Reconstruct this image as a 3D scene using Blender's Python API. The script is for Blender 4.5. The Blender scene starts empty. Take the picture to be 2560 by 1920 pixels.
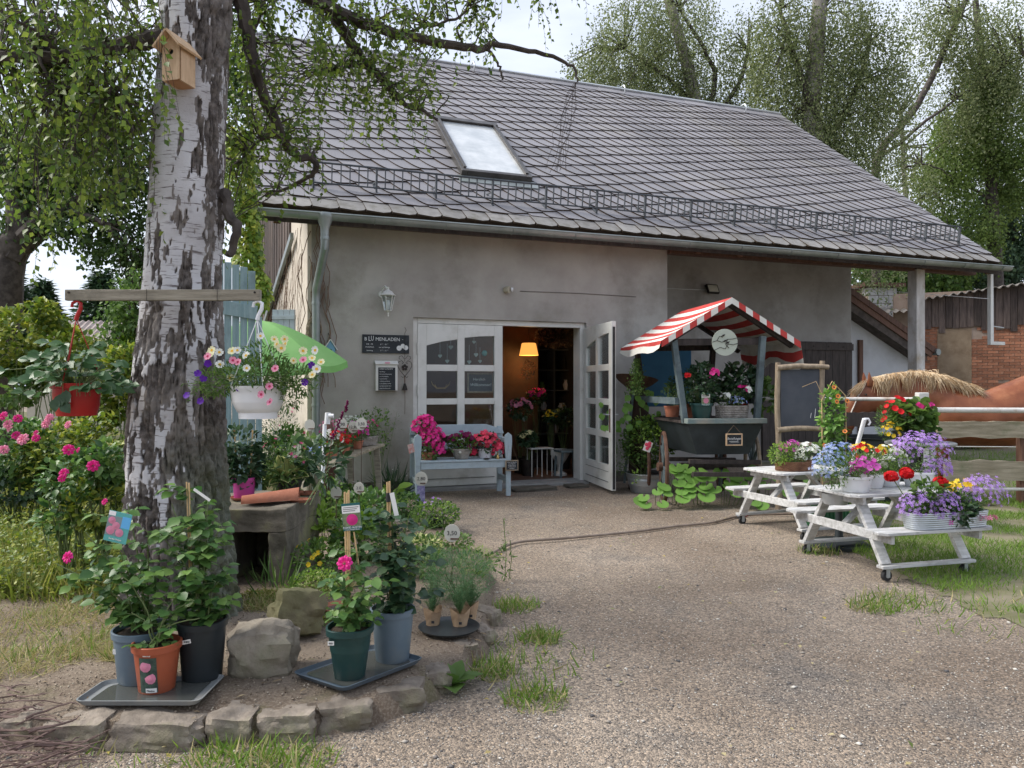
import bpy, math, random
import numpy as np
from mathutils import Vector, Matrix, noise
sc = bpy.context.scene
COL = sc.collection
R = math.radians
rnd = random.Random(7)
rng = np.random.default_rng(11)

# ---------------------------------------------------------------- camera
F, CX, HY, EYE = 1850.0, 1280.0, 965.0, 1.45
cam = bpy.data.cameras.new("camera")
cam.sensor_width = 36.0
cam.lens = 36.0 * F / 2560.0
cam.clip_start = 0.05
cam.clip_end = 600
cam_o = bpy.data.objects.new("camera", cam)
COL.objects.link(cam_o)
cam_o.location = (0, 0, EYE)
cam_o.rotation_euler = (R(90) + math.atan(5 / F), 0, 0)
sc.camera = cam_o

# ---------------------------------------------------------------- sky and sun
SUN_EL, SUN_AZ = 48.0, -88.0          # azimuth from +Y, negative to the left
w = bpy.data.worlds.new("World")
sc.world = w
w.use_nodes = True
nt = w.node_tree
for n_ in list(nt.nodes): nt.nodes.remove(n_)
out = nt.nodes.new("ShaderNodeOutputWorld")
bg = nt.nodes.new("ShaderNodeBackground")
bg.inputs[1].default_value = 0.13
sky = nt.nodes.new("ShaderNodeTexSky")
sky.sky_type = 'NISHITA'
sky.sun_disc = False
sky.sun_elevation = R(SUN_EL)
sky.sun_rotation = R(SUN_AZ)
sky.air_density = 1.0
sky.dust_density = 2.0
tc = nt.nodes.new("ShaderNodeTexCoord")
mp = nt.nodes.new("ShaderNodeMapping")
mp.inputs['Scale'].default_value = (1.0, 1.0, 2.6)
nz = nt.nodes.new("ShaderNodeTexNoise")
nz.inputs['Scale'].default_value = 1.7
nz.inputs['Detail'].default_value = 7
nz.inputs['Roughness'].default_value = 0.55
nz.inputs['Distortion'].default_value = 0.4
cr = nt.nodes.new("ShaderNodeValToRGB")
cr.color_ramp.elements[0].position = 0.36
cr.color_ramp.elements[0].color = (2.15, 2.4, 3.05, 1)
cr.color_ramp.elements[1].position = 0.64
cr.color_ramp.elements[1].color = (3.4, 3.55, 3.9, 1)
mx = nt.nodes.new("ShaderNodeMix")
mx.data_type = 'RGBA'
mx.inputs[0].default_value = 0.88
nt.links.new(tc.outputs['Generated'], mp.inputs[0])
nt.links.new(mp.outputs[0], nz.inputs[0])
nt.links.new(nz.outputs['Fac'], cr.inputs[0])
nt.links.new(sky.outputs[0], mx.inputs[6])
nt.links.new(cr.outputs[0], mx.inputs[7])
nt.links.new(mx.outputs[2], bg.inputs[0])
nt.links.new(bg.outputs[0], out.inputs[0])
sun = bpy.data.lights.new("sun", 'SUN')
sun.energy = 2.0
sun.angle = R(32)
sun.color = (1.0, 0.95, 0.87)
sun_o = bpy.data.objects.new("sun", sun)
COL.objects.link(sun_o)
_d = Vector((math.sin(R(SUN_AZ)) * math.cos(R(SUN_EL)), math.cos(R(SUN_AZ)) * math.cos(R(SUN_EL)), math.sin(R(SUN_EL))))
sun_o.rotation_euler = _d.to_track_quat('Z', 'Y').to_euler()
sc.view_settings.view_transform = 'Standard'
sc.view_settings.look = 'None'
sc.view_settings.gamma = 1
sc.view_settings.use_curve_mapping = False
sc.view_settings.exposure = 1.32
sc.render.engine = 'CYCLES'
sc.cycles.max_bounces = 8
sc.cycles.transparent_max_bounces = 12

# ---------------------------------------------------------------- places: where a ray of the photograph meets real depth
def W(px, py, Y):
    return Vector(((px - CX) / F * Y, Y, EYE - (py - HY) / F * Y))
def G(px, py, z=0.0):
    return W(px, py, (EYE - z) * F / (py - HY))
BA = R(20)
C20, S20 = math.cos(BA), math.sin(BA)
P0 = Vector((1.08, 11.1, 0))
def BL(s, d, z=0.0):
    return Vector((P0.x + s * C20 - d * S20, P0.y + s * S20 + d * C20, z))
def bpx(px, py, d=0.0):
    t = (px - CX) / F
    ox, oy = P0.x - d * S20, P0.y + d * C20
    s = (oy * t - ox) / (C20 - S20 * t)
    Y = oy + s * S20
    return s, EYE - (py - HY) / F * Y

# ---------------------------------------------------------------- materials
MATS = {}
def _new(name):
    m = bpy.data.materials.new(name)
    m.use_nodes = True
    b = m.node_tree.nodes['Principled BSDF']
    MATS[name] = m
    return m, m.node_tree, b
def _mixc(t, fac, a, b):
    n = t.nodes.new("ShaderNodeMix"); n.data_type = 'RGBA'
    for sock, val in ((0, fac), (6, a), (7, b)):
        if hasattr(val, 'links') or hasattr(val, 'is_linked'): t.links.new(val, n.inputs[sock])
        elif isinstance(val, (tuple, list)): n.inputs[sock].default_value = (*val[:3], 1)
        else: n.inputs[sock].default_value = val
    return n.outputs[2]
def _noise(t, scale, detail=4, rough=.55, vec=None, dist=0):
    n = t.nodes.new("ShaderNodeTexNoise")
    n.inputs['Scale'].default_value = scale; n.inputs['Detail'].default_value = detail
    n.inputs['Roughness'].default_value = rough; n.inputs['Distortion'].default_value = dist
    if vec is not None: t.links.new(vec, n.inputs['Vector'])
    return n.outputs['Fac']
def _ramp(t, fac, *stops):
    n = t.nodes.new("ShaderNodeValToRGB")
    els = n.color_ramp.elements
    while len(els) < len(stops): els.new(0.5)
    for e, (p, c) in zip(els, stops):
        e.position = p
        e.color = (c, c, c, 1) if isinstance(c, (int, float)) else (*c, 1)
    t.links.new(fac, n.inputs[0])
    return n.outputs[0]
def _vec(t, scale=(1, 1, 1), kind='Object'):
    c = t.nodes.new("ShaderNodeTexCoord"); m = t.nodes.new("ShaderNodeMapping")
    m.inputs['Scale'].default_value = scale
    t.links.new(c.outputs[kind], m.inputs[0])
    return m.outputs[0]
def _bump(t, b, h, strength=.3, dist=.01):
    n = t.nodes.new("ShaderNodeBump"); n.inputs['Strength'].default_value = strength; n.inputs['Distance'].default_value = dist
    t.links.new(h, n.inputs['Height']); t.links.new(n.outputs[0], b.inputs['Normal'])
    return n
def mat(name, c1, c2=None, scale=4.0, rough=.7, bump=0.0, bscale=60.0, stretch=(1, 1, 1), metal=0.0, rand=0.0, dirt=None, dscale=1.2, spec=.4, lo=.35, hi=.65):
    """noise between two colours, optional dirt patches, relief and a little difference from object to object"""
    m, t, b = _new(name)
    v = _vec(t, stretch)
    col = None
    if c2 is not None:
        col = _mixc(t, _ramp(t, _noise(t, scale, 5, .6, v), (lo, 0), (hi, 1)), c1, c2)
    if dirt is not None:
        f = _ramp(t, _noise(t, dscale, 6, .65, _vec(t)), (.52, 0), (.72, .85))
        col = _mixc(t, f, col if col is not None else c1, dirt)
    if rand:
        o = t.nodes.new("ShaderNodeObjectInfo")
        h = t.nodes.new("ShaderNodeHueSaturation")
        mr = t.nodes.new("ShaderNodeMapRange")
        mr.inputs['To Min'].default_value = 1 - rand; mr.inputs['To Max'].default_value = 1 + rand
        t.links.new(o.outputs['Random'], mr.inputs['Value'])
        t.links.new(mr.outputs[0], h.inputs['Value'])
        if col is not None: t.links.new(col, h.inputs['Color'])
        else: h.inputs['Color'].default_value = (*c1, 1)
        col = h.outputs[0]
    if col is not None: t.links.new(col, b.inputs['Base Color'])
    else: b.inputs['Base Color'].default_value = (*c1, 1)
    b.inputs['Roughness'].default_value = rough
    b.inputs['Metallic'].default_value = metal
    b.inputs['Specular IOR Level'].default_value = spec
    if bump: _bump(t, b, _noise(t, bscale, 5, .65, v), bump, .01)
    return m
def leafmat(name, cols, rough=.5, trans=.35, spec=.35):
    m, t, b = _new(name)
    g = t.nodes.new("ShaderNodeNewGeometry")
    st = [(i / max(1, len(cols) - 1), c) for i, c in enumerate(cols)]
    if len(st) == 1: st = [(0, cols[0]), (1, cols[0])]
    c = _ramp(t, g.outputs['Random Per Island'], *st)
    t.links.new(c, b.inputs['Base Color'])
    b.inputs['Roughness'].default_value = rough
    b.inputs['Specular IOR Level'].default_value = spec
    if trans:
        tr = t.nodes.new("ShaderNodeBsdfTranslucent")
        h = t.nodes.new("ShaderNodeHueSaturation"); h.inputs['Value'].default_value = 1.25; h.inputs['Saturation'].default_value = 1.08
        t.links.new(c, h.inputs['Color']); t.links.new(h.outputs[0], tr.inputs[0])
        mix = t.nodes.new("ShaderNodeMixShader"); mix.inputs[0].default_value = trans
        o = t.nodes['Material Output']
        t.links.new(b.outputs[0], mix.inputs[1]); t.links.new(tr.outputs[0], mix.inputs[2]); t.links.new(mix.outputs[0], o.inputs[0])
    return m
def glassmat(name, tint=(.9, .95, .95), amount=.75):
    m, t, b = _new(name)
    t.nodes.remove(b)
    tr = t.nodes.new("ShaderNodeBsdfTransparent"); tr.inputs[0].default_value = (*tint, 1)
    gl = t.nodes.new("ShaderNodeBsdfGlossy"); gl.inputs['Roughness'].default_value = .02
    fr = t.nodes.new("ShaderNodeFresnel"); fr.inputs[0].default_value = 1.5
    mr = t.nodes.new("ShaderNodeMath"); mr.operation = 'MULTIPLY_ADD'; mr.inputs[1].default_value = .7; mr.inputs[2].default_value = .0
    t.links.new(fr.outputs[0], mr.inputs[0])
    mix = t.nodes.new("ShaderNodeMixShader")
    t.links.new(mr.outputs[0], mix.inputs[0]); t.links.new(tr.outputs[0], mix.inputs[1]); t.links.new(gl.outputs[0], mix.inputs[2])
    t.links.new(mix.outputs[0], t.nodes['Material Output'].inputs[0])
    return m
def emitmat(name, col, s):
    m, t, b = _new(name)
    b.inputs['Base Color'].default_value = (*col, 1)
    b.inputs['Emission Color'].default_value = (*col, 1); b.inputs['Emission Strength'].default_value = s
    return m

# ---------------------------------------------------------------- mesh building
def link(o, parent=None, world=False):
    COL.objects.link(o)
    if parent is not None:
        o.parent = parent
        if world: o.matrix_parent_inverse = WM(parent).inverted()
    return o
def WM(o):
    m = Matrix.LocRotScale(o.location, o.rotation_euler, o.scale)
    return WM(o.parent) @ o.matrix_parent_inverse @ m if o.parent else m
def props(o, label=None, cat=None, group=None, kind=None):
    if label: o['label'] = label
    if cat: o['category'] = cat
    if group: o['group'] = group
    if kind: o['kind'] = kind
    return o
def thing(name, label, cat, loc=(0, 0, 0), rz=0.0, group=None):
    o = bpy.data.objects.new(name, None)
    o.empty_display_size = .1
    o.location = loc; o.rotation_euler = (0, 0, rz)
    COL.objects.link(o)
    return props(o, label, cat, group)
class MB:
    def __init__(s): s.v = []; s.f = []; s.m = []; s.k = 0; s.M = None
    def add(s, vs, fs):
        b = len(s.v)
        if s.M is not None: vs = [s.M @ Vector(p) for p in vs]
        s.v += [tuple(p) for p in vs]
        s.f += [tuple(i + b for i in f) for f in fs]
        s.m += [s.k] * len(fs)
        return s
    def box(s, x0, x1, y0, y1, z0, z1):
        return s.add([(x0, y0, z0), (x1, y0, z0), (x1, y1, z0), (x0, y1, z0), (x0, y0, z1), (x1, y0, z1), (x1, y1, z1), (x0, y1, z1)],
                     [(3, 2, 1, 0), (4, 5, 6, 7), (0, 1, 5, 4), (1, 2, 6, 5), (2, 3, 7, 6), (3, 0, 4, 7)])
    def bar(s, p, q, w, h, up=(0, 0, 1)):
        p, q = Vector(p), Vector(q); d = (q - p).normalized(); up = Vector(up)
        x = d.cross(up)
        if x.length < 1e-4: x = d.cross(Vector((1, 0, 0)))
        x.normalize(); z = x.cross(d)
        vs = [a + x * (sx * w / 2) + z * (sz * h / 2) for a in (p, q) for sx, sz in ((-1, -1), (1, -1), (1, 1), (-1, 1))]
        return s.add(vs, [(0, 1, 2, 3), (7, 6, 5, 4), (0, 4, 5, 1), (1, 5, 6, 2), (2, 6, 7, 3), (3, 7, 4, 0)])
    def tube(s, pts, r, n=7, caps=True):
        pts = [Vector(p) for p in pts]; k = len(pts)
        rs = list(r) if isinstance(r, (list, tuple)) else [r] * k
        vs, fs = [], []; x = None
        for i, p in enumerate(pts):
            d = (pts[min(i + 1, k - 1)] - pts[max(i - 1, 0)])
            d = d.normalized() if d.length > 1e-9 else Vector((0, 0, 1))
            if x is None:
                x = d.orthogonal().normalized()
            x = (x - d * x.dot(d))
            x = x.normalized() if x.length > 1e-6 else d.orthogonal().normalized()
            y = d.cross(x)
            for j in range(n):
                a = 2 * math.pi * j / n
                vs.append(p + (x * math.cos(a) + y * math.sin(a)) * rs[i])
        for i in range(k - 1):
            for j in range(n):
                a, b = i * n + j, i * n + (j + 1) % n
                fs.append((a, b, b + n, a + n))
        if caps: fs += [tuple(range(n - 1, -1, -1)), tuple(range((k - 1) * n, k * n))]
        return s.add(vs, fs)
    def lathe(s, prof, n=24, c=(0, 0, 0), sq=0.0, caps=False):
        """profile of (radius, z); sq > 0 squares the outline"""
        vs, fs = [], []; k = len(prof)
        for r, z in prof:
            for j in range(n):
                a = 2 * math.pi * j / n; ca, sa = math.cos(a), math.sin(a)
                g = 1.0
                if sq: g = (1 - sq) + sq / max(abs(ca), abs(sa))
                vs.append((c[0] + r * g * ca, c[1] + r * g * sa, c[2] + z))
        for i in range(k - 1):
            for j in range(n):
                a, b = i * n + j, i * n + (j + 1) % n
                fs.append((a, b, b + n, a + n))
        if caps: fs += [tuple(range(n - 1, -1, -1)), tuple(range((k - 1) * n, k * n))]
        return s.add(vs, fs)
    def prism(s, poly, z0, z1, M=None):
        n = len(poly)
        vs = [(x, y, z0) for x, y in poly] + [(x, y, z1) for x, y in poly]
        if M is not None: vs = [M @ Vector(p) for p in vs]
        fs = [tuple(range(n - 1, -1, -1)), tuple(range(n, 2 * n))] + [(i, (i + 1) % n, n + (i + 1) % n, n + i) for i in range(n)]
        return s.add(vs, fs)
    def loft(s, rings, caps=True):
        """rings: (centre, half-axis a, half-axis b) with vectors"""
        n = 16; vs, fs = [], []
        for c, a, b in rings:
            c, a, b = Vector(c), Vector(a), Vector(b)
            vs += [c + a * math.cos(2 * math.pi * j / n) + b * math.sin(2 * math.pi * j / n) for j in range(n)]
        k = len(rings)
        for i in range(k - 1):
            for j in range(n):
                p, q = i * n + j, i * n + (j + 1) % n
                fs.append((p, q, q + n, p + n))
        if caps: fs += [tuple(range(n - 1, -1, -1)), tuple(range((k - 1) * n, k * n))]
        return s.add(vs, fs)
    def mesh(s, name, mats, smooth=False):
        me = bpy.data.meshes.new(name)
        me.from_pydata([tuple(p) for p in s.v], [], s.f)
        for m in (mats if isinstance(mats, (list, tuple)) else [mats]):
            if m is not None: me.materials.append(m)
        if any(s.m): me.polygons.foreach_set('material_index', s.m)
        if smooth:
            me.polygons.foreach_set('use_smooth', [True] * len(s.f))
            me.set_sharp_from_angle(angle=0.7)
        me.update()
        return me
    def build(s, name, mats, parent=None, smooth=False, bevel=0.0, kind=None, label=None, world=False, cat=None, group=None, loc=None, rz=None):
        o = bpy.data.objects.new(name, s.mesh(name, mats, smooth))
        link(o, parent, world)
        if loc is not None: o.location = loc
        if rz is not None: o.rotation_euler = (0, 0, rz)
        if bevel:
            b = o.modifiers.new("bevel", 'BEVEL'); b.width = bevel; b.segments = 2; b.limit_method = 'ANGLE'
        return props(o, label, cat, group, kind)
def copy_tree(o, parent=None, loc=None, rz=None, label=None):
    kids = [c for c in bpy.data.objects if c.parent == o]
    c = o.copy(); COL.objects.link(c)
    if parent is not None: c.parent = parent
    if loc is not None: c.location = loc
    if rz is not None: c.rotation_euler = (0, 0, rz)
    if label: c['label'] = label
    for k in kids: copy_tree(k, c)
    return c

# leaves, petals and pebbles: batches of small shapes
T_LEAF = (np.array([(0, 0, 0), (-.36, .42, .10), (0, 1, -.05), (.36, .42, .10)], float), np.array([(0, 2, 1), (0, 3, 2)]))
T_OVAL = (np.array([(0, 0, 0), (-.26, .22, .07), (-.34, .52, .07), (-.17, .82, 0), (0, 1, -.10), (.17, .82, 0), (.34, .52, .07), (.26, .22, .07), (0, .35, -.02), (0, .7, -.03)], float),
          np.array([(0, 8, 1), (1, 8, 2), (8, 9, 2), (2, 9, 3), (3, 9, 4), (0, 7, 8), (7, 6, 8), (8, 6, 9), (6, 5, 9), (5, 4, 9)]))
T_LONG = (np.array([(0, 0, 0), (-.12, .3, .03), (-.12, .65, .0), (0, 1, -.12), (.12, .65, 0), (.12, .3, .03), (0, .45, -.01)], float),
          np.array([(0, 6, 1), (1, 6, 2), (2, 6, 3), (0, 5, 6), (5, 4, 6), (4, 3, 6)]))
T_BLADE = (np.array([(-.03, 0, 0), (.03, 0, 0), (-.022, .5, .08), (.022, .5, .08), (0, 1, .30)], float), np.array([(0, 1, 3), (0, 3, 2), (2, 3, 4)]))
T_NEEDLE = (np.array([(-.05, 0, 0), (.05, 0, 0), (0, 1, 0)], float), np.array([(0, 1, 2)]))
def _flower(np_=5, w=.97, dip=.35):
    v = [(0, 0, -dip * .6)]; f = []
    for i in range(np_):
        a = 2 * math.pi * i / np_; h = w * math.pi / np_
        for da, r_, z in ((-h, .78, 0), (-h * .6, .99, .10), (h * .6, .99, .10), (h, .78, 0)):
            v.append((r_ * math.cos(a + da), r_ * math.sin(a + da), z))
        b = 1 + 4 * i
        f += [(0, b, b + 1), (0, b + 1, b + 2), (0, b + 2, b + 3)]
    return np.array(v, float), np.array(f)
T_FLOWER = _flower()
T_TRUMPET = _flower(5, 1.02, .8)
T_STAR = _flower(5, .55, .2)
_o = []
T_BLOB = (np.array([(1, 0, 0), (-1, 0, 0), (0, 1, 0), (0, -1, 0), (0, 0, .8), (0, 0, -.8)], float),
          np.array([(0, 2, 4), (2, 1, 4), (1, 3, 4), (3, 0, 4), (2, 0, 5), (1, 2, 5), (3, 1, 5), (0, 3, 5)]))
T_DISC = (np.array([(0, 0, .0)] + [(math.cos(a), math.sin(a), 0) for a in np.linspace(0, 2 * math.pi, 7)[:-1]], float), np.array([(0, i + 1, (i + 1) % 6 + 1) for i in range(6)]))
def unit(a):
    return a / np.maximum(np.linalg.norm(a, axis=1, keepdims=True), 1e-9)
def batch(T, P, D, N, S):
    """copies of template T at P, its y axis along D, its z axis near N, scaled by S"""
    tv, tf = T
    P = np.asarray(P, float); n = len(P)
    D = unit(np.asarray(D, float) * np.ones((n, 3))); N = np.asarray(N, float) * np.ones((n, 3))
    X = unit(np.cross(D, N)); Z = np.cross(X, D)
    S = np.asarray(S, float) * np.ones(n) if np.ndim(S) < 2 else np.asarray(S, float)
    S3 = S[:, None] * np.ones((1, 3)) if S.ndim == 1 else S
    v = P[:, None, :] + (tv[None, :, 0:1] * S3[:, None, 0:1]) * X[:, None, :] + (tv[None, :, 1:2] * S3[:, None, 1:2]) * D[:, None, :] + (tv[None, :, 2:3] * S3[:, None, 2:3]) * Z[:, None, :]
    f = tf[None, :, :] + (np.arange(n) * len(tv))[:, None, None]
    return v.reshape(-1, 3), f.reshape(-1, 3)
def facing(T, P, N, S):
    """flat flower templates (drawn in x,y) with their z axis along N"""
    P = np.asarray(P, float); n = len(P)
    N = unit(np.asarray(N, float) * np.ones((n, 3)))
    A = unit(np.cross(N, rng.normal(size=(n, 3))))
    return batch(T, P, A, N, S)
def tris(name, batches, mats, parent=None, kind='stuff', label=None, world=True, smooth=False, cat=None, group=None):
    """one mesh from batches [(v, f, material index)]"""
    vs, fs, ms, b = [], [], [], 0
    for v, f, *k in batches:
        vs.append(v); fs.append(f + b); b += len(v); ms.append(np.full(len(f), k[0] if k else 0))
    v = np.concatenate(vs); f = np.concatenate(fs); m = np.concatenate(ms)
    me = bpy.data.meshes.new(name)
    me.vertices.add(len(v)); me.vertices.foreach_set('co', v.astype(np.float32).ravel())
    me.loops.add(len(f) * 3); me.loops.foreach_set('vertex_index', f.astype(np.int32).ravel())
    me.polygons.add(len(f)); me.polygons.foreach_set('loop_start', np.arange(0, len(f) * 3, 3, dtype=np.int32))
    for mt in (mats if isinstance(mats, (list, tuple)) else [mats]): me.materials.append(mt)
    me.polygons.foreach_set('material_index', m.astype(np.int32))
    if smooth: me.polygons.foreach_set('use_smooth', np.ones(len(f), bool))
    me.update(calc_edges=True)
    o = bpy.data.objects.new(name, me)
    link(o, parent, world and parent is not None)
    return props(o, label, cat, group, kind)
def ball(n, c, r, shell=.55, low=-1.0):
    """n points in an ellipsoid with more of them near the skin"""
    d = unit(rng.normal(size=(n, 3)))
    d[:, 2] = np.where(d[:, 2] < low, -d[:, 2], d[:, 2])
    q = rng.random(n) ** (1 / 3.0) * (1 - shell) + shell * (rng.random(n) * .35 + .65)
    return np.asarray(c, float) + d * q[:, None] * np.asarray(r, float), d
def jit(n, s=1.0): return rng.normal(size=(n, 3)) * s
def text(name, body, size, M, matr, parent, extrude=.0008, align='CENTER', shear=0.0, spacing=1.0, sx=1.0, offset=0.0):
    cu = bpy.data.curves.new(name, 'FONT')
    cu.body = body; cu.size = size; cu.extrude = extrude; cu.align_x = align; cu.align_y = 'CENTER'; cu.shear = shear; cu.space_line = spacing; cu.offset = offset
    cu.resolution_u = 2
    cu.materials.append(matr)
    o = bpy.data.objects.new(name, cu)
    COL.objects.link(o)
    bpy.context.view_layer.update()
    me = bpy.data.meshes.new_from_object(o.evaluated_get(bpy.context.evaluated_depsgraph_get()))
    bpy.data.objects.remove(o); bpy.data.curves.remove(cu)
    o = bpy.data.objects.new(name, me); COL.objects.link(o)
    o.parent = parent
    o.matrix_basis = M @ Matrix.Diagonal((sx, 1, 1, 1))
    return o
FACE = Matrix.Rotation(R(90), 4, 'X')       # writing that stands upright and faces -y
def TR(x, y, z): return Matrix.Translation((x, y, z))
# ---------------------------------------------------------------- shared materials
plaster = mat("plaster", (.305, .285, .26), (.425, .405, .37), 1.1, .9, .35, 90, dirt=(.20, .185, .15), dscale=.9)
plaster_side_lit = mat("plaster_side_lit", (.55, .49, .42), (.62, .56, .48), 1.5, .9, .3, 80, dirt=(.42, .36, .30))  # sunlit brightness of the side wall is put into this paler colour
plaster_grey = mat("plaster_grey", (.28, .27, .25), (.40, .395, .385), 1.0, .9, .3, 80, dirt=(.19, .18, .16))
plaster_white = mat("plaster_white", (.50, .52, .56), (.58, .60, .63), 1.0, .9, .25, 80, dirt=(.40, .41, .42))
white_paint = mat("white_paint", (.62, .62, .59), (.70, .70, .67), 3, .45, .05, 40, dirt=(.48, .47, .42), dscale=2.5)
table_white = mat("table_white", (.42, .42, .41), (.66, .66, .66), 7, .65, .35, 30, (.5, 5, 5), dirt=(.30, .29, .27), dscale=7)
zinc = mat("zinc", (.22, .25, .245), (.31, .34, .335), 2.5, .45, .05, 30, metal=.55, dirt=(.12, .15, .12))
zinc_light = mat("zinc_light", (.42, .45, .47), (.55, .58, .60), 6, .38, .05, 30, metal=.6, dirt=(.33, .34, .34), dscale=6)
bench_blue = mat("bench_blue", (.33, .41, .46), (.42, .50, .55), 6, .55, .15, 40, dirt=(.25, .30, .32), dscale=6)
gate_teal = mat("gate_teal", (.21, .32, .34), (.31, .42, .44), 5, .75, .4, 30, (6, 6, .6), dirt=(.17, .23, .24), dscale=5)
dark_wood = mat("dark_wood", (.035, .028, .026), (.07, .055, .05), 6, .7, .3, 40, (4, 4, .6))
brown_wood = mat("brown_wood", (.09, .045, .03), (.15, .08, .055), 6, .75, .4, 40, (5, 5, .7), rand=.25)
barn_wood = mat("barn_wood", (.055, .042, .038), (.14, .105, .09), 6, .85, .5, 40, (6, 6, .5), rand=.4)
grey_wood = mat("grey_wood", (.19, .17, .13), (.33, .30, .24), 7, .85, .5, 40, (.6, 6, 6), rand=.15, dirt=(.10, .09, .07), dscale=4)
log_wood = mat("log_wood", (.22, .17, .12), (.36, .29, .21), 7, .8, .5, 40, (4, 4, 1))
fence_wood = mat("fence_wood", (.22, .19, .13), (.38, .33, .25), 5, .85, .5, 40, (.6, 6, 6), dirt=(.12, .15, .07), dscale=2)
new_wood = mat("new_wood", (.52, .35, .21), (.66, .47, .30), 8, .6, .2, 40, (5, 5, .5), dirt=(.40, .25, .14), dscale=5)
bamboo = mat("bamboo", (.50, .34, .16), (.62, .44, .24), 8, .55)
cart_blue = mat("cart_blue", (.075, .105, .115), (.15, .19, .20), 6, .75, .4, 40, dirt=(.05, .055, .055), dscale=5)
black_board = mat("black_board", (.018, .022, .027), (.035, .04, .046), 4, .75, dirt=(.06, .065, .07), dscale=3)
slate_board = mat("slate_board", (.06, .068, .085), (.085, .092, .11), 4, .7)
chalk = mat("chalk", (.75, .76, .75), (.6, .6, .6), 60, .9)
white_plastic = mat("white_plastic", (.74, .76, .78), (.80, .81, .83), 4, .35)
red_plastic = mat("red_plastic", (.34, .012, .012), (.42, .018, .016), 4, .35)
terracotta = mat("terracotta", (.33, .115, .065), (.42, .17, .105), 7, .85, .2, 60, dirt=(.22, .10, .07), dscale=6)
pot_blue = mat("pot_blue", (.115, .165, .21), (.15, .20, .245), 4, .45, dirt=(.20, .22, .22), dscale=5)
pot_green = mat("pot_green", (.015, .05, .048), (.022, .065, .06), 4, .4, dirt=(.05, .07, .06), dscale=5)
pot_black = mat("pot_black", (.018, .024, .028), (.03, .036, .04), 4, .42)
pot_red = mat("pot_red", (.36, .085, .04), (.42, .11, .05), 4, .42, dirt=(.25, .08, .05), dscale=5)
pot_pink = mat("pot_pink", (.50, .06, .30), (.56, .08, .34), 3, .4)
tray_grey = mat("tray_grey", (.17, .185, .19), (.25, .265, .27), 5, .42, dirt=(.30, .29, .26), dscale=6)
tray_blue = mat("tray_blue", (.07, .10, .13), (.10, .13, .16), 5, .4, dirt=(.16, .17, .17), dscale=6)
water = mat("water_film", (.07, .075, .07), rough=.06, spec=.6)
soil = mat("soil", (.035, .025, .018), (.07, .05, .035), 30, .95, .6, 90)
iron = mat("iron", (.02, .018, .017), (.045, .035, .03), 10, .6, metal=.4)
rust = mat("rust", (.075, .04, .028), (.14, .07, .045), 9, .85, .3, 60)
rubber = mat("rubber", (.02, .02, .021), (.035, .035, .036), 9, .7)
paper_white = mat("paper_white", (.74, .74, .71), (.8, .8, .77), 6, .7)
stem_green = mat("stem_green", (.09, .13, .045), (.15, .19, .07), 9, .6)
stem_brown = mat("stem_brown", (.12, .08, .045), (.2, .14, .085), 9, .75)
wicker_grey = mat("wicker_grey", (.20, .18, .16), (.36, .33, .30), 14, .85, .5, 50)
wicker_brown = mat("wicker_brown", (.15, .065, .035), (.26, .13, .07), 14, .7, .5, 50)
ink = mat("ink", (.03, .03, .035), rough=.8)
window_glass = glassmat("window_glass")
dark_glass = glassmat("dark_glass", (.75, .8, .78))

lf_birch = leafmat("leaf_birch", [(.055, .10, .022), (.095, .155, .032), (.145, .21, .042), (.22, .28, .06)], .42, .42)
lf_bgbirch = leafmat("leaf_far_birch", [(.10, .135, .055), (.16, .20, .08), (.23, .27, .12), (.31, .34, .18)], .5, .45)
lf_dark = leafmat("leaf_dark", [(.035, .07, .02), (.06, .11, .03), (.10, .16, .045)], .5, .35)
lf_conifer = leafmat("leaf_conifer", [(.030, .061, .032), (.047, .095, .047), (.074, .128, .054)], .6, .15)
lf_larch = leafmat("leaf_larch", [(.09, .14, .04), (.14, .21, .05), (.21, .28, .08)], .6, .4)
lf_ivy = leafmat("leaf_ivy", [(.081, .149, .020), (.162, .257, .034), (.297, .392, .054), (.405, .405, .068)], .45, .3)
lf_rose = leafmat("leaf_rose", [(.045, .11, .035), (.075, .16, .045), (.12, .225, .055), (.17, .28, .07)], .4, .3, .45)
lf_hedge = leafmat("leaf_hedge", [(.068, .121, .024), (.135, .209, .034), (.243, .297, .047), (.351, .365, .061)], .42, .35, .4)
lf_mid = leafmat("leaf_mid", [(.055, .115, .03), (.10, .18, .045), (.16, .25, .06)], .45, .35)
lf_deep = leafmat("leaf_deep", [(.022, .055, .028), (.04, .085, .04), (.075, .13, .055)], .38, .22, .45)
lf_straw = leafmat("leaf_strawberry", [(.041, .101, .047), (.061, .135, .054), (.108, .189, .061)], .4, .28, .5)
lf_lime = leafmat("leaf_lime", [(.162, .284, .041), (.230, .365, .054), (.284, .419, .081)], .45, .35)
lf_colt = leafmat("leaf_butterbur", [(.06, .16, .03), (.12, .26, .05), (.20, .37, .08), (.26, .42, .10)], .5, .3)
lf_cream = leafmat("leaf_cream", [(.567, .608, .243), (.702, .716, .338)], .5, .3)
lf_needle = leafmat("leaf_bluegreen", [(.081, .176, .081), (.121, .230, .101), (.162, .284, .121)], .55, .3)
lf_grass = leafmat("grass_green", [(.095, .176, .027), (.149, .257, .041), (.216, .324, .054)], .5, .35)
lf_dry = leafmat("grass_dry", [(.270, .243, .108), (.405, .351, .176), (.540, .446, .243), (.203, .230, .068)], .6, .3)
def petal(name, *cols): return leafmat(name, list(cols), .55, .25, .25)
p_pink = petal("petal_pink", (.62, .02, .20), (.74, .05, .28), (.55, .02, .22))
p_hot = petal("petal_hot_pink", (.70, .02, .24), (.80, .06, .34), (.62, .015, .18))
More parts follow.
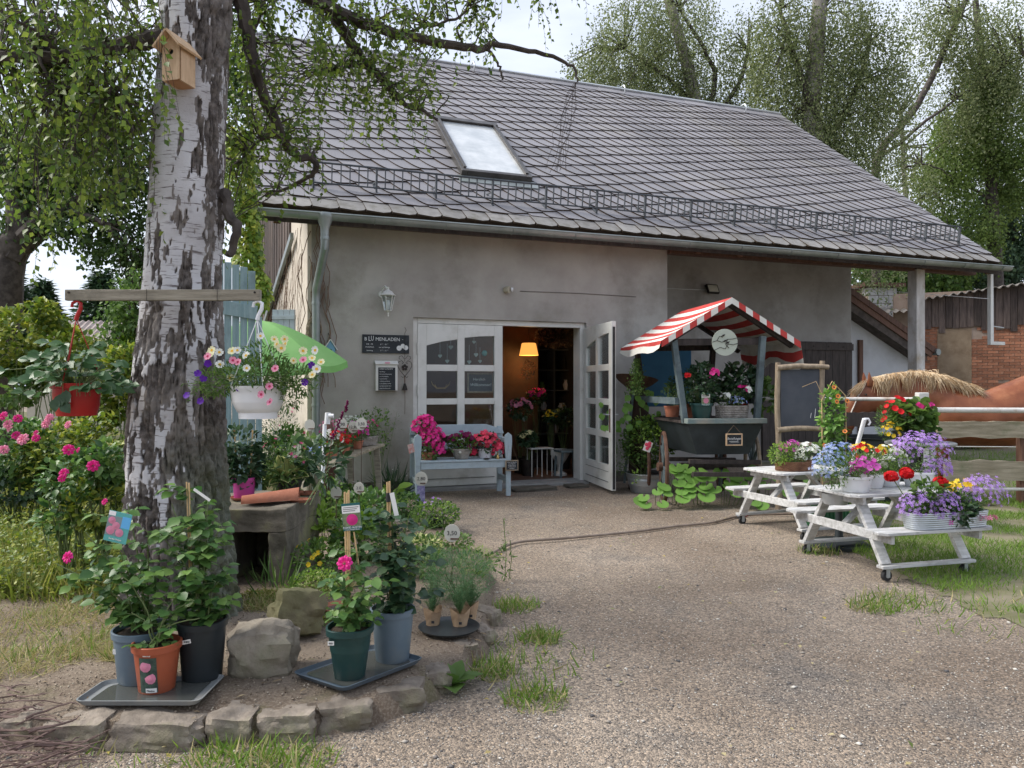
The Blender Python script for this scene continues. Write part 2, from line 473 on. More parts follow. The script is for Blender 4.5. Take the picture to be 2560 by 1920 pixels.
p_coral = petal("petal_coral", (.78, .05, .12), (.85, .12, .20), (.65, .03, .08))
p_plum = petal("petal_plum", (.12, .004, .045), (.20, .008, .08), (.28, .02, .14))
p_white = petal("petal_white", (.78, .79, .72), (.85, .85, .82), (.74, .78, .66))
p_yellow = petal("petal_yellow", (.75, .50, .02), (.80, .58, .06))
p_cream = petal("petal_pale_yellow", (.80, .74, .32), (.84, .80, .50), (.85, .82, .62))
p_violet = petal("petal_violet", (.08, .015, .28), (.13, .02, .36))
p_lilac = petal("petal_lilac", (.36, .18, .62), (.48, .28, .70), (.60, .42, .78))
p_blue = petal("petal_blue", (.24, .34, .72), (.38, .48, .80), (.62, .68, .86))
p_red = petal("petal_red", (.55, .008, .012), (.66, .015, .02), (.42, .004, .01))
p_orange = petal("petal_orange", (.80, .22, .05), (.82, .32, .10))
p_magenta = petal("petal_magenta", (.58, .05, .40), (.66, .10, .48), (.70, .18, .55))
p_rosepale = petal("petal_rose_pale", (.72, .22, .36), (.80, .34, .46))
# ================================================================ HOUSE
house = thing("house", "grey plastered flower shop with steep diamond slate roof and open white double door", "house", BL(0, 0, 0), BA)
HL = lambda s, d, z: (s, d, z)
TH = .36
sL, sR, sPost = -4.01, 1.44, 6.6
zT = 3.6
doorL, doorR, doorT = -2.60, .04, 2.40
m = MB()
m.box(sL, doorL, 0, TH, -.1, zT); m.box(doorL, doorR, 0, TH, doorT, zT); m.box(doorR, sR, 0, TH, -.1, zT)
m.build("front_wall", plaster, house)
m = MB(); m.box(sL - .003, sL + .05, -.004, .10, -.1, zT); 
pl_m = mat("plinth_dark", (.07, .062, .05), (.13, .12, .10), 5, .95, .3, 60)
for a_, b_ in ((sL + .05, doorL), (doorR, sR)):
    q_ = MB(); q_.box(a_, b_, -.012, 0, -.1, .15); q_.build("plinth", pl_m, house)
m.build("corner_strip", plaster_side_lit, house)
# side wall, slightly skewed, its gable boarded
SW = [(-4.01, .1), (-4.54, 8.2)]
m = MB()
def swp(t, z): return (SW[0][0] + (SW[1][0] - SW[0][0]) * t, SW[0][1] + (SW[1][1] - SW[0][1]) * t, z)
def swall(t0, t1, z0a, z1a, z0b, z1b, off, mb, th=.2):
    a, b, c, d = swp(t0, z0a), swp(t1, z0b), swp(t1, z1b), swp(t0, z1a)
    vs = [(p[0] - off, p[1], p[2]) for p in (a, b, c, d)] + [(p[0] - off + th, p[1], p[2]) for p in (a, b, c, d)]
    mb.add(vs, [(0, 1, 2, 3), (7, 6, 5, 4), (0, 4, 5, 1), (1, 5, 6, 2), (2, 6, 7, 3), (3, 7, 4, 0)])
swall(0, 1, -.1, 3.75, -.1, 4.9, 0, m)
m.build("side_wall", plaster_side_lit, house)
# boarded gable: vertical dark boards, one by one
for i in range(34):
    t0 = .20 + i * .023
    m = MB(); zt = lambda t: 3.62 + min(t * 8.1, 5.4) * .79 if t < .7 else 7.6
    swall(t0, t0 + .0215, 3.35 - max(0, t0 - .22) * 2.2, zt(t0), 3.35 - max(0, t0 - .22) * 2.2, zt(t0), .03 + .008 * (i % 2), m, .03)
    m.build("gable_board", barn_wood, house)
m = MB(); a = Vector(swp(.12, 3.62)); b = Vector(swp(.75, 2.45)); m.bar(a + Vector((-.07, 0, 0)), b + Vector((-.07, 0, 0)), .05, .10)
m.build("gable_trim", zinc, house)
# recess back wall and its return
RD = 1.5
m = MB(); m.box(sR, sPost, RD, RD + .3, -.1, 4.7); m.build("recess_wall", plaster_grey, house)
m = MB(); m.box(sR - .36, sR - .003, TH, RD + .3, -.1, 4.15); m.build("recess_return", plaster, house)
m = MB(); m.box(sPost - .3, sPost, RD + .3, RD + 7.5, -.1, 4.6); m.build("rear_wall", plaster_grey, house)
m = MB(); m.box(sPost - .10, sPost + .10, -.12, .08, -.05, 3.55); m.build("post", mat("post_paint", (.40, .38, .35), (.62, .61, .60), 3, .7, .3, 40, (2, 2, .7), dirt=(.34, .28, .20), dscale=4), house, bevel=.012)
# roof
ze, PIT = 3.69, R(38.5)
rs0, rs1, RLEN = -4.66, 8.07, 7.47
roof = MB()
roof.box(rs0, rs1, 0, RLEN, -.10, 0)
roof = roof.build("roof", mat("roof_joint", (.028, .02, .016), (.055, .035, .022), 20, .95), house)
roof.location = (0, -.5, ze); roof.rotation_euler = (PIT, 0, 0)
def roofpx(px, py):
    """(s, b) of the roof plane under a pixel of the photograph"""
    ray = Vector(((px - CX) / F, 1, -(py - HY) / F))
    o = Vector((0, 0, EYE)) - Vector(BL(0, -.5, ze))
    loc = Matrix.Rotation(-BA, 3, 'Z')
    o, r_ = loc @ o, loc @ ray
    rx = Matrix.Rotation(-PIT, 3, 'X')
    o, r_ = rx @ o, rx @ r_
    k = -o.z / r_.z
    p = o + r_ * k
    return p.x, p.y
back = MB(); back.box(rs0, rs1, 0, RLEN, -.1, 0)
back = back.build("rear_roof", MATS["roof_joint"], house)
back.location = (0, -.5 + 2 * RLEN * math.cos(PIT), ze - .02); back.rotation_euler = (PIT, 0, math.pi)
back.location.x = rs0 + rs1
# slate tiles
slate = mat("slate_tile", (.185, .18, .19), (.255, .245, .26), .8, .5, .25, 60, rand=.13, dirt=(.27, .255, .235), dscale=.7, spec=.6)
slate_eave = mat("slate_eave", (.19, .18, .17), (.26, .25, .235), 8, .6, .25, 60, rand=.25, dirt=(.11, .10, .07), dscale=5)
moss_edge = mat("moss_edge", (.03, .02, .013), (.06, .038, .02), 20, .95, .4, 60)
TW, TE, SH = .26, .385, .10
RC = R(17)
prof = [(-SH, TE + .05), (-SH * .93, TE * .78), (-SH * .72, TE * .42), (-SH * .42, TE * .18), (-.01, TE * .04), (.05, 0), (TW * 1.2, 0), (TW * 1.05, TE + .05)]
def hgt(p, q): return .005 + .024 * (1 - q / TE) + .017 * (1 - p / TW)
def clip(poly, ax, lim, keep_less):
    o_ = []
    for i in range(len(poly)):
        a, b = poly[i], poly[(i + 1) % len(poly)]
        ia = (a[ax] <= lim) == keep_less; ib = (b[ax] <= lim) == keep_less
        if ia: o_.append(a)
        if ia != ib:
            t = (lim - a[ax]) / (b[ax] - a[ax])
            o_.append(tuple(a[k] + (b[k] - a[k]) * t for k in range(3)))
    return o_
def tilemesh(mb, pts):
    n = len(pts)
    vs = list(pts) + [(x, y, z - .024) for x, y, z in pts]
    mb.k = 0; mb.add(vs, [tuple(range(n))])
    b = len(mb.v) - 2 * n
    mb.k = 1
    for i in range(n):
        j = (i + 1) % n
        mb.f.append((b + i, b + n + i, b + n + j, b + j)); mb.m.append(1)
cR, sRr = math.cos(RC), math.sin(RC)
pts0 = [(p * cR - q * sRr, p * sRr + q * cR, hgt(p, q)) for p, q in prof]
mb = MB(); tilemesh(mb, pts0[::-1] if False else pts0)
shared = mb.mesh("roof_tile", [slate, moss_edge])
cand = []
B0 = .23
def ccw(pts):
    a = sum(pts[i][0] * pts[(i + 1) % len(pts)][1] - pts[(i + 1) % len(pts)][0] * pts[i][1] for i in range(len(pts)))
    return pts if a > 0 else pts[::-1]
tileshape = ccw(pts0)
mb = MB(); tilemesh(mb, tileshape); shared = mb.mesh("roof_tile", [slate, moss_edge])
sky0 = [roofpx(*p) for p in ((1084, 313), (1237, 325), (1326, 464), (1149, 443))]
kx0, kx1 = (sky0[0][0] + sky0[3][0]) / 2, (sky0[1][0] + sky0[2][0]) / 2
ky0, ky1 = (sky0[2][1] + sky0[3][1]) / 2, (sky0[0][1] + sky0[1][1]) / 2
for j in range(-30, 60):
    for i in range(-60, 80):
        p, q = i * TW - j * SH, j * TE
        x, y = p * cR - q * sRr, p * sRr + q * cR
        x += rs0; 
        if x + .35 < rs0 or x - .2 > rs1 or y + .38 < B0 or y > RLEN: continue
        if kx0 + .1 < x and x + .25 < kx1 - .05 and ky0 + .1 < y and y + .35 < ky1: continue
        whole = x - .28 > rs0 and x + .36 < rs1 and y > B0 and y + .5 < RLEN
        wp = BL(x, -.5 + y * math.cos(PIT), ze + y * math.sin(PIT))
        cand.append(((wp - Vector((0, 0, EYE))).length * (1.0 if whole else 1.1), x, y, whole))
cand.sort()
rest = MB()
def clipped(x, y, dz=0.0):
    pl = [(a + x, b + y, c + dz) for a, b, c in tileshape]
    for ax, lim, kl in ((0, rs0, False), (0, rs1, True), (1, B0, False), (1, RLEN, True)):
        if pl: pl = clip(pl, ax, lim, kl)
    return pl if len(pl) > 2 else None
for k, (dist, x, y, whole) in enumerate(cand):
    dz = rnd.uniform(0, .004)
    if k < 245:
        if whole:
            o = bpy.data.objects.new("roof_tile", shared); link(o, roof); o.location = (x, y, dz)
            o.rotation_euler = (rnd.uniform(-.004, .004), rnd.uniform(-.004, .004), rnd.uniform(-.012, .012))
        else:
            pl = clipped(x, y, dz)
            if pl: mb = MB(); tilemesh(mb, pl); mb.build("roof_tile", [slate, moss_edge], roof)
    else:
        pl = clipped(x, y, dz)
        if pl: tilemesh(rest, pl)
rest.build("distant_tiles", [slate, moss_edge], roof, kind='stuff')
# eave course: broad tiles with a rounded corner
n_e = int((rs1 - rs0) / .335)
ew = (rs1 - rs0) / n_e
for i in range(n_e):
    x = rs0 + i * ew
    pl = [(0, .0), (ew * .62, -.03), (ew * .9, .01), (ew * 1.02, .09), (ew * 1.05, .32), (-.03, .32)]
    pts = [(x + a, b - .03, .034 - b * .05 - .012 * (a / ew) + .004) for a, b in pl]
    mb = MB(); tilemesh(mb, ccw(pts)); mb.build("eave_tile", [slate_eave, moss_edge], roof)
# verge tiles on the right edge
for i in range(27):
    y = .25 + i * .268
    pl = [(-.34, .38), (-.32, .16), (-.24, .05), (-.12, .0), (.02, -.01), (.02, .38)]
    pts = [(rs1 + a, y + b, .045 - b * .06) for a, b in pl]
    if y + .38 < RLEN: mb = MB(); tilemesh(mb, ccw(pts)); mb.build("verge_tile", [slate, moss_edge], roof)
# ridge tiles and ridge flashing
for i in range(22):
    x = rs0 + i * (rs1 - rs0) / 22
    mb = MB(); wd = (rs1 - rs0) / 22
    mb.box(x, x + wd * 1.02, RLEN - .30, RLEN + .02, .03 + .004 * (i % 2), .045 + .004 * (i % 2)); mb.build("ridge_tile", slate, roof, bevel=.003)
m = MB(); m.box(rs0, rs1, RLEN - .03, RLEN + .05, .052, .085); m.build("ridge_flashing", zinc_light, roof)
for x in (roofpx(1182, 180)[0], roofpx(1557, 237)[0], roofpx(1862, 285)[0]):
    m = MB(); m.tube([(x, RLEN - .30, .05), (x, RLEN - .28, .16), (x, RLEN - .16, .2), (x, RLEN - .04, .12)], .018); m.build("roof_hook", zinc_light, roof, smooth=True)
# moss along the joints of the lower left of the roof
P = []
for j in range(-30, 60):
    for i in range(-60, 80):
        p, q = i * TW - j * SH, j * TE
        x, y = p * cR - q * sRr + rs0, p * sRr + q * cR
        if rs0 + .1 < x < 1.6 and .25 < y < 3.2 and not (kx0 - .3 < x < kx1 + .1 and ky0 - .2 < y < ky1 + .2):
            dens = max(0, 1 - abs(x + 1.7) / 3.0) * max(0, 1.15 - y / 3.2)
            for _ in range(int(16 * dens * rnd.random())):
                t = rnd.random()
                if rnd.random() < .55: a, b = .05 + t * TW, -.008
                else:
                    u_ = t * 4.999; k_ = int(u_); f_ = u_ - k_
                    a = prof[k_][0] * (1 - f_) + prof[k_ + 1][0] * f_ - .008; b = prof[k_][1] * (1 - f_) + prof[k_ + 1][1] * f_
                P.append((x + a * cR - b * sRr, y + a * sRr + b * cR, .012))
P = np.array(P)
v, f = batch(T_BLOB, P, jit(len(P)), jit(len(P)), rng.uniform(.006, .018, len(P)))
tris("moss", [(v, f)], leafmat("roof_moss", [(.05, .022, .01), (.085, .045, .015), (.06, .05, .012)], .95, 0), roof, world=False)
# skylight
sk = MB()
fw = .09
for a in ((kx0, kx0 + fw, ky0, ky1), (kx1 - fw, kx1, ky0, ky1), (kx0 + fw, kx1 - fw, ky0, ky0 + fw), (kx0 + fw, kx1 - fw, ky1 - fw, ky1)):
    sk.box(*a, -.02, .13)
skl = sk.build("skylight", mat("skylight_frame", (.05, .047, .045), (.09, .085, .08), 6, .4, metal=.3), roof, bevel=.008)
m = MB(); m.box(kx0 + fw, kx1 - fw, ky0 + fw, ky1 - fw, .08, .10)
m.build("pane", mat("skylight_pane", (.42, .45, .46), (.60, .62, .62), 3, .12, spec=1.0), skl)
m = MB(); m.box(kx0 - .06, kx1 + .06, ky0 - .22, ky0 - .002, .03, .05); m.build("flashing", zinc, skl)
m = MB(); m.box(kx0 + fw * .5, kx0 + fw, ky0 + .1, ky1 - .1, .131, .15); m.box(kx1 - fw, kx1 - fw * .5, ky0 + .1, ky1 - .1, .131, .15); m.box(kx0, kx1, ky1 - .11, ky1 + .02, .131, .15); m.build("cover_strip", MATS["skylight_frame"], skl)
# snow guard
g0 = roofpx(785, 488); g1 = roofpx(2425, 655)
gb = .52
gs0, gs1 = g0[0], rs1 - .55
guard_m = mat("guard_steel", (.035, .042, .05), (.07, .08, .09), 6, .5)
guard = MB(); n_p = 14
guard.box(gs0, gs0 + .01, gb, gb + .01, .02, .03)
guard = guard.build("snow_guard", zinc, roof)
upv = Vector((0, -math.sin(-PIT), math.cos(PIT)))  # world up in roof axes
upv = Vector((0, math.sin(PIT), math.cos(PIT)))
lean = (upv * .9 + Vector((0, 0, .2))).normalized()
bay = (gs1 - gs0) / n_p
for i in range(n_p + 1):
    x = gs0 + i * bay
    b0 = Vector((x, gb, .03)); m = MB()
    m.bar(b0, b0 + lean * .34, .022, .045); m.bar(b0 + Vector((0, .30, 0)), b0 + lean * .16, .012, .02); m.bar(b0 + Vector((0, -.06, 0)), b0 + Vector((0, .32, 0)), .03, .008)
    m.build("guard_bracket", guard_m, guard)
    if i < n_p:
        m = MB(); base = b0 + lean * .07; top = b0 + lean * .33; dx = Vector((bay, 0, 0))
        m.tube([top, top + dx], .014); m.tube([base, base + dx], .011)
        for k in range(1, 7): m.bar(base + dx * k / 7, top + dx * k / 7, .013, .02)
        m.build("guard_rail", guard_m, guard)
# gutter, half round, with joints
gz, gd = ze - .10, -.60
gut = MB()
prof_g = [(gd + .075 * math.cos(a), gz + .075 * math.sin(a)) for a in [math.pi + math.pi * k / 10 for k in range(11)]]
prof_i = [(gd + .068 * math.cos(a), gz + .068 * math.sin(a)) for a in [2 * math.pi - math.pi * k / 10 for k in range(11)]]
def extr(mb, prof, x0, x1):
    n = len(prof)
    vs = [(x0, a, b) for a, b in prof] + [(x1, a, b) for a, b in prof]
    mb.add(vs, [tuple(range(n)), tuple(range(2 * n - 1, n - 1, -1))] + [(i, n + i, n + (i + 1) % n, (i + 1) % n) for i in range(n)])
extr(gut, prof_g + prof_i, rs0 - .08, rs1 + .10)
gut.tube([(rs0 - .08, gd - .078, gz), (rs1 + .1, gd - .078, gz)], .011)
gut = gut.build("gutter", zinc, house, smooth=True)
for i in range(14):
    x = rs0 + .5 + i * .93
    m = MB(); pr = [(gd + .080 * math.cos(a), gz + .080 * math.sin(a)) for a in [math.pi + math.pi * k / 8 for k in range(9)]]
    m.tube([(x, a, b) for a, b in pr], .006, 5); m.build("gutter_joint", zinc, gut)
m = MB(); m.box(rs0, rs1, -.47, -.44, ze - .2, ze - .03); m.build("fascia", dark_wood, house)
# rafters and boarding under the eaves
for i in range(17):
    x = rs0 + .25 + i * .77
    if sL - .1 < x < sR: continue
    m = MB(); m.bar((x, -.42, ze - .16), (x, RD + .6, ze - .16 + (RD + 1.02) * math.tan(PIT)), .09, .13); m.build("rafter", brown_wood, house)
m = MB(); m.box(sR, rs1 - .05, -.08, .08, 3.52, 3.66); m.build("purlin", brown_wood, house)
m = MB(); m.box(sL, sR, -.44, 0, 3.575, 3.60); m.build("soffit", mat("soffit", (.20, .15, .12), (.28, .22, .18), 5, .8), house)
# downpipe with funnel
s_f, z_f = bpx(812, 545, -.60)
s_p, _ = bpx(790, 900, -.12)
dp = MB(); dp.tube([(s_f, gd, gz - .20), (s_f, gd, gz - .42), (s_p, -.14, gz - .88), (s_p, -.12, gz - 1.0), (s_p, -.12, -.1)], [.052] * 5, 14)
dp = dp.build("downpipe", zinc, house, smooth=True)
m = MB(); m.lathe([(.05, -.24), (.055, -.18), (.10, -.06), (.11, -.02), (.105, 0)], 16, (s_f, gd, gz + .01)); m.build("funnel", zinc, dp, smooth=True)
for z in (gz - .30, gz - 1.06, 1.2, .2):
    m = MB(); cx_ = s_f if z > gz - .5 else s_p; cy_ = gd if z > gz - .5 else -.12
    m.lathe([(.056, -.02), (.058, 0), (.056, .02)], 14, (cx_, cy_, z)); m.build("pipe_clamp", zinc, dp, smooth=True)

# ---- door
fr = MB(); FW = .075
fr.box(doorL, doorL + FW, .06, .16, 0, doorT); fr.box(doorR - FW, doorR, .06, .16, 0, doorT); fr.box(doorL + FW, doorR - FW, .06, .16, doorT - FW, doorT)
fr.box(doorR - .05, doorR, .16, TH, .0, doorT); fr.box(doorL, doorL + .05, .16, TH, .0, doorT); 
fr.build("door_frame", white_paint, house, bevel=.006)
m = MB(); m.box(doorL, doorR, -.10, TH, -.1, .035); m.build("doorstep", mat("step_stone", (.22, .22, .22), (.32, .32, .31), 6, .85, .3, 60), house, bevel=.01)
def leaf_door(name, wdt, flip=False):
    """door leaf in its own frame: x from hinge 0..wdt, z up, front towards -y; eight panes under a rising arch"""
    hgt_ = doorT - FW - .05; T = .06
    st, mid = .125, .105
    x1, x2, x3 = st, (wdt - mid) / 2, (wdt + mid) / 2; x4 = wdt - st
    zs = [.33, .70, .79, 1.145, 1.23, 1.615, 1.705]
    lf = MB()
    # bottom panel, stiles and rails butted end to end
    lf.box(0, wdt, 0, T, 0, zs[0] - .03)
    lf.box(0, x1, 0, T, zs[0] - .03, hgt_); lf.box(x4, wdt, 0, T, zs[0] - .03, hgt_)
    lf.box(x2, x3, 0, T, zs[0] - .03, 2.20)
    for a, b in ((zs[0] - .03, zs[0]), (zs[1], zs[2]), (zs[3], zs[4]), (zs[5], zs[6])):
        lf.box(x1, x2, 0, T, a, b); lf.box(x3, x4, 0, T, a, b)
    top = MB()
    # arched head
    def head(xa, xb, za, zb, zc):
        poly = [(xa, za), (xa + (xb - xa) * .5, zb), (xb, zc), (xb, hgt_), (xa, hgt_)]
        vs = [(x, 0, z) for x, z in poly] + [(x, T, z) for x, z in poly]
        n = 5
        lf.add(vs, [tuple(range(n)), tuple(range(2 * n - 1, n - 1, -1))] + [(i, n + i, n + (i + 1) % n, (i + 1) % n) for i in range(n)])
    head(x1, x2, 1.97, 2.03, 2.065); head(x3, x4, 2.09, 2.115, 2.125)
    lf.box(x2, x3, 0, T, 2.20, hgt_)
    root = lf.build(name, white_paint, house, bevel=.004)
    m = MB(); m.box(x1, x4, -.008, 0, .10, .105); m.box(x1, x4, -.006, 0, .24, .243); m.build("panel_groove", ink, root)
    for k, (a, b) in enumerate(((zs[0], zs[1]), (zs[2], zs[3]), (zs[4], zs[5]), (zs[6], 2.12))):
        for xa, xb in ((x1, x2), (x3, x4)):
            mm = MB(); mm.box(xa - .004, xb + .004, .026, .032, a - .004, b + (.05 if xb == x4 and k == 3 else .0)); mm.build("pane", window_glass, root)
    return root
LW = (doorR - doorL - 2 * FW) / 2 + .005
ld = leaf_door("door_leaf", LW)
ld.location = (doorL + FW, .05, .045)
ld['label'] = "closed left leaf with dark panes"
for z in (.55, 1.35, 1.93):
    m = MB(); m.tube([(0, -.02, z - .08), (0, -.02, z + .08)], .013, 8); m.build("hinge", white_paint, ld, smooth=True)
rd = leaf_door("door_leaf", LW)
rd['label'] = "right leaf swung open towards the yard"
# mirrored: hinge on the right jamb, swung out about 95 degrees
rd.location = (doorR - FW + .04, .03, .045)
rd.rotation_euler = (0, 0, R(-98))
m = MB(); m.bar((LW - .07, -.05, 1.02), (LW - .19, -.05, 1.02), .018, .018); m.bar((LW - .07, -.06, 1.02), (LW - .07, .12, 1.02), .016, .016); m.bar((LW - .07, .11, 1.02), (LW - .19, .11, 1.02), .018, .018)
m.build("handle", zinc_light, rd, bevel=.004)
m = MB(); m.box(LW - .09, LW - .05, -.006, -.0005, .78, 1.10); m.build("handle_plate", rust, rd)
m = MB(); m.box(LW, LW + .012, .015, .045, .02, 2.2); m.build("edge_seal", rubber, rd)
# room behind the door
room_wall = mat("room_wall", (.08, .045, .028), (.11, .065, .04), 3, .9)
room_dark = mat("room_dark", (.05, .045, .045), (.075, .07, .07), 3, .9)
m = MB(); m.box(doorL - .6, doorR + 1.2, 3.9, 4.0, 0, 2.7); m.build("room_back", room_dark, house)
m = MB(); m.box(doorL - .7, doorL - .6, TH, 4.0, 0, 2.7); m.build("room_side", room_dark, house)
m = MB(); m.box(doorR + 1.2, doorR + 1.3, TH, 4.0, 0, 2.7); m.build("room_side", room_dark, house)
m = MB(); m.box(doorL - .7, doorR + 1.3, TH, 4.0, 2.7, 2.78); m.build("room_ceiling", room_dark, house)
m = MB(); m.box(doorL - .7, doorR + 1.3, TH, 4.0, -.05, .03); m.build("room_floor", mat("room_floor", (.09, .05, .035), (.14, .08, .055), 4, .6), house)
sw_, _ = bpx(1310, 900, 2.4); sw1, _ = bpx(1345, 900, 2.4)
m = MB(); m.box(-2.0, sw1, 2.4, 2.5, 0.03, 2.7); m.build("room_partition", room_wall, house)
# ================================================================ GROUND
def groundmat():
    m, t, b = _new("gravel_ground")
    v = _vec(t)
    big = _ramp(t, _noise(t, .45, 5, .6, v), (.38, 0), (.62, 1))
    c = _mixc(t, big, (.205, .165, .13), (.325, .275, .225))
    dark = _ramp(t, _noise(t, .9, 6, .7, v, .6), (.52, 0), (.70, .8))
    c = _mixc(t, dark, c, (.135, .128, .122))
    vor = t.nodes.new("ShaderNodeTexVoronoi"); vor.inputs['Scale'].default_value = 105; t.links.new(v, vor.inputs['Vector'])
    sp = t.nodes.new("ShaderNodeSeparateColor"); t.links.new(vor.outputs['Color'], sp.inputs[0])
    grain = _ramp(t, sp.outputs[0], (0, (.35, .35, .36)), (.5, (.95, .93, .9)), (.8, (1.25, 1.2, 1.15)), (1, (1.9, 1.8, 1.65)))
    mul = t.nodes.new("ShaderNodeMix"); mul.data_type = 'RGBA'; mul.blend_type = 'MULTIPLY'; mul.inputs[0].default_value = .75
    t.links.new(c, mul.inputs[6]); t.links.new(grain, mul.inputs[7])
    t.links.new(mul.outputs[2], b.inputs['Base Color'])
    b.inputs['Roughness'].default_value = .95; b.inputs['Specular IOR Level'].default_value = .2
    ad = t.nodes.new("ShaderNodeMath"); ad.operation = 'MULTIPLY_ADD'; ad.inputs[1].default_value = -.8
    t.links.new(vor.outputs['Distance'], ad.inputs[0]); t.links.new(_noise(t, 14, 6, .7, v), ad.inputs[2])
    _bump(t, b, ad.outputs[0], .6, .02)
    return m
gm = groundmat()
m = MB()
N_ = 70
def gz_(x, y):
    r = max(abs(x), abs(y - 5))
    a = min(1, max(0, (14 - r) / 6))
    return (noise.noise(Vector((x * .35, y * .35, 0))) * .03 + noise.noise(Vector((x * 1.3, y * 1.3, 3))) * .008) * a * (1 if y > 1 else 1) - .012
xs = [-7 + 14 * i / N_ for i in range(N_ + 1)]; ys = [0 + 11 * j / N_ for j in range(N_ + 1)]
xs = [-250, -60, -20] + xs + [20, 60, 250]; ys = [-120, -20] + ys + [16, 40, 300]
vs = [(x, y, gz_(x, y) if -7 <= x <= 7 and 0 <= y <= 11 else -.012) for y in ys for x in xs]
nx = len(xs)
fs = [(j * nx + i, j * nx + i + 1, (j + 1) * nx + i + 1, (j + 1) * nx + i) for j in range(len(ys) - 1) for i in range(nx - 1)]
m.add(vs, fs)
m.build("ground", gm, None, smooth=True, kind='structure')
# raised bed under the birch
bedpx = [(-560, 1785), (-200, 1800), (90, 1800), (260, 1797), (500, 1790), (640, 1785), (790, 1770), (935, 1745), (1050, 1705), (1112, 1672), (1180, 1622), (1215, 1580), (1236, 1520), (1238, 1440), (1190, 1360), (1120, 1310), (1040, 1280), (980, 1262), (940, 1242), (780, 1238), (560, 1235), (0, 1230), (-900, 1225)]
BED = [G(x, y, .1).to_2d() for x, y in bedpx]
def inpoly(x, y, P=BED):
    c = False; n = len(P); j = n - 1
    for i in range(n):
        if (P[i][1] > y) != (P[j][1] > y) and x < (P[j][0] - P[i][0]) * (y - P[i][1]) / (P[j][1] - P[i][1]) + P[i][0]: c = not c
        j = i
    return c
def beddist(x, y):
    best = 9; p = Vector((x, y)); n = len(BED)
    for i in range(n):
        a, b = BED[i], BED[(i + 1) % n]; ab = b - a
        t = max(0, min(1, (p - a).dot(ab) / max(ab.length_squared, 1e-9)))
        best = min(best, (a + ab * t - p).length)
    return best
def bedz(x, y):
    if not inpoly(x, y): return 0.0
    d = beddist(x, y)
    base = .105 if y < 5 else max(.03, .105 - (y - 5) * .02)
    return base * min(1, .75 + d * 1.5) + noise.noise(Vector((x * 2, y * 2, 0))) * .012
m = MB(); step = .07
idx = {}
x0, x1 = -6.2, .1; y0, y1 = 2.6, 10.2
nxx, nyy = int((x1 - x0) / step) + 1, int((y1 - y0) / step) + 1
def vid(i, j):
    if (i, j) not in idx:
        x, y = x0 + i * step, y0 + j * step
        inside = inpoly(x, y)
        if not inside:
            d = beddist(x, y)
            z = -.01 if d > .04 else .0
        else: z = bedz(x, y)
        idx[(i, j)] = len(m.v); m.v.append((x, y, z + (.012 * noise.noise(Vector((x * 9, y * 9, 1))) if inside else -.02)))
    return idx[(i, j)]
for i in range(nxx):
    for j in range(nyy):
        cx_, cy_ = x0 + (i + .5) * step, y0 + (j + .5) * step
        if inpoly(cx_, cy_) or beddist(cx_, cy_) < step:
            m.f.append((vid(i, j), vid(i + 1, j), vid(i + 1, j + 1), vid(i, j + 1))); m.m.append(0)
def bedmat():
    mm, t, b = _new("bed_soil")
    v = _vec(t)
    c = _mixc(t, _ramp(t, _noise(t, 1.2, 6, .65, v), (.4, 0), (.6, 1)), (.26, .205, .155), (.14, .10, .07))
    c = _mixc(t, _ramp(t, _noise(t, 90, 3, .6, v), (.45, 0), (.62, .6)), c, (.34, .28, .21))
    c = _mixc(t, _ramp(t, _noise(t, 2.0, 5, .6, v), (.58, 0), (.7, .6)), c, (.11, .12, .035))
    t.links.new(c, b.inputs['Base Color']); b.inputs['Roughness'].default_value = .95
    _bump(t, b, _noise(t, 40, 8, .75, v), .8, .03)
    return mm
m.build("flower_bed_soil", bedmat(), None, smooth=True, kind='structure')
# kerb stones
stone_m = mat("kerb_stone", (.15, .125, .10), (.30, .255, .21), 9, .92, 1.0, 28, rand=.15, dirt=(.16, .16, .08), dscale=3)
def rock(name, c, size, seed, label, cat, matr, group=None, rz=0.0, lump=.16, cut=.8, tilt=(0, 0)):
    me = bpy.data.meshes.new(name)
    import bmesh
    bm = bmesh.new(); bmesh.ops.create_cube(bm, size=2.0)
    bmesh.ops.subdivide_edges(bm, edges=bm.edges[:], cuts=11, use_grid_fill=True)
    for v_ in bm.verts:
        p = v_.co.copy()
        q = p.normalized() * 1.25
        r_ = p.lerp(q, 1 - cut)
        n1 = noise.noise(Vector((r_.x * 1.1 + seed * 7, r_.y * 1.1, r_.z * 1.1 + seed)))
        n2 = noise.noise(Vector((r_.x * 3 + seed * 3, r_.y * 3, r_.z * 3)))
        n3 = noise.cell(Vector((r_.x * 1.7 + seed * 5, r_.y * 1.7, r_.z * 1.7)))
        n4 = noise.noise(Vector((r_.x * 9 + seed * 3, r_.y * 9, r_.z * 9)))
        r_ += p.normalized() * (n1 * lump * 1.6 + n2 * lump * .7 + n3 * .06 + n4 * .05)
        v_.co = Vector((r_.x * size[0] / 2, r_.y * size[1] / 2, r_.z * size[2] / 2))
    for f_ in bm.faces: f_.smooth = True
    bm.to_mesh(me); bm.free()
    me.set_sharp_from_angle(angle=.55)
    me.materials.append(matr)
    o = bpy.data.objects.new(name, me); COL.objects.link(o)
    o.location = c; o.rotation_euler = (tilt[0], tilt[1], rz)
    return props(o, label, cat, group)
kerbs = [(-110, 85, 1780, 1865), (-10, 82, 1775, 1860), (90, 258, 1778, 1872), (262, 492, 1768, 1872), (510, 630, 1766, 1855), (633, 786, 1748, 1850), (791, 936, 1722, 1836), (938, 1070, 1686, 1792), (1064, 1134, 1662, 1745), (1126, 1204, 1612, 1672), (1199, 1242, 1574, 1630), (1228, 1254, 1528, 1578)]
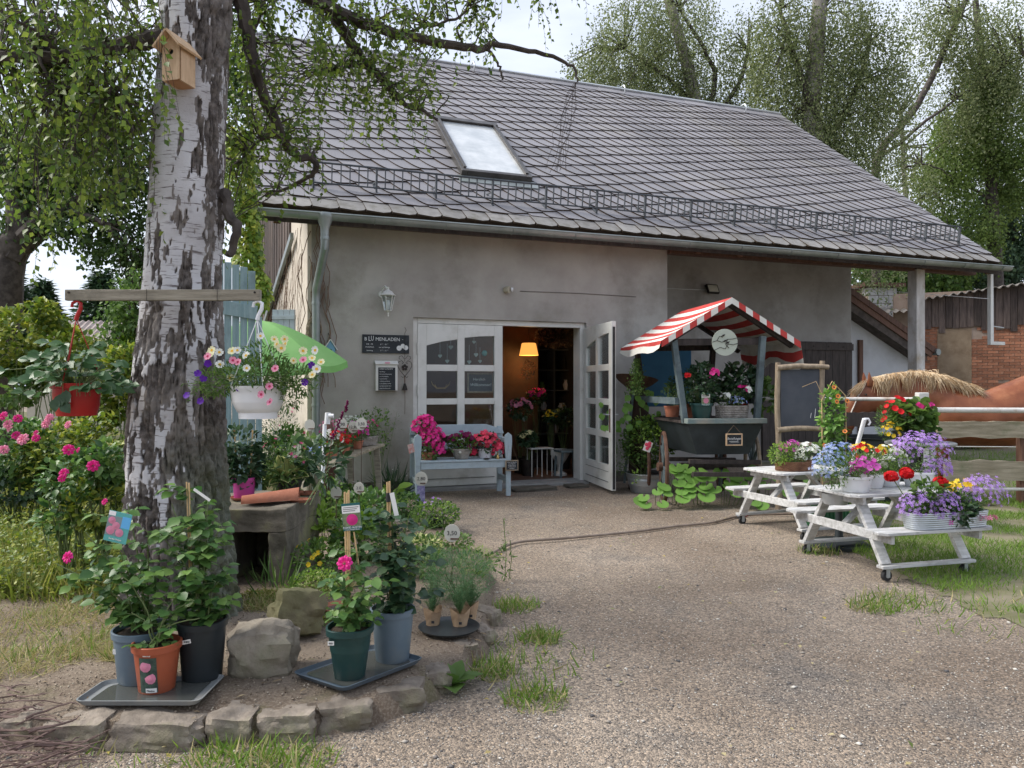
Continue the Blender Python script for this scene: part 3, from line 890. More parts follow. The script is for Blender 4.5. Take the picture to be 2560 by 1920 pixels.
klab = ["", "small kerb stone at the left edge under the twigs", "kerb stone left of the longest one in the bed edge", "longest kerb stone, below the grey tray", "short mossy kerb stone with grass in front", "kerb stone below the pale boulder, right of the mossy one",
        "squarish kerb stone below the left corner of the blue tray", "kerb stone just under the blue tray", "narrow kerb stone behind the broad leaved weed", "kerb stone between the weed and the last two small ones", "second last small kerb stone of the bed edge", "last tiny kerb stone, nearest the paper wrapped plants"]
for i, (xa, xb, yt, yb) in enumerate(kerbs):
    if i == 0: continue
    a, b = G(xa, yb - (6 if xa > 700 else 0)), G(xb, yb - (18 if xa > 700 else 0))
    c = (a + b) / 2; wdt = (b - a).length; ang = math.atan2(b.y - a.y, b.x - a.x)
    zt = .115
    dp_ = .17
    nrm = Vector((-math.sin(ang), math.cos(ang), 0))
    o = rock("kerb_stone", c + nrm * dp_ * .5 + Vector((0, 0, zt / 2 - .03)), (wdt * .90, dp_, zt + .02), i + 2, klab[i], "kerb stone", stone_m, "stones edging the raised bed", ang, .17, .72, (rnd.uniform(-.05, .05), rnd.uniform(-.05, .05)))
# two boulders in the bed
bm_ = mat("boulder_stone", (.20, .17, .135), (.34, .30, .24), 6, .9, 1.0, 22, dirt=(.12, .125, .06), dscale=2)
bm2 = mat("boulder_moss", (.13, .125, .06), (.22, .20, .11), 4, .9, .7, 25, dirt=(.09, .07, .05), dscale=3)
c = G(643, 1690, .11)
rock("boulder", c + Vector((0, .10, .088)), (.275, .22, .23), 3, "grey brown boulder in front of the birch foot", "boulder", bm_, None, .1, .2, .42)
c = G(735, 1600, .11)
rock("boulder", c + Vector((-.01, .10, .115)), (.25, .2, .22), 9, "mossy green boulder leaning behind the grey one", "boulder", bm2, None, .5, .22, .6, (-.25, .2))
# gravel: loose pebbles
n = 75000
Y = 2.2 + 8.0 * rng.random(n) ** 1.5; X = (rng.random(n) * 2 - 1) * Y * .8
keep = np.array([not inpoly(x, y) for x, y in zip(X, Y)])
X, Y = X[keep], Y[keep]
Zg = np.array([gz_(x, y) for x, y in zip(X, Y)])
s_ = rng.uniform(.0022, .0062, len(X)) * (1 + (rng.random(len(X)) > .985) * 1.6)
P = np.stack([X, Y, Zg + s_ * .2], 1)
S3 = np.stack([s_, s_ * rng.uniform(.7, 1.4, len(X)), s_ * .6], 1)
v, f = batch(T_BLOB, P, np.stack([rng.normal(size=len(X)), rng.normal(size=len(X)), rng.normal(size=len(X)) * .2], 1), (0, 0, 1), S3)
tris("gravel", [(v, f)], leafmat("pebble", [(.09, .088, .09), (.19, .17, .155), (.31, .275, .235), (.40, .36, .31), (.62, .59, .53)], .9, 0, .2), None)
n = 14000
X = rng.uniform(-5, .05, n); Y = 2.9 + 4.5 * rng.random(n) ** 1.6
keep = np.array([inpoly(x, y) for x, y in zip(X, Y)]); X, Y = X[keep], Y[keep]
Zg = np.array([bedz(x, y) for x, y in zip(X, Y)]); s_ = rng.uniform(.002, .0065, len(X))
v, f = batch(T_BLOB, np.stack([X, Y, Zg + .006], 1), jit(len(X)), (0, 0, 1), np.stack([s_, s_ * 1.2, s_ * .7], 1))
tris("bed_grit", [(v, f)], leafmat("bed_pebble", [(.10, .075, .055), (.20, .16, .12), (.33, .27, .21), (.42, .37, .3)], .9, 0, .2), None)
# lawn on the right and grass on the left
lawnm = mat("lawn_soil", (.15, .15, .07), (.24, .205, .15), 2.2, .95, .5, 40)
LAWN = [G(x, y).to_2d() for x, y in ((2290, 1460), (2130, 1385), (2150, 1330), (2010, 1300), (2060, 1265), (2250, 1240), (2700, 1235), (3300, 1300), (3300, 1560), (2560, 1545), (2420, 1520))]
def sheet(name, P, matr, z=.006, st=.09, rough=.22):
    mb = MB(); ids = {}
    xs_ = [p[0] for p in P]; ys_ = [p[1] for p in P]
    def g(i, j):
        if (i, j) not in ids:
            x, y = min(xs_) + i * st, min(ys_) + j * st
            ids[(i, j)] = len(mb.v); mb.v.append((x, y, (gz_(x, y) if abs(x) < 7 and y < 11 else -.012) + z))
        return ids[(i, j)]
    for i in range(int((max(xs_) - min(xs_)) / st) + 1):
        for j in range(int((max(ys_) - min(ys_)) / st) + 1):
            x, y = min(xs_) + (i + .5) * st, min(ys_) + (j + .5) * st
            w_ = noise.noise_vector(Vector((x * 2.2, y * 2.2, 0))) * rough + noise.noise_vector(Vector((x * 7, y * 7, 0))) * rough * .4
            if inpoly(x + w_.x, y + w_.y, P): mb.f.append((g(i, j), g(i + 1, j), g(i + 1, j + 1), g(i, j + 1))); mb.m.append(0)
    return mb.build(name, matr, None, smooth=True, kind='structure')
sheet("lawn", LAWN, lawnm, .005, .06, .42)
PAD = [(4.8, 9.3), (16, 9.0), (22, 24), (2, 30), (4.4, 14)]
sheet("paddock", PAD, mat("paddock_soil", (.12, .14, .05), (.20, .16, .13), .8, .95, .5, 30), .014, .3)
sheet("meadow", [(-30, 3.9), (-3.3, 4.6), (-2.6, 9.5), (-8, 30), (-60, 60)], mat("meadow_soil", (.08, .10, .03), (.13, .11, .05), 1.5, .95, .5, 30), .03, .4)
def grass(name, n, samp, h, matr, label=None, spread=.5):
    P = np.array([samp() for _ in range(n)])
    hh = rng.uniform(h[0], h[1], n)
    D = np.stack([rng.normal(size=n) * spread, rng.normal(size=n) * spread, np.ones(n)], 1)
    wv = rng.uniform(.8, 1.5, n)
    S = np.stack([hh * 1.4 * wv if h[1] < .1 else hh * .7 * wv, hh, hh * 1.6], 1)
    v, f = batch(T_BLADE, P, D, jit(n), S)
    return tris(name, [(v, f)], matr, None, label=label)
def insidepoly(P, z):
    xs_ = [p[0] for p in P]; ys_ = [p[1] for p in P]
    def s():
        while True:
            x, y = rnd.uniform(min(xs_), max(xs_)), rnd.uniform(min(ys_), max(ys_))
            if inpoly(x, y, P) and y < 9.4 and noise.noise(Vector((x * 1.5, y * 1.5, 5))) > -.35 + rnd.random() * .2: return (x, y, z)
    return s
grass("lawn_grass", 60000, insidepoly(LAWN, .02), (.02, .065), lf_grass)
def clumps(cl, z=0):
    def s():
        cx_, cy_, r_ = rnd.choice(cl); a = rnd.random() * 6.28; q = rnd.random() ** .6 * r_ * 1.3
        x, y = cx_ + math.cos(a) * q, cy_ + math.sin(a) * q
        return (x, y, (bedz(x, y) if z else gz_(x, y) if abs(x) < 7 and y < 11 else 0))
    return s
cl = []
for px, py, r_ in ((1300, 1660, .3), (1290, 1520, .12), (1350, 1600, .1), (580, 1895, .13), (420, 1915, .3), (2420, 1520, .5), (2500, 1480, .5), (2180, 1515, .12), (2250, 1500, .2), (1230, 1680, .1), (740, 1900, .12), (2050, 1380, .15), (1340, 1750, .12)):
    p = G(px, py); cl.append((p.x, p.y, r_))
grass("path_grass", 2600, clumps(cl), (.02, .09), lf_grass)
grass("dry_grass", 1100, clumps(cl), (.03, .09), lf_dry, None, .9)
cl = []
for px, py, r_ in ((240, 1620, .16), (110, 1600, .25), (0, 1560, .3), (180, 1540, .2), (60, 1660, .18), (310, 1640, .07), (720, 1490, .12), (660, 1520, .1), (840, 1470, .1), (300, 1480, .2)):
    p = G(px, py, .1); cl.append((p.x, p.y, r_))
grass("bed_dry_grass", 5200, clumps(cl, 1), (.03, .10), lf_dry, None, 1.3)
grass("bed_grass", 1300, clumps(cl, 1), (.03, .10), lf_grass)
# tall meadow grass on the left behind
def tall():
    while True:
        y = rnd.uniform(4.6, 7.0); x = rnd.uniform(-.78, -.33) * y - .1
        if x < -2.3 or y > 5.6: return (x, y, .03)
grass("tall_grass", 9000, tall, (.10, .36), leafmat("tall_grass", [(.10, .15, .025), (.17, .22, .04), (.26, .28, .07), (.33, .30, .12)], .5, .4), None, .28)
P = np.array([tall() for _ in range(1500)]); P = np.repeat(P, 14, 0) + np.stack([rng.normal(size=21000) * .035, rng.normal(size=21000) * .035, rng.random(21000) ** .8 * np.repeat(rng.uniform(.12, .45, 1500), 14)], 1)
v, f = batch(T_LEAF, P, jit(21000) * [1, 1, .4] + [0, 0, .2], [0, -.3, 1.0] + jit(21000, .3), rng.uniform(.018, .042, 21000)); tris("weeds", [(v, f)], lf_hedge, None)
n = 420
q = [(x, y) for x, y in zip(rng.uniform(-4, .05, 3000), rng.uniform(2.9, 6, 3000)) if inpoly(x, y)][:n]
P = np.array([(x, y, bedz(x, y) + .014) for x, y in q]); n = len(P)
v, f = batch(T_LONG, P, jit(n) * [1, 1, .2], (0, 0, 1), rng.uniform(.015, .05, n)); tris("dry_litter", [(v, f)], leafmat("litter", [(.10, .07, .045), (.22, .16, .09), (.36, .29, .17), (.13, .14, .05)], .9, 0), None)
c_ = G(655, 1500, .11); n = 2600; P, d = ball(n, (c_.x, c_.y, .10), (.30, .22, .05), .3); v, f = batch(T_LEAF, P, d + [0, 0, .6], jit(n) + [0, 0, 1], rng.uniform(.008, .02, n)); tris("foot_moss", [(v, f)], leafmat("moss_green", [(.09, .11, .02), (.15, .17, .03), (.22, .22, .05)], .9, .1), None)
# litter: small yellow leaves on the path
n = 160
Y = rng.uniform(2.6, 9, n); X = rng.uniform(-.55, .55, n) * Y
v, f = batch(T_LEAF, np.stack([X, Y, np.full(n, .016)], 1), np.stack([rng.normal(size=n), rng.normal(size=n), rng.normal(size=n) * .2], 1), (0, 0, 1), rng.uniform(.018, .04, n))
tris("fallen_leaves", [(v, f)], leafmat("fallen_leaf", [(.42, .34, .08), (.30, .24, .1), (.5, .44, .25), (.14, .2, .04)], .7, .2), None)
# ================================================================ BIRCH IN FRONT
TY = 4.42
prof_px = [(-120, 402, 585), (100, 402, 570), (300, 388, 560), (500, 377, 556), (700, 364, 550), (800, 355, 552), (900, 342, 556), (1000, 332, 558), (1100, 324, 560), (1200, 322, 564), (1300, 320, 570), (1400, 320, 582), (1460, 318, 590), (1510, 314, 598), (1550, 308, 608)]
tz = [EYE - (y - HY) / F * TY for y, _, _ in prof_px][::-1]
tcx = [((a + b) / 2 - CX) / F * TY for _, a, b in prof_px][::-1]
tr_ = [(b - a) / 2 / F * TY for _, a, b in prof_px][::-1]
birch = thing("birch_tree", "old birch with peeling white bark carrying a nest box and a crossbar", "tree", (tcx[0], TY, .05))
NT, NZ = 220, 640
vs = []; bark = []; lich = []
z0_, z1_ = tz[0] - .03, tz[-1]
def sm(a, b, x): t = max(0, min(1, (x - a) / (b - a))); return t * t * (3 - 2 * t)
for j in range(NZ + 1):
    z = z0_ + (z1_ - z0_) * (j / NZ)
    cx_, r_ = float(np.interp(z, tz, tcx)), float(np.interp(z, tz, tr_))
    for i in range(NT):
        a = 2 * math.pi * i / NT; ca, sa = math.cos(a), math.sin(a)
        P_ = Vector((ca * 1.0, sa * 1.0, z * 1.0))
        big = noise.noise(Vector((ca * 1.6, sa * 1.6, z * 1.5 + 3)))
        mid = noise.noise(Vector((ca * 3.6, sa * 3.6, z * 4.2)))
        fin = noise.noise(Vector((ca * 9, sa * 9, z * 11)))
        right = sm(.15, .85, ca + .3 * mid + .15 * fin)
        left = sm(.62, .98, -ca) * .30
        k = big * .42 + mid * .50 + fin * .38 + noise.noise(Vector((ca * 22, sa * 22, z * 26))) * .30 + right * .50 + left + sm(2.3, 1.05, z) * .46 + sm(1.1, .3, z) * .55 + sm(3.2, 3.5, z) * .22 - .31 + .08 * sm(2.4, 1.8, z)
        k = sm(-.03, .16, k)
        fur = abs(noise.noise(Vector((ca * 7.5, sa * 7.5, z * 5.5 + big)))) * 1.6 + abs(noise.noise(Vector((ca * 16, sa * 16, z * 13)))) * .9
        fine = noise.noise(Vector((ca * 40, sa * 40, z * 34)))
        d = k * (.032 * min(1, fur) - .026 + fine * .006) + (1 - k) * (mid * .003)
        flare = 1 + .09 * sm(.75, .05, z) * (math.cos(3 * a + .8) * .6 + math.cos(5 * a) * .4)
        rr = r_ * flare * .975 + d * (1 + .6 * sm(1.5, .5, z))
        vs.append((cx_ + ca * rr, TY + sa * rr, z)); bark.append(k * (.45 + .55 * min(1, fur * 1.5)) if k > .5 else k * .6)
        lich.append(sm(.0, .6, ca + mid * .5) * sm(1.35, .7, z) * .75)
fs = [(j * NT + i, j * NT + (i + 1) % NT, (j + 1) * NT + (i + 1) % NT, (j + 1) * NT + i) for j in range(NZ) for i in range(NT)]
m = MB(); m.v, m.f, m.m = vs, fs, [0] * len(fs)
def barkmat():
    mm, t, b = _new("birch_bark")
    at = t.nodes.new("ShaderNodeAttribute"); at.attribute_name = 'bark'
    al = t.nodes.new("ShaderNodeAttribute"); al.attribute_name = 'lichen'
    v = _vec(t, (1, 1, 1)); vh = _vec(t, (9, 9, 90))
    white = _mixc(t, _ramp(t, _noise(t, 2.2, 4, .6, v), (.4, 0), (.65, 1)), (.60, .60, .62), (.40, .38, .38))
    lent = _ramp(t, _noise(t, 1.0, 3, .6, vh), (.56, 0), (.64, .85))
    white = _mixc(t, lent, white, (.11, .09, .085))
    dark = _mixc(t, _ramp(t, _noise(t, 18, 6, .7, v), (.35, 0), (.68, 1)), (.045, .037, .033), (.20, .175, .16))
    dark = _mixc(t, _ramp(t, _noise(t, 5, 4, .6, v), (.45, 0), (.6, .7)), dark, (.26, .235, .215))
    green = _mixc(t, _ramp(t, _noise(t, 7, 6, .7, v), (.45, 0), (.6, 1)), (.14, .16, .12), (.08, .095, .04))
    dl = _mixc(t, al.outputs['Fac'], dark, green)
    f = _ramp(t, at.outputs['Fac'], (.08, 0), (.32, 1))
    t.links.new(_mixc(t, f, white, dl), b.inputs['Base Color'])
    b.inputs['Roughness'].default_value = .85; b.inputs['Specular IOR Level'].default_value = .25
    _bump(t, b, _noise(t, 60, 8, .75, _vec(t, (1, 1, 1.5))), .5, .012)
    return mm
bark_m = barkmat()
bark_br = mat("branch_bark", (.035, .028, .024), (.095, .08, .07), 9, .9, .5, 40)
trunk = m.build("trunk", bark_m, birch, smooth=True, world=True)
for nm, dat in (("bark", bark), ("lichen", lich)):
    at_ = trunk.data.attributes.new(nm, 'FLOAT', 'POINT'); at_.data.foreach_set('value', dat)
def curvy(pts, rr, wob=.02, sub=4):
    """smooth an elbowed line and roughen it"""
    pts = [Vector(p) for p in pts]; o_, ro = [], []
    for i in range(len(pts) - 1):
        p0, p1, p2, p3 = pts[max(i - 1, 0)], pts[i], pts[i + 1], pts[min(i + 2, len(pts) - 1)]
        for k in range(sub):
            t = k / sub
            q = .5 * ((2 * p1) + (-p0 + p2) * t + (2 * p0 - 5 * p1 + 4 * p2 - p3) * t * t + (-p0 + 3 * p1 - 3 * p2 + p3) * t ** 3)
            o_.append(q + Vector((rnd.uniform(-1, 1), rnd.uniform(-1, 1), rnd.uniform(-1, 1))) * wob * .3)
            ro.append(rr[0] + (rr[1] - rr[0]) * (i + t) / (len(pts) - 1))
    o_.append(pts[-1]); ro.append(rr[1])
    return o_, ro
BR = [
    ([(455, 95, 4.4), (390, 92, 4.3), (330, 108, 4.25), (240, 122, 4.2), (150, 140, 4.15), (60, 140, 4.1), (-60, 142, 4.0)], (.055, .028)),
    ([(580, -120, 4.5), (600, 0, 4.55), (625, 120, 4.6), (655, 230, 4.7), (700, 335, 4.85), (740, 390, 4.95), (782, 398, 5.0), (788, 425, 5.0), (760, 450, 5.05), (690, 480, 5.1)], (.05, .010)),
    ([(560, -160, 4.5), (780, -30, 5.0), (860, 80, 5.3), (905, 150, 5.4), (950, 190, 5.45), (990, 235, 5.5), (1012, 262, 5.5), (1060, 275, 5.5), (1094, 302, 5.5)], (.05, .008)),
    ([(560, -200, 4.5), (760, -20, 4.9), (850, 30, 5.1), (960, 75, 5.3), (1080, 100, 5.5), (1180, 120, 5.6), (1212, 118, 5.7), (1235, 107, 5.7), (1320, 125, 5.8), (1400, 148, 5.9), (1436, 172, 5.9), (1444, 205, 5.9)], (.05, .007)),
    ([(1212, 118, 5.7), (1240, 150, 5.7), (1252, 175, 5.7), (1256, 198, 5.7)], (.012, .008)),
    ([(560, 480, 4.4), (575, 540, 4.35), (592, 570, 4.3), (582, 620, 4.3), (570, 640, 4.3)], (.035, .02)),
    ([(700, 335, 4.85), (660, 345, 4.9), (620, 375, 4.9), (600, 400, 4.9)], (.012, .004)),
    ([(625, 120, 4.6), (640, 60, 4.7), (660, 0, 4.8)], (.016, .01)),
    ([(905, 150, 5.4), (880, 160, 5.4), (850, 172, 5.4)], (.010, .005)),
    ([(1000, 85, 5.35), (1080, 60, 5.5), (1150, 40, 5.6), (1180, -20, 5.7)], (.014, .008)),
    ([(150, 140, 4.15), (110, 100, 4.0), (75, 70, 3.9), (0, 30, 3.8)], (.014, .006)),
    ([(100, 142, 4.1), (140, 215, 4.1), (215, 220, 4.1), (280, 245, 4.1)], (.010, .004)),
    ([(560, -200, 4.5), (300, -120, 4.0), (0, -100, 3.6)], (.04, .02)),
    ([(560, -220, 4.5), (900, -130, 4.9), (1500, -90, 5.4)], (.04, .015)),
]
nodes = []
m = MB()
for pts, rr in BR:
    q, ro = curvy([W(*p) for p in pts], rr, .03)
    m.tube(q, ro, 8)
    nodes += q
m.build("limbs", bark_br, birch, smooth=True, world=True, kind='stuff')
nodes_np = np.array([tuple(p) for p in nodes])
twm = MB(); LP, LD, LN, LS = [], [], [], []
def strand(a, ln, leaf=.042, drift=.12, step=.034, thick=.0016):
    k = max(3, int(ln / .09)); p = Vector(a); pts = [p.copy()]
    d = Vector((rnd.gauss(0, .5), rnd.gauss(0, .5), -.25)); sway = Vector((rnd.gauss(0, drift), rnd.gauss(0, drift), 0))
    for i in range(k):
        d = (d * .55 + Vector((sway.x, sway.y, -1)) * .45 + Vector((rnd.gauss(0, .1), rnd.gauss(0, .1), 0))).normalized()
        p = p + d * (ln / k); pts.append(p.copy())
    twm.tube(pts, [thick * (1 - .5 * i / k) for i in range(k + 1)], 3, False)
    nl = int(ln / step)
    for i in range(nl):
        t = (i + rnd.random() * .6) / nl * k; q = int(min(t, k - 1)); f_ = t - q
        pos = pts[q].lerp(pts[min(q + 1, k)], f_)
        a_ = rnd.random() * 6.283
        LP.append(pos); LD.append((math.cos(a_) * .8, math.sin(a_) * .8, -.75 + rnd.gauss(0, .3))); LN.append((rnd.gauss(0, .6), rnd.gauss(0, .6), .6)); LS.append(leaf * rnd.uniform(.6, 1.25))
def zone(n, xa, xb, ya, yb, Ya, Yb, la, lb, leaf=.042, top=None):
    for _ in range(n):
        x, y, Yd = rnd.uniform(xa, xb), rnd.uniform(ya, yb), rnd.uniform(Ya, Yb)
        a = W(x, y, Yd)
        near = nodes_np[np.argmin(((nodes_np - np.array(a)) ** 2).sum(1))]
        nv = Vector(near); dist = (nv - a).length
        if dist > .06:
            mid = nv.lerp(a, .5) + Vector((rnd.gauss(0, .06), rnd.gauss(0, .06), .08 * dist + .03))
            q, _ = curvy([nv, mid, a], (1, 1), .02, 4)
            twm.tube(q, [.0045 * (1 - i / len(q)) + .0018 for i in range(len(q))], 4, False)
            for i in range(1, len(q)):
                for _k in range(1):
                    LP.append(q[i]); LD.append(tuple(Vector((rnd.gauss(0, 1), rnd.gauss(0, 1), -.3)))); LN.append((rnd.gauss(0, .5), rnd.gauss(0, .5), .7)); LS.append(leaf * rnd.uniform(.6, 1.2))
        strand(a, rnd.uniform(la, lb), leaf)
zone(125, -20, 385, -160, 60, 3.5, 4.9, .35, .95)
zone(150, -20, 370, 60, 330, 3.9, 5.6, .25, .62)
zone(44, -20, 300, 300, 480, 4.2, 5.6, .2, .5)
zone(6, 60, 130, 480, 560, 4.0, 4.6, .25, .5)
zone(60, 150, 380, 150, 420, 3.9, 4.5, .3, .7)
zone(75, 570, 860, -150, 130, 4.5, 5.6, .3, .8)
zone(95, 570, 800, 130, 400, 4.6, 5.6, .2, .5)
zone(100, 780, 1080, -100, 170, 4.9, 5.8, .25, .6)
zone(42, 860, 1080, 140, 270, 5.1, 5.8, .2, .42)
zone(46, 1060, 1260, -120, 60, 5.2, 6.0, .2, .5)
zone(12, 1230, 1400, -140, -60, 5.3, 5.8, .2, .42)
zone(2, 1335, 1350, -60, -40, 5.4, 5.6, .45, .55)
zone(3, 1330, 1360, -60, -40, 5.4, 5.6, .3, .5)
zone(3, 1425, 1480, -80, -40, 5.4, 5.6, .2, .34)
zone(16, 570, 640, 400, 560, 4.7, 5.3, .15, .4)
twm.build("twigs", bark_br, birch, world=True, kind='stuff')
LP, LD, LN, LS = (np.array([tuple(p) for p in q]) if q is not LS else np.array(q) for q in (LP, LD, LN, LS))
nbp = np.array(tuple(W(430, 150, 4.0))); ok = (np.abs(LP[:, 0] - nbp[0]) > .17) | (np.abs(LP[:, 2] - nbp[2]) > .24) | (LP[:, 1] > 4.4)
v, f = batch(T_LEAF, LP[ok], LD[ok], LN[ok], LS[ok])
tris("foliage", [(v, f)], lf_birch, birch)
print("birch leaves", len(LP))
# bare hanging twigs near the ridge
m = MB()
for i in range(9):
    a = W(1442 + rnd.uniform(-6, 6), 205, 5.9); pts = [a]
    for k in range(7): pts.append(pts[-1] + Vector((rnd.uniform(-.07, .03), rnd.uniform(-.03, .03), -.10)))
    m.tube(pts, .0018, 3)
m.build("bare_twigs", bark_br, birch, world=True, kind='stuff')

# ---------------------------------------------------------------- nest box
nb = thing("nest_box", "pale wooden nest box with round hole nailed high on the birch", "nest box", W(426, 199, 4.09), R(-13))
nb.scale = (.9, .9, .9)
a = MB(); a.box(-.062, .062, -.001, .011, 0, .20)
hexs = [(.062, .20), (0, .272), (-.062, .20)]
a = MB()
# front with a real hole
ring = 20; cz = .175; hr = .0175
outer = [(-.062, 0), (.062, 0), (.062, .205), (0, .285), (-.062, .205)]
def around(poly, n):
    L = []; tot = 0; seg = []
    for i in range(len(poly)):
        p, q = Vector(poly[i]), Vector(poly[(i + 1) % len(poly)]); seg.append((p, q, (q - p).length)); tot += (q - p).length
    res = []
    for k in range(n):
        d = tot * k / n
        for p, q, l in seg:
            if d <= l: res.append(p.lerp(q, d / l)); break
            d -= l
    return res
oo = around(outer, 40)
ang = [math.atan2(p.y - cz, p.x) for p in oo]
inn = [(hr * math.cos(t), cz + hr * math.sin(t)) for t in ang]
vs = [(p.x, 0, p.y) for p in oo] + [(x, 0, z) for x, z in inn] + [(x, .014, z) for x, z in inn]
fs = [(i, (i + 1) % 40, 40 + (i + 1) % 40, 40 + i) for i in range(40)] + [(40 + i, 40 + (i + 1) % 40, 80 + (i + 1) % 40, 80 + i) for i in range(40)]
a.add(vs, fs); a.build("front_board", new_wood, nb)
a = MB(); a.box(-.0615, .0615, .016, .12, .13, .20); a.build("hollow", mat("hollow_dark", (.01, .008, .006)), nb)
for x in (-.062, .050):
    a = MB(); a.box(x, x + .012, .0145, .15, 0, .205); a.build("side_board", new_wood, nb)
a = MB(); a.box(-.0495, .0495, .0145, .15, 0, .012); a.build("bottom_board", mat("nest_bottom", (.40, .2, .1), (.5, .28, .16), 8, .7), nb)
for sx in (-1, 1):
    a = MB(); a.bar((sx * .003, .06, .293), (sx * .092, .06, .192), .22, .013, (0, 0, 1)); a.build("roof_board", new_wood, nb)

# ---------------------------------------------------------------- crossbar and hanging pots
HYd = 4.05
pl_a, pl_b = W(165, 738, HYd), W(652, 738, HYd)
cb = thing("crossbar", "weathered grey plank fixed across the birch trunk with a pot at each end", "plank", (pl_a + pl_b) / 2)
a = MB(); a.bar(pl_a, pl_b, .03, .060); a.build("plank", grey_wood, cb, world=True, bevel=.004)
for px in (172, 637):
    a = MB(); q = W(px, 731, HYd - .018); a.tube([q, q + Vector((0, -.006, 0))], .006, 8); a.build("screw", iron, cb, world=True)
for px in (370, 546):
    a = MB(); q = W(px, 738, HYd); a.tube([q + Vector((0, -.018, .032)), q + Vector((0, -.018, -.032)), q + Vector((.006, -.0, -.034)), q + Vector((0, .2, 0))], .0012, 4); a.build("wire", iron, cb, world=True)

def pot_mesh(rt, rb, h, rim=.012, riml=.02, th=.004, sq=0.0, n=28, inner=None):
    a = MB()
    pr = [(0.001, .002), (rb * .96, 0), (rb, .004), (rt - (rt - rb) * riml / h - .001, h - riml), (rt + rim * .35, h - riml + .001), (rt + rim * .4, h - .002), (rt + rim * .2, h), (rt - th, h), (rt - th - .003, h - .02), (rt - th - .01, h * .55)]
    a.lathe(pr, n, sq=sq); return a
def soil_disc(parent, r, z, sq=0.0):
    a = MB(); k = 20
    pr = [(0.001, z + .006), (r * .6, z + .008), (r, z)]
    a.lathe(pr, k, sq=sq); return a.build("soil", soil, parent, smooth=True)
def potplant(name, label, cat, base, pot, fol=(), fl=(), stems=0, group=None, rz=0.0, stem_m=None, sq=0.0, potname="pot"):
    """pot = (top radius, bottom radius, height, material); fol and fl: (offset, radii, n, size, material, template, mode)"""
    t = thing(name, label, cat, base, rz, group)
    hp = 0
    if pot:
        rt, rb, hp, pm_ = pot
        pot_mesh(rt, rb, hp, riml=min(.03, hp * .16), sq=sq).build(potname, pm_, t, smooth=True)
        soil_disc(t, rt - .008, hp - .022, sq)
    foliage(t, fol, fl, stems, hp, stem_m)
    return t
def foliage(t, fol, fl, stems=0, hp=0, stem_m=None):
    bs, ms = [], []
    for off, rad, n, sz, mt, T in fol:
        P, d = ball(n, off, rad, .35)
        D = d * .8 + jit(n, .45) + np.array([0, 0, .15]); Nn = np.array([0, 0, 1.0]) + d * .6 + jit(n, .35)
        v, f = batch(T, P, D, Nn, rng.uniform(.65, 1.25, n) * sz)
        if mt not in ms: ms.append(mt)
        bs.append((v, f, ms.index(mt)))
    if bs: tris("foliage", bs, ms, t, world=False)
    if stems:
        a = MB()
        for k in range(stems):
            off, rad = fol[k % len(fol)][0], fol[k % len(fol)][1]
            e = Vector(off) + Vector((rnd.uniform(-.75, .75) * rad[0], rnd.uniform(-.75, .75) * rad[1], rnd.uniform(-.3, .8) * rad[2]))
            s0_ = Vector((rnd.gauss(0, .012), rnd.gauss(0, .012), max(0, hp - .02)))
            a.tube([s0_, s0_.lerp(e, .5) + Vector((rnd.gauss(0, .02), rnd.gauss(0, .02), .01)), e], [.0032, .0025, .0015], 5)
        a.build("stems", stem_m or stem_green, t, kind='stuff', smooth=True)
    bs, ms = [], []
    for it in fl:
        off, rad, n, sz, mt, T = it[:6]
        P, d = ball(n, off, rad, .92, -.35)
        Nn = d + np.array([0, -.55, .35]) + jit(n, .25)
        v, f = facing(T, P, Nn, rng.uniform(.75, 1.15, n) * sz)
        if mt not in ms: ms.append(mt)
        bs.append((v, f, ms.index(mt)))
        if len(it) > 6:
            cm = it[6]
            if cm not in ms: ms.append(cm)
            v, f = facing(T_DISC, P + unit(Nn) * sz * .03, Nn, np.full(n, sz * .3)); bs.append((v, f, ms.index(cm)))
    if bs: tris("blossoms", bs, ms, t, world=False)

# big leaves as parts of their own
def leafpart(t, pos, d, nrm, size, T, matr, name="leaf", wid=1.0):
    v, f = batch(T, [tuple(pos)], [tuple(d)], [tuple(nrm)], np.array([[size * wid, size, size]]))
    me = bpy.data.meshes.new(name); me.from_pydata([tuple(p) for p in v], [], [tuple(q) for q in f])
    for m_ in (matr if isinstance(matr, (list, tuple)) else [matr]): me.materials.append(m_)
    me.polygons.foreach_set('use_smooth', [True] * len(f))
    o = bpy.data.objects.new(name, me); link(o, t); return o

def hook(t, zt, zr, r, matr, n=3):
    a = MB()
    a.tube([(.0 - .028, 0, zt - .035), (-.024, 0, zt - .012), (0, 0, zt), (.022, 0, zt - .014), (.02, 0, zt - .045), (.002, 0, zt - .08), (-.004, 0, zt - .105)], [.008, .008, .009, .010, .011, .011, .012], 10)
    a.build("hook", matr, t, smooth=True)
    for k in range(n):
        an = 2 * math.pi * k / n + .5
        b = MB(); b.tube([(-.004, 0, zt - .10), (math.cos(an) * r * .5, math.sin(an) * r * .5, (zt - .1 + zr) / 2), (math.cos(an) * r, math.sin(an) * r, zr)], .0028, 6)
        b.build("hanger_cord", matr, t, smooth=True)
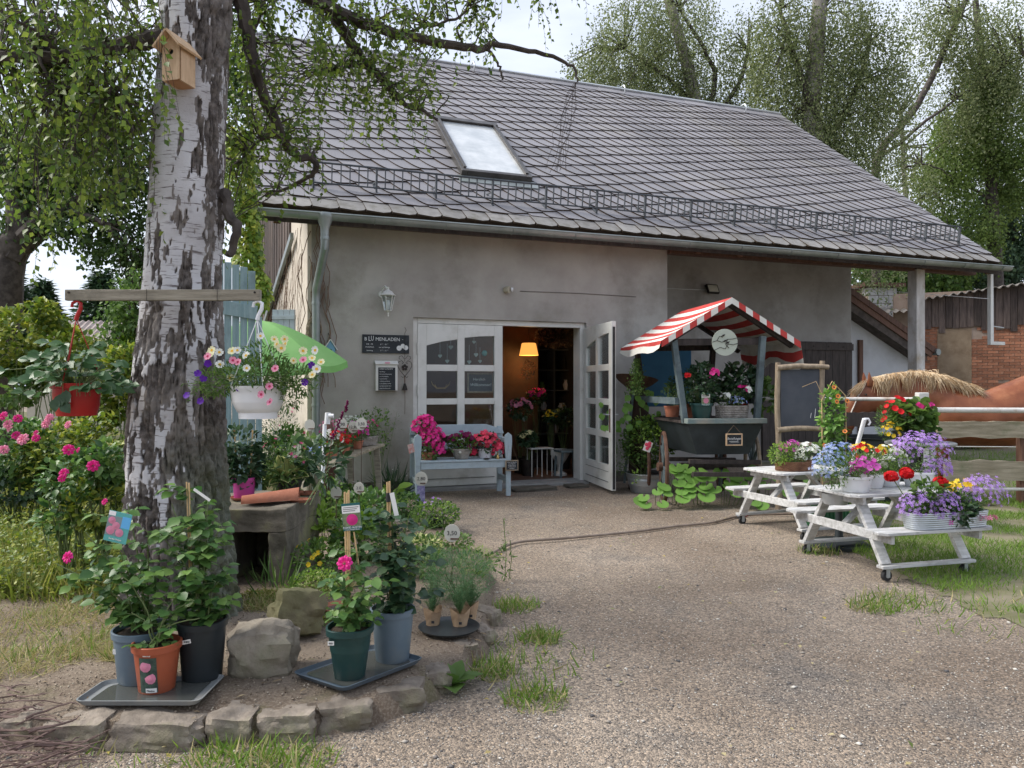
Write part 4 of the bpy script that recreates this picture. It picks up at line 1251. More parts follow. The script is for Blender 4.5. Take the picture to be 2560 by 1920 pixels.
# red pot with strawberry
base = W(192, 1039, HYd)
sp = thing("hanging_strawberry", "strawberry plant in a red hanging pot on the left end of the crossbar", "hanging pot", base)
hp = (1039 - 958) / F * HYd
a = MB(); a.lathe([(.001, .002), (.098, 0), (.104, .03), (.112, .055), (.118, hp - .03), (.128, hp - .028), (.13, hp), (.123, hp), (.118, hp - .02), (.10, .05)], 32); a.build("pot", red_plastic, sp, smooth=True)
soil_disc(sp, .118, hp - .02)
hook(sp, (1039 - 752) / F * HYd, hp, .125, red_plastic)
a = MB(); a.box(-.018, .038, -.1195, -.1185, hp * .42, hp * .42 + .024); lb = a.build("label", paper_white, sp)
text("lettering", "Aromarosa", .010, TR(.004, -.1200, hp * .42 + .012) @ FACE, ink, sp)
a = MB(); a.lathe([(.001, 0), (.005, 0)], 10, (.03, -.1205, 0)); 
stm = MB()
for k in range(84):
    an = rnd.random() * 6.283; el = rnd.uniform(.05, 1.35)
    ln = rnd.uniform(.14, .34) * (1.1 if el < .5 else .85)
    d = Vector((math.cos(an) * math.cos(el), math.sin(an) * math.cos(el) * .8, math.sin(el)))
    b = Vector((math.cos(an) * .03, math.sin(an) * .03, hp - .02))
    e = b + d * ln + Vector((0, 0, -.05 * math.cos(el)))
    stm.tube([b, b + d * ln * .6 + Vector((0, 0, .02)), e], [.0028, .002, .0016], 5)
    for s_ in (-.9, 0, .9):
        dd = Vector((math.cos(an + s_), math.sin(an + s_), rnd.uniform(-.5, .25)))
        leafpart(sp, e, dd, (rnd.gauss(0, .3), rnd.gauss(-.9, .3), .8), rnd.uniform(.05, .08), T_OVAL, lf_straw, wid=1.2)
for px, py in ((150, 985), (155, 1005), (165, 975), (140, 995)):
    p = W(px, py, HYd - .14) - base
    leafpart(sp, p, (rnd.gauss(0, .4), -.2, -1), (0, -1, .3), .075, T_OVAL, lf_deep, wid=1.2)
for k in range(7):
    an = -1.57 + rnd.uniform(-1, 1); stm.tube([(.1 * math.cos(an), .1 * math.sin(an), hp), (.135 * math.cos(an), .135 * math.sin(an), hp + .01), (.14 * math.cos(an), .14 * math.sin(an), hp - .07)], .0018, 5)
stm.build("stems", stem_green, sp, kind='stuff')
# white pot with small petunias
base = W(645, 1046, HYd)
hp = .178
wp_ = thing("hanging_petunias", "white ribbed hanging pot overflowing with tiny yellow, pink and violet blossoms", "hanging pot", base)
a = MB(); a.lathe([(.001, .002), (.100, 0), (.102, .034), (.108, .037), (.120, .06), (.134, .09), (.1345, .092), (.138, .125), (.1385, .127), (.142, .155), (.146, .160), (.147, hp), (.14, hp), (.134, hp - .03), (.1, .06)], 36); a.build("pot", white_plastic, wp_, smooth=True)
soil_disc(wp_, .135, hp - .03)
hook(wp_, (1046 - 752) / F * HYd, hp, .14, white_plastic, 4)
fol = [((0, 0, hp + .06), (.24, .20, .11), 1300, .034, lf_mid, T_LONG), ((-.20, -.02, hp + .02), (.14, .12, .08), 380, .034, lf_mid, T_LONG), ((.20, -.02, hp + .03), (.14, .12, .09), 380, .034, lf_mid, T_LONG), ((.02, 0, hp + .16), (.12, .12, .08), 220, .034, lf_mid, T_LONG), ((.2, -.04, hp - .05), (.06, .08, .08), 130, .034, lf_mid, T_LONG)]
foliage(wp_, fol, [], 30, hp)
yc = mat("blossom_heart", (.72, .42, .02), rough=.7); pc = mat("blossom_heart_pink", (.42, .01, .08), rough=.7)
def blossom(t, px, py, Yd, size, mt, cm, base, nrm=None, T=T_FLOWER):
    p = W(px, py, Yd) - base
    n_ = nrm or (rnd.gauss(0, .35), -1, rnd.uniform(0, .7))
    v, f = facing(T, [tuple(p)], [n_], np.array([size]))
    bs = [(v, f, 0)]
    if cm is not None:
        nn = Vector(n_).normalized()
        v, f = facing(T_DISC, [tuple(p + nn * size * .02)], [n_], np.array([size * .34])); bs.append((v, f, 1))
    return tris("blossom", bs, [mt, cm] if cm is not None else [mt], t, kind=None, world=False)
sc_ = .4069
for x, y in ((1300, 628), (1347, 640), (1458, 628), (1510, 660), (1350, 715), (1415, 797), (1600, 540), (1685, 560), (1748, 560), (1700, 590), (1752, 585), (1728, 615), (1803, 692), (1935, 628), (1917, 675), (1945, 743), (1918, 778), (1515, 738), (1425, 632), (1862, 632), (1972, 700), (1290, 650)):
    blossom(wp_, x * sc_, 620 + y * sc_, HYd - .16 + rnd.uniform(-.05, .1), rnd.uniform(.019, .026), p_cream if rnd.random() < .6 else p_white, yc, base)
for x, y in ((1461, 700), (1862, 686), (1604, 900), (1657, 945), (1655, 850), (1275, 665), (1690, 740), (1430, 690)):
    blossom(wp_, x * sc_, 620 + y * sc_, HYd - .17, .022, p_rosepale, pc, base)
for x, y in ((1277, 710), (1472, 865), (1147, 905), (1232, 940), (1914, 720), (1873, 825), (1215, 770), (1250, 800)):
    blossom(wp_, x * sc_, 620 + y * sc_, HYd - .12, .021, p_violet, None, base)
a = MB()
for q in ((470, 985), (500, 1000), (455, 960)):
    e = W(*q, HYd - .12) - base; a.tube([(-.1, -.05, hp), (-.16, -.08, hp + .02), tuple(e)], .0016, 5)
a.build("trailing_stems", stem_green, wp_, kind='stuff')
v, f = batch(T_LONG, *(lambda P: (P, jit(len(P)), jit(len(P))))(np.array([tuple(Vector((-.16, -.08, hp)).lerp(W(rnd.choice((470, 500, 455)), rnd.choice((985, 1000, 960)), HYd - .12) - base, rnd.random()) + Vector((rnd.gauss(0, .008), rnd.gauss(0, .008), rnd.gauss(0, .008)))) for _ in range(60)])), .028)
tris("trailing_leaves", [(v, f)], lf_mid, wp_, world=False)

# ================================================================ POTS IN FRONT
def tray(name, label, corners_px, zb, h, matr, film=True):
    P = [G(x, y, zb + h) for x, y in corners_px]
    c = sum(P, Vector()) / 4
    t = thing(name, label, "tray", (c.x, c.y, zb))
    P = [Vector((p.x - c.x, p.y - c.y, 0)) for p in P]
    def rr(k, z):
        pts = []
        for i in range(4):
            p, a_, b_ = P[i], (P[i - 1] - P[i]).normalized(), (P[(i + 1) % 4] - P[i]).normalized()
            q = p * k
            pts += [tuple(q + a_ * .03 + Vector((0, 0, z))), tuple(q + (a_ + b_) * .009 + Vector((0, 0, z))), tuple(q + b_ * .03 + Vector((0, 0, z)))]
        return pts
    prof = [(.93, 0), (.99, h - .004), (1.0, h), (.975, h + .001), (.955, h - .008), (.93, .006), (.0001, .006)]
    m_ = MB(); vs = []
    for k, z in prof: vs += rr(k, z) if k > .01 else [(0, 0, z)] * 12
    fs = [(i * 12 + j, i * 12 + (j + 1) % 12, (i + 1) * 12 + (j + 1) % 12, (i + 1) * 12 + j) for i in range(len(prof) - 1) for j in range(12)]
    m_.add(vs, fs); m_.build("tray_body", matr, t, smooth=True)
    if film:
        m_ = MB(); w_ = rr(.82, .0085); m_.add(w_, [tuple(range(12))]); m_.build("rainwater", water, t)
    return t
BZ = .124
tray("plant_tray", "light grey tray with rain water under three rose pots", ((182, 1752), (500, 1752), (567, 1684), (262, 1698)), BZ - .004, .022, tray_grey)
tray("plant_tray", "dark blue tray under the green and the blue rose pots", ((728, 1679), (858, 1721), (1062, 1643), (940, 1608)), BZ - .004, .022, tray_blue)
def label_plate(t, x, z, w_, h_, y, col=paper_white, name="label", ang=0.0):
    a = MB(); a.M = TR(x, y, z) @ Matrix.Rotation(ang, 4, 'Y'); a.box(-w_ / 2, w_ / 2, -.0006, .0006, -h_ / 2, h_ / 2); return a.build(name, col, t)
def barcode(t, x, z, y, w_=.02, h_=.008):
    a = MB()
    for k in range(9):
        xx = x - w_ / 2 + w_ * (k + .3) / 9; a.box(xx, xx + w_ / 9 * rnd.uniform(.25, .7), y - .0005, y + .0001, z - h_ / 2, z + h_ / 2)
    a.build("bar_marks", ink, t, kind='stuff')
# rose blossom, petal by petal around a heart
def rose_mesh(name, matr, rings=((5, .20, 1.35), (6, .42, 1.05), (7, .68, .75), (8, .92, .42), (8, 1.08, .15))):
    vs, fs = [], []
    for k, (n, r_, up) in enumerate(rings):
        for i in range(n):
            an = 2 * math.pi * (i + .5 * k + rnd.uniform(-.15, .15)) / n; wv = 2.6 / n * (1.0 + .2 * k) ; b0 = len(vs)
            for jj in range(4):
                tt = jj / 3; rad = r_ * (.25 + .75 * tt ** .8); zz = up * r_ * .9 * tt - .15 * k * (tt ** 3) * .5 + .12
                for ii in range(4):
                    u_ = (ii / 3 - .5) * 2; aa = an + u_ * wv * (.55 + .45 * math.sin(tt * 2.4)) * .55
                    rr_ = rad * (1 - .12 * u_ * u_); vs.append((rr_ * math.cos(aa), rr_ * math.sin(aa), zz - .08 * u_ * u_ * r_ + .05 * math.sin(5 * aa + k)))
            for jj in range(3):
                for ii in range(3):
                    q = b0 + jj * 4 + ii; fs.append((q, q + 1, q + 5, q + 4))
    me = bpy.data.meshes.new(name); me.from_pydata(vs, [], fs); me.materials.append(matr); me.polygons.foreach_set('use_smooth', [True] * len(fs)); return me
rose_hot, rose_pk, rose_pl = rose_mesh("rose", p_hot), rose_mesh("rose", p_pink), rose_mesh("rose", p_rosepale)
def rose(t, p, size, me, nrm=(0, -1, .5)):
    o = bpy.data.objects.new("rose_blossom", me); link(o, t)
    o.location = p; o.scale = (size,) * 3; o.rotation_euler = Vector(nrm).to_track_quat('Z', 'Y').to_euler()
    return o
def rosefol(t, spans, hp, seed=0, size=.05, mt=None, leafy=True):
    """canes with leaves in threes and fives; spans: end points in the thing's axes with leaf count"""
    a = MB(); P, D, N_n, S = [], [], [], []
    for e, n in spans:
        e = Vector(e); s0_ = Vector((rnd.gauss(0, .02), rnd.gauss(0, .02), hp - .02))
        mid = s0_.lerp(e, .5) + Vector((e.x * -.12, e.y * -.12, .03))
        q, ro = curvy([s0_, mid, e], (.0042, .0022), .01, 5); a.tube(q, ro, 6)
        for k in range(int(n * 1.2)):
            t_ = rnd.uniform(.12, 1.04); p = q[min(int(t_ * (len(q) - 1)), len(q) - 1)]
            an = rnd.random() * 6.283; pet = Vector((math.cos(an), math.sin(an), rnd.uniform(-.1, .5))); l_ = rnd.uniform(.02, .115)
            pe = p + pet * l_
            a.tube([p, p + pet * l_ * .6 + Vector((0, 0, .006)), pe], .0011, 3, False)
            for s_, off in ((0, 1.0), (-1.1, .75), (1.1, .75), (-1.2, .2), (1.2, .2)):
                if off == .2 and rnd.random() < .5: continue
                dd = Vector((math.cos(an + s_), math.sin(an + s_), rnd.uniform(-.6, .15)))
                P.append(tuple(p + pet * l_ * off)); D.append(tuple(dd)); N_n.append((rnd.gauss(0, .35), rnd.gauss(-.25, .35), 1)); S.append(size * rnd.uniform(.7, 1.2) * (1 if s_ == 0 else .85))
    a.build("canes", stem_green, t, kind='stuff', smooth=True)
    v, f = batch(T_OVAL, P, D, N_n, np.stack([np.array(S) * 1.25, S, S], 1)); tris("foliage", [(v, f)], mt or lf_rose, t, world=False, smooth=True)
def stakes(t, tops, hp, r_=.0035):
    for e in tops:
        a = MB(); a.tube([(e[0] * .8 + .01, e[1], hp - .1), e], r_, 7); a.build("cane_stake", bamboo, t, smooth=True)
def at(base, px, py, Yd): return tuple(W(px, py, Yd) - base)
# 1 blue grey pot, left
base = G(322, 1722, BZ + .003); base.y += .12
Yb = base.y
t = potplant("potted_rose", "rose in a blue grey pot, left on the grey tray, with a pink blossom", "potted plant", base, (.122, .10, .232, pot_blue))
rosefol(t, [(at(base, 215, 1330, Yb - .1), 9), (at(base, 260, 1290, Yb), 12), (at(base, 320, 1260, Yb), 12), (at(base, 370, 1330, Yb - .05), 10), (at(base, 190, 1440, Yb - .1), 9), (at(base, 300, 1380, Yb - .1), 11), (at(base, 240, 1490, Yb), 8), (at(base, 350, 1430, Yb - .1), 9), (at(base, 140, 1408, Yb - .05), 5), (at(base, 330, 1500, Yb), 7)], .23, size=.056)
rose(t, at(base, 170, 1393, Yb - .12), .026, rose_hot, (-.3, -1, .3)); label_plate(t, -.08, .15, .016, .022, -.118 + .034); 
tg = MB(); o_ = Vector(at(base, 295, 1318, Yb - .16))
label_card = MB(); label_card.M = Matrix.Translation(o_) @ Matrix.Rotation(R(13), 4, 'Y')
label_card.box(-.05, .05, -.0006, .0006, -.066, .066); lc = label_card.build("plant_tag", mat("tag_teal", (.10, .38, .36), rough=.5), t)
for (xa, xb, za, zb, c_, y_) in ((-.05, .012, -.04, .045, (.20, .26, .27), -.0012), (.012, .05, .0, .05, (.12, .42, .75), -.0012), (-.05, -.02, .046, .064, (.8, .8, .8), -.0012)):
    q = MB(); q.M = label_card.M; q.box(xa, xb, y_, -.0007, za, zb); q.build("tag_print", MATS.get("tp%s" % (c_,)) or mat("tp%s" % (c_,), c_, rough=.5), lc)
for x_, z_, r_ in ((-.03, .025, .016), (-.008, .005, .017), (-.028, -.018, .019), (.012, -.022, .018)):
    q = MB(); q.M = label_card.M @ TR(x_, -.0016, z_) @ FACE; q.lathe([(.0005, .002), (r_ * .5, .001), (r_, 0)], 12); q.build("printed_rose", p_rosepale, lc)
text("lettering", "Garden Delight", .009, label_card.M @ TR(0, -.0016, -.053) @ FACE, paper_white, lc)
# 2 dark pot
base = G(483, 1712, BZ + .003); base.y += .10; Yb = base.y
t = potplant("potted_rose", "tall climbing rose in a black pot, right rear on the grey tray", "potted plant", base, (.105, .085, .262, pot_black), sq=.12)
rosefol(t, [(at(base, 470, 1225, Yb), 16), (at(base, 430, 1260, Yb), 14), (at(base, 520, 1260, Yb), 14), (at(base, 545, 1330, Yb), 10), (at(base, 400, 1330, Yb - .05), 10), (at(base, 505, 1370, Yb - .05), 14), (at(base, 470, 1430, Yb - .1), 12), (at(base, 545, 1450, Yb), 9), (at(base, 580, 1500, Yb - .05), 5), (at(base, 440, 1380, Yb - .1), 10)], .26, size=.058, mt=lf_rose)
stakes(t, [at(base, 467, 1205, Yb + .01), at(base, 473, 1207, Yb)], .26); label_plate(t, -.03, .19, .04, .018, -.098, ang=R(-12)); barcode(t, -.028, .19, -.0992, .024)
q = MB(); q.M = Matrix.Translation(at(base, 505, 1237, Yb - .02)) @ Matrix.Rotation(R(35), 4, 'Y'); q.box(-.045, .045, -.001, .001, -.006, .006); q.build("plant_tag", paper_white, t)
# 3 red pot
base = G(368, 1742, BZ + .003); base.y += .09; Yb = base.y
t = potplant("potted_rose", "sparse rose in a red brown pot with a pink rose picture label", "potted plant", base, (.098, .074, .208, pot_red))
rosefol(t, [(at(base, 480, 1500, Yb + .02), 4), (at(base, 500, 1545, Yb - .03), 2), (at(base, 455, 1470, Yb), 5), (at(base, 300, 1430, Yb), 5), (at(base, 330, 1530, Yb), 3), (at(base, 425, 1560, Yb - .02), 2)], .205, size=.052)
a = MB(); a.box(-.016, .016, -.0945, -.0935, .172, .186); a.build("label", paper_white, t); barcode(t, .004, .179, -.0947, .016)
def curved(x0_, x1_, z0_, z1_, rb, rt_, h_, extra, mb):
    n_ = 8; vs = []
    for j_ in range(5):
        z_ = z0_ + (z1_ - z0_) * j_ / 4; r_ = rb + (rt_ - rb) * z_ / h_ + extra
        for i_ in range(n_ + 1):
            x_ = x0_ + (x1_ - x0_) * i_ / n_; vs.append((x_, -math.sqrt(max(r_ * r_ - x_ * x_, 1e-6)), z_))
    mb.add(vs, [(j_ * 9 + i_, j_ * 9 + i_ + 1, (j_ + 1) * 9 + i_ + 1, (j_ + 1) * 9 + i_) for j_ in range(4) for i_ in range(n_)])
a = MB(); curved(-.035, .038, .012, .165, .074, .098, .208, .0015, a); a.build("picture_label", mat("label_dark", (.03, .05, .045), (.07, .12, .09), 40, .4), t)
for x_, z_ in ((-.006, .128), (.012, .075)):
    q = MB(); r_ = .074 + (.024) * z_ / .208 + .003; q.M = TR(x_, -math.sqrt(r_ * r_ - x_ * x_), z_) @ FACE
    for rr_, hh in ((.024, 0), (.017, .0012), (.010, .0024)): q.lathe([(.0005, hh + .0015), (rr_ * .6, hh + .0012), (rr_, hh - .001)], 10)
    q.build("printed_rose", p_rosepale, t)
a = MB(); curved(-.010, .034, .012, .032, .074, .098, .208, .0028, a); a.build("label_foot", paper_white, t)
text("lettering", "Maxima", .011, TR(.012, -.0815, .022) @ FACE, ink, t)
# 4 green square pot
base = G(868, 1702, BZ + .003); base.y += .06; Yb = base.y
t = potplant("potted_rose", "deep pink rose in a square dark green pot with three bamboo canes", "potted plant", base, (.102, .068, .232, pot_green), sq=.26, rz=R(8))
t.rotation_euler = (0, 0, 0)
rosefol(t, [(at(base, 860, 1425, Yb), 8), (at(base, 900, 1370, Yb), 9), (at(base, 830, 1440, Yb - .05), 8), (at(base, 920, 1450, Yb), 9), (at(base, 880, 1490, Yb - .08), 9), (at(base, 905, 1540, Yb - .08), 6), (at(base, 840, 1530, Yb - .08), 6)], .23, size=.05)
stakes(t, [at(base, 862, 1230, Yb), at(base, 872, 1226, Yb), at(base, 868, 1232, Yb + .03)], .22, .0045)
a = MB(); a.tube([at(base, 903, 1455, Yb + .02), at(base, 885, 1330, Yb + .02)], .004, 6); a.build("cane_stake", bamboo, t)
rose(t, at(base, 862, 1408, Yb - .10), .034, rose_hot, (0, -1, .45))
def tagcard(t, M, w_, h_, pic=p_pink):
    q = MB(); q.M = M; q.box(-w_, w_, -.0006, .0006, -h_, h_); c_ = q.build("plant_tag", MATS.get("tag_green") or mat("tag_green", (.02, .12, .12), rough=.5), t)
    q = MB(); q.M = M; q.box(-w_ * .97, w_ * .97, -.0012, -.0007, h_ * .28, h_ * .82); q.build("tag_print", paper_white, c_)
    q = MB(); q.M = M; q.box(-w_ * .97, w_ * .97, -.0012, -.0007, -h_ * .68, h_ * .277); q.build("tag_picture", MATS.get("tag_pic") or mat("tag_pic", (.10, .13, .07), (.22, .27, .14), 60, .5), c_)
    for k in range(3):
        q = MB(); q.M = M; q.box(-w_ * .85, w_ * (.85 - .2 * k), -.0016, -.0013, h_ * (.68 - .13 * k), h_ * (.72 - .13 * k)); q.build("print_line", ink, c_)
    for rr_, hh in ((.62, 0), (.45, .001), (.28, .002)):
        q = MB(); q.M = M @ TR(w_ * .05, -.0016 - hh, -h_ * .2) @ FACE; q.lathe([(.0005, .001), (w_ * rr_ * .6, .001), (w_ * rr_, 0)], 14); q.build("printed_rose", pic, c_)
    text("lettering", "DAVID AUSTIN", h_ * .2, M @ TR(0, -.0016, -h_ * .78) @ FACE, paper_white, c_)
    text("lettering", "Premium English Roses", h_ * .11, M @ TR(0, -.0016, -h_ * .92) @ FACE, paper_white, c_)
tagcard(t, Matrix.Translation(at(base, 879, 1292, Yb - .03)) @ Matrix.Rotation(R(-5), 4, 'Y'), .042, .062)
q = MB(); q.box(-.078, -.05, -.0955, -.0945, .172, .19); q.build("label", paper_white, t); barcode(t, -.064, .181, -.0957, .018)
# 5 blue round pot behind
base = G(975, 1662, BZ + .003); base.y += .08; Yb = base.y
t = potplant("potted_rose", "bushy dark leaved rose in a blue grey pot, rear on the blue tray", "potted plant", base, (.104, .08, .25, pot_blue))
rosefol(t, [(at(base, 975, 1250, Yb), 13), (at(base, 930, 1280, Yb), 13), (at(base, 1020, 1300, Yb), 12), (at(base, 1060, 1370, Yb), 12), (at(base, 1000, 1370, Yb - .1), 13), (at(base, 950, 1400, Yb - .08), 12), (at(base, 1040, 1440, Yb - .05), 12), (at(base, 980, 1460, Yb - .1), 9), (at(base, 1070, 1480, Yb), 6), (at(base, 940, 1340, Yb - .1), 10)], .25, size=.056, mt=lf_deep)
stakes(t, [at(base, 968, 1205, Yb), at(base, 974, 1203, Yb), at(base, 971, 1207, Yb + .02)], .24, .0045)
q = MB(); q.tube([at(base, 971, 1232, Yb), at(base, 971, 1254, Yb)], .012, 10); q.build("tape", rubber, t, smooth=True)
q = MB(); q.M = Matrix.Translation(at(base, 986, 1265, Yb - .02)) @ Matrix.Rotation(R(-12), 4, 'Y'); q.box(-.010, .012, -.001, .001, -.075, .065); q.build("plant_tag", paper_white, t)
# round black tray with paper wrapped seedlings
base = G(1123, 1572, BZ - .002); base.y += .0
t = thing("round_tray", "round black tray under the paper wrapped plants", "tray", base)
a = MB(); a.lathe([(.001, .002), (.14, 0), (.165, .018), (.168, .018), (.158, .006), (.001, .005)], 32); a.build("tray_body", pot_black, t, smooth=True)
paper = mat("kraft_paper", (.33, .22, .135), (.42, .30, .19), 12, .85, .5, 30)
for i, (px, py, sx, lab) in enumerate(((1082, 1560, 1.0, "left"), (1150, 1562, 1.1, "middle"), (1176, 1545, .9, "right"))):
    b = G(px, py, BZ + .004)
    t = thing("seedling_bag", "feathery blue green plant in kraft paper, %s one on the round black tray" % lab, "potted plant", b, 0, "paper wrapped plants")
    a = MB(); nn = 18; vs = []
    for j in range(6):
        for k in range(nn):
            an = 2 * math.pi * k / nn; z = .088 * j / 5; r_ = (.036 + .014 * j / 5) * sx * (1 + .07 * math.sin(an * 4 + i) * (j / 5) + rnd.uniform(-.03, .03))
            vs.append((r_ * math.cos(an), r_ * math.sin(an), z + (.012 * math.sin(an * 2 + i) if j == 5 else 0)))
    a.add(vs, [(j * nn + k, j * nn + (k + 1) % nn, (j + 1) * nn + (k + 1) % nn, (j + 1) * nn + k) for j in range(5) for k in range(nn)] + [tuple(range(nn - 1, -1, -1))])
    a.build("paper_wrap", paper, t); 
    q = MB(); q.box(-.002, .014, -.052 * sx, -.050 * sx, .02, .034); q.build("printed_stamp", ink, t)
    P, D, NN = [], [], []
    st_ = MB()
    for k in range(26):
        an = rnd.random() * 6.28; e = Vector((math.cos(an) * rnd.uniform(0, .085), math.sin(an) * rnd.uniform(0, .07), rnd.uniform(.12, .27)))
        s0_ = Vector((0, 0, .06)); st_.tube([s0_, e], .0012, 3)
        for q_ in range(70):
            p = s0_.lerp(e, .2 + .8 * rnd.random()); P.append(tuple(p)); D.append((rnd.gauss(0, 1), rnd.gauss(0, 1), .7)); NN.append((rnd.gauss(0, 1), rnd.gauss(0, 1), rnd.gauss(0, 1)))
    st_.build("stems", stem_green, t, kind='stuff')
    v, f = batch(T_NEEDLE, P, D, NN, np.array([[.022, .026, .02]]) * rng.uniform(.7, 1.3, (len(P), 1))); tris("foliage", [(v, f)], lf_needle, t, world=False)
# terracotta saucer with water behind the green pot
b = G(850, 1535, BZ); t = thing("clay_bowl", "shallow terracotta bowl half hidden behind the green pot", "bowl", b)
a = MB(); a.lathe([(.001, .002), (.07, 0), (.10, .05), (.105, .05), (.095, .04), (.07, .01), (.001, .01)], 28); a.build("bowl", terracotta, t, smooth=True)
a = MB(); a.lathe([(.001, .032), (.088, .032)], 24); a.build("rainwater", water, t)
# broad leaved weed at the kerb
b = G(1130, 1716); t = thing("weed", "broad leaved green weed growing in front of the kerb stones", "plant", b)
for an, el, ln in ((-1.4, .25, .17), (-.6, .5, .15), (.2, .35, .16), (1.2, .7, .14), (2.2, .8, .13), (3.0, .5, .15), (3.9, .3, .16), (4.6, .9, .12), (-2.4, .2, .12)):
    leafpart(t, (0, 0, .01), (math.cos(an) * math.cos(el), math.sin(an) * math.cos(el), math.sin(el)), (0, 0, 1), ln, T_OVAL, lf_lime if False else lf_mid, wid=1.0)
b = G(1240, 1690); b = G(1262, 1450); t = thing("weed", "slender flowering weed at the end of the stone edging", "plant", b)
a = MB(); a.tube([(0, 0, 0), (.01, 0, .2), (-.01, 0, .46)], .003, 5); a.tube([(.03, 0, 0), (.05, 0, .15), (.04, 0, .3)], .003, 5); a.build("stem", stem_green, t)
foliage(t, [((0, 0, .14), (.06, .06, .14), 60, .05, lf_mid, T_LONG), ((0, 0, .34), (.02, .02, .12), 50, .02, lf_mid, T_LONG)], [])
# twigs heaped at the left corner
tw = MB()
for k in range(95):
    p = G(rnd.uniform(-60, 190), rnd.uniform(1770, 1990)); p.z = rnd.uniform(0, .12)
    an = rnd.uniform(-.5, 1.2); d = Vector((math.cos(an), math.sin(an), rnd.uniform(-.15, .2))); ln = rnd.uniform(.1, .36)
    q, ro = curvy([p - d * ln * .5, p + Vector((rnd.gauss(0, .03), rnd.gauss(0, .03), rnd.gauss(0, .02))), p + d * ln * .5], (rnd.uniform(.003, .008), .0015), .01, 4)
    q = [Vector((v_.x, v_.y, max(v_.z, .004))) for v_ in q]
    tw.tube(q, ro, 5)
tw.build("twig_heap", mat("twig_bark", (.085, .05, .045), (.20, .14, .12), 8, .85), None, smooth=True, kind='stuff')
# weathered piece of bark on the bed
b = G(108, 1482, .11); rock("bark_scrap", b + Vector((0, 0, .01)), (.15, .035, .03), 5, "piece of grey dead wood lying in the dry grass", "wood scrap", grey_wood, None, .35, .1, .9)

# ================================================================ TROUGH
tc_ = Vector((-1.51, 4.97, .09))
rzt = math.atan2(-(-1.436 + 1.516), (5.84 - 4.97))
trough = thing("stone_trough", "mossy hollowed stone block carrying pots beside the birch", "trough", tc_, 0)
tm = mat("trough_stone", (.09, .08, .06), (.20, .175, .14), 5, .95, .8, 22, dirt=(.17, .18, .05), dscale=2.5)
import bmesh
def stoneblock(name, x0, x1, y0, y1, z0, z1, matr, parent, amp=.018, cuts=16):
    me = bpy.data.meshes.new(name); bm = bmesh.new(); bmesh.ops.create_cube(bm, size=1.0)
    bmesh.ops.subdivide_edges(bm, edges=bm.edges[:], cuts=cuts, use_grid_fill=True)
    for v_ in bm.verts:
        p = Vector((x0 + (v_.co.x + .5) * (x1 - x0), y0 + (v_.co.y + .5) * (y1 - y0), z0 + (v_.co.z + .5) * (z1 - z0)))
        n_ = noise.noise_vector(p * 5) * amp + noise.noise_vector(p * 16) * amp * .45 + noise.noise_vector(p * 40) * amp * .2
        v_.co = p + n_
    for f_ in bm.faces: f_.smooth = True
    bm.to_mesh(me); bm.free(); me.set_sharp_from_angle(angle=.8); me.materials.append(matr)
    o = bpy.data.objects.new(name, me); link(o, parent)
    b_ = o.modifiers.new("bevel", 'BEVEL'); b_.width = .02; b_.segments = 2; b_.limit_method = 'ANGLE'; b_.angle_limit = R(60)
    return o
stoneblock("top_slab", -.92, 0, 0, .87, .372, .53, tm, trough)
stoneblock("end_wall", -.125, -.004, .004, .86, -.1, .372, tm, trough)
stoneblock("end_wall", -.92, -.42, .004, .86, -.1, .372, tm, trough)
stoneblock("back_wall", -.42, -.125, .6, .86, -.1, .372, tm, trough)
TZ = .62
def potsaucer(t, r_, z=0, m_=None, x=0, y=0):
    a = MB(); a.lathe([(.001, z + .002), (r_ * .85, z), (r_, z + .018), (r_ - .005, z + .018), (r_ * .82, z + .006), (.001, z + .006)], 26, (x, y, 0)); return a.build("saucer", m_ or terracotta, t, smooth=True)
b = G(603, 1250, TZ + .004); 
t = potplant("potted_vine", "dark leaved climber on two canes in a bright pink pot", "potted plant", b + Vector((0, .06, .004)), (.084, .07, .155, pot_pink), [((0, 0, .24), (.14, .12, .16), 260, .065, lf_deep, T_OVAL), ((-.05, 0, .38), (.16, .12, .14), 190, .05, lf_deep, T_OVAL)], stems=12)
for x in (-.05, .045):
    a = MB(); a.tube([(x, 0, .1), (x * 1.4, 0, .5)], .006, 7); a.build("cane_stake", bamboo, t)
potsaucer(t, .10, -.004)
b = G(712, 1240, TZ + .004)
t = potplant("potted_hosta", "variegated green and cream hosta in a dark pot behind the clay tile", "potted plant", b + Vector((0, .1, 0)), (.105, .08, .115, pot_black), [((0, 0, .13), (.1, .1, .05), 30, .06, lf_mid, T_OVAL)])
for k in range(19):
    an = rnd.random() * 6.283; el = rnd.uniform(.2, 1.2); ln = rnd.uniform(.13, .2)
    d = Vector((math.cos(an) * math.cos(el), math.sin(an) * math.cos(el) * .8, math.sin(el))); s0_ = Vector((0, 0, .1)); e = s0_ + d * .06
    a = MB(); a.tube([s0_, e], .003, 5); a.build("leaf_stalk", stem_green, t)
    nn = (rnd.gauss(0, .2), -.35, 1); leafpart(t, e - Vector((0, 0, .002)), d + Vector((0, 0, -.25)), nn, ln, T_OVAL, lf_cream, "leaf_border", .95)
    leafpart(t, e + Vector((0, -.001, .002)), d + Vector((0, 0, -.25)), nn, ln * .93, T_OVAL, lf_mid, "leaf", .74)
potsaucer(t, .13, -.004)
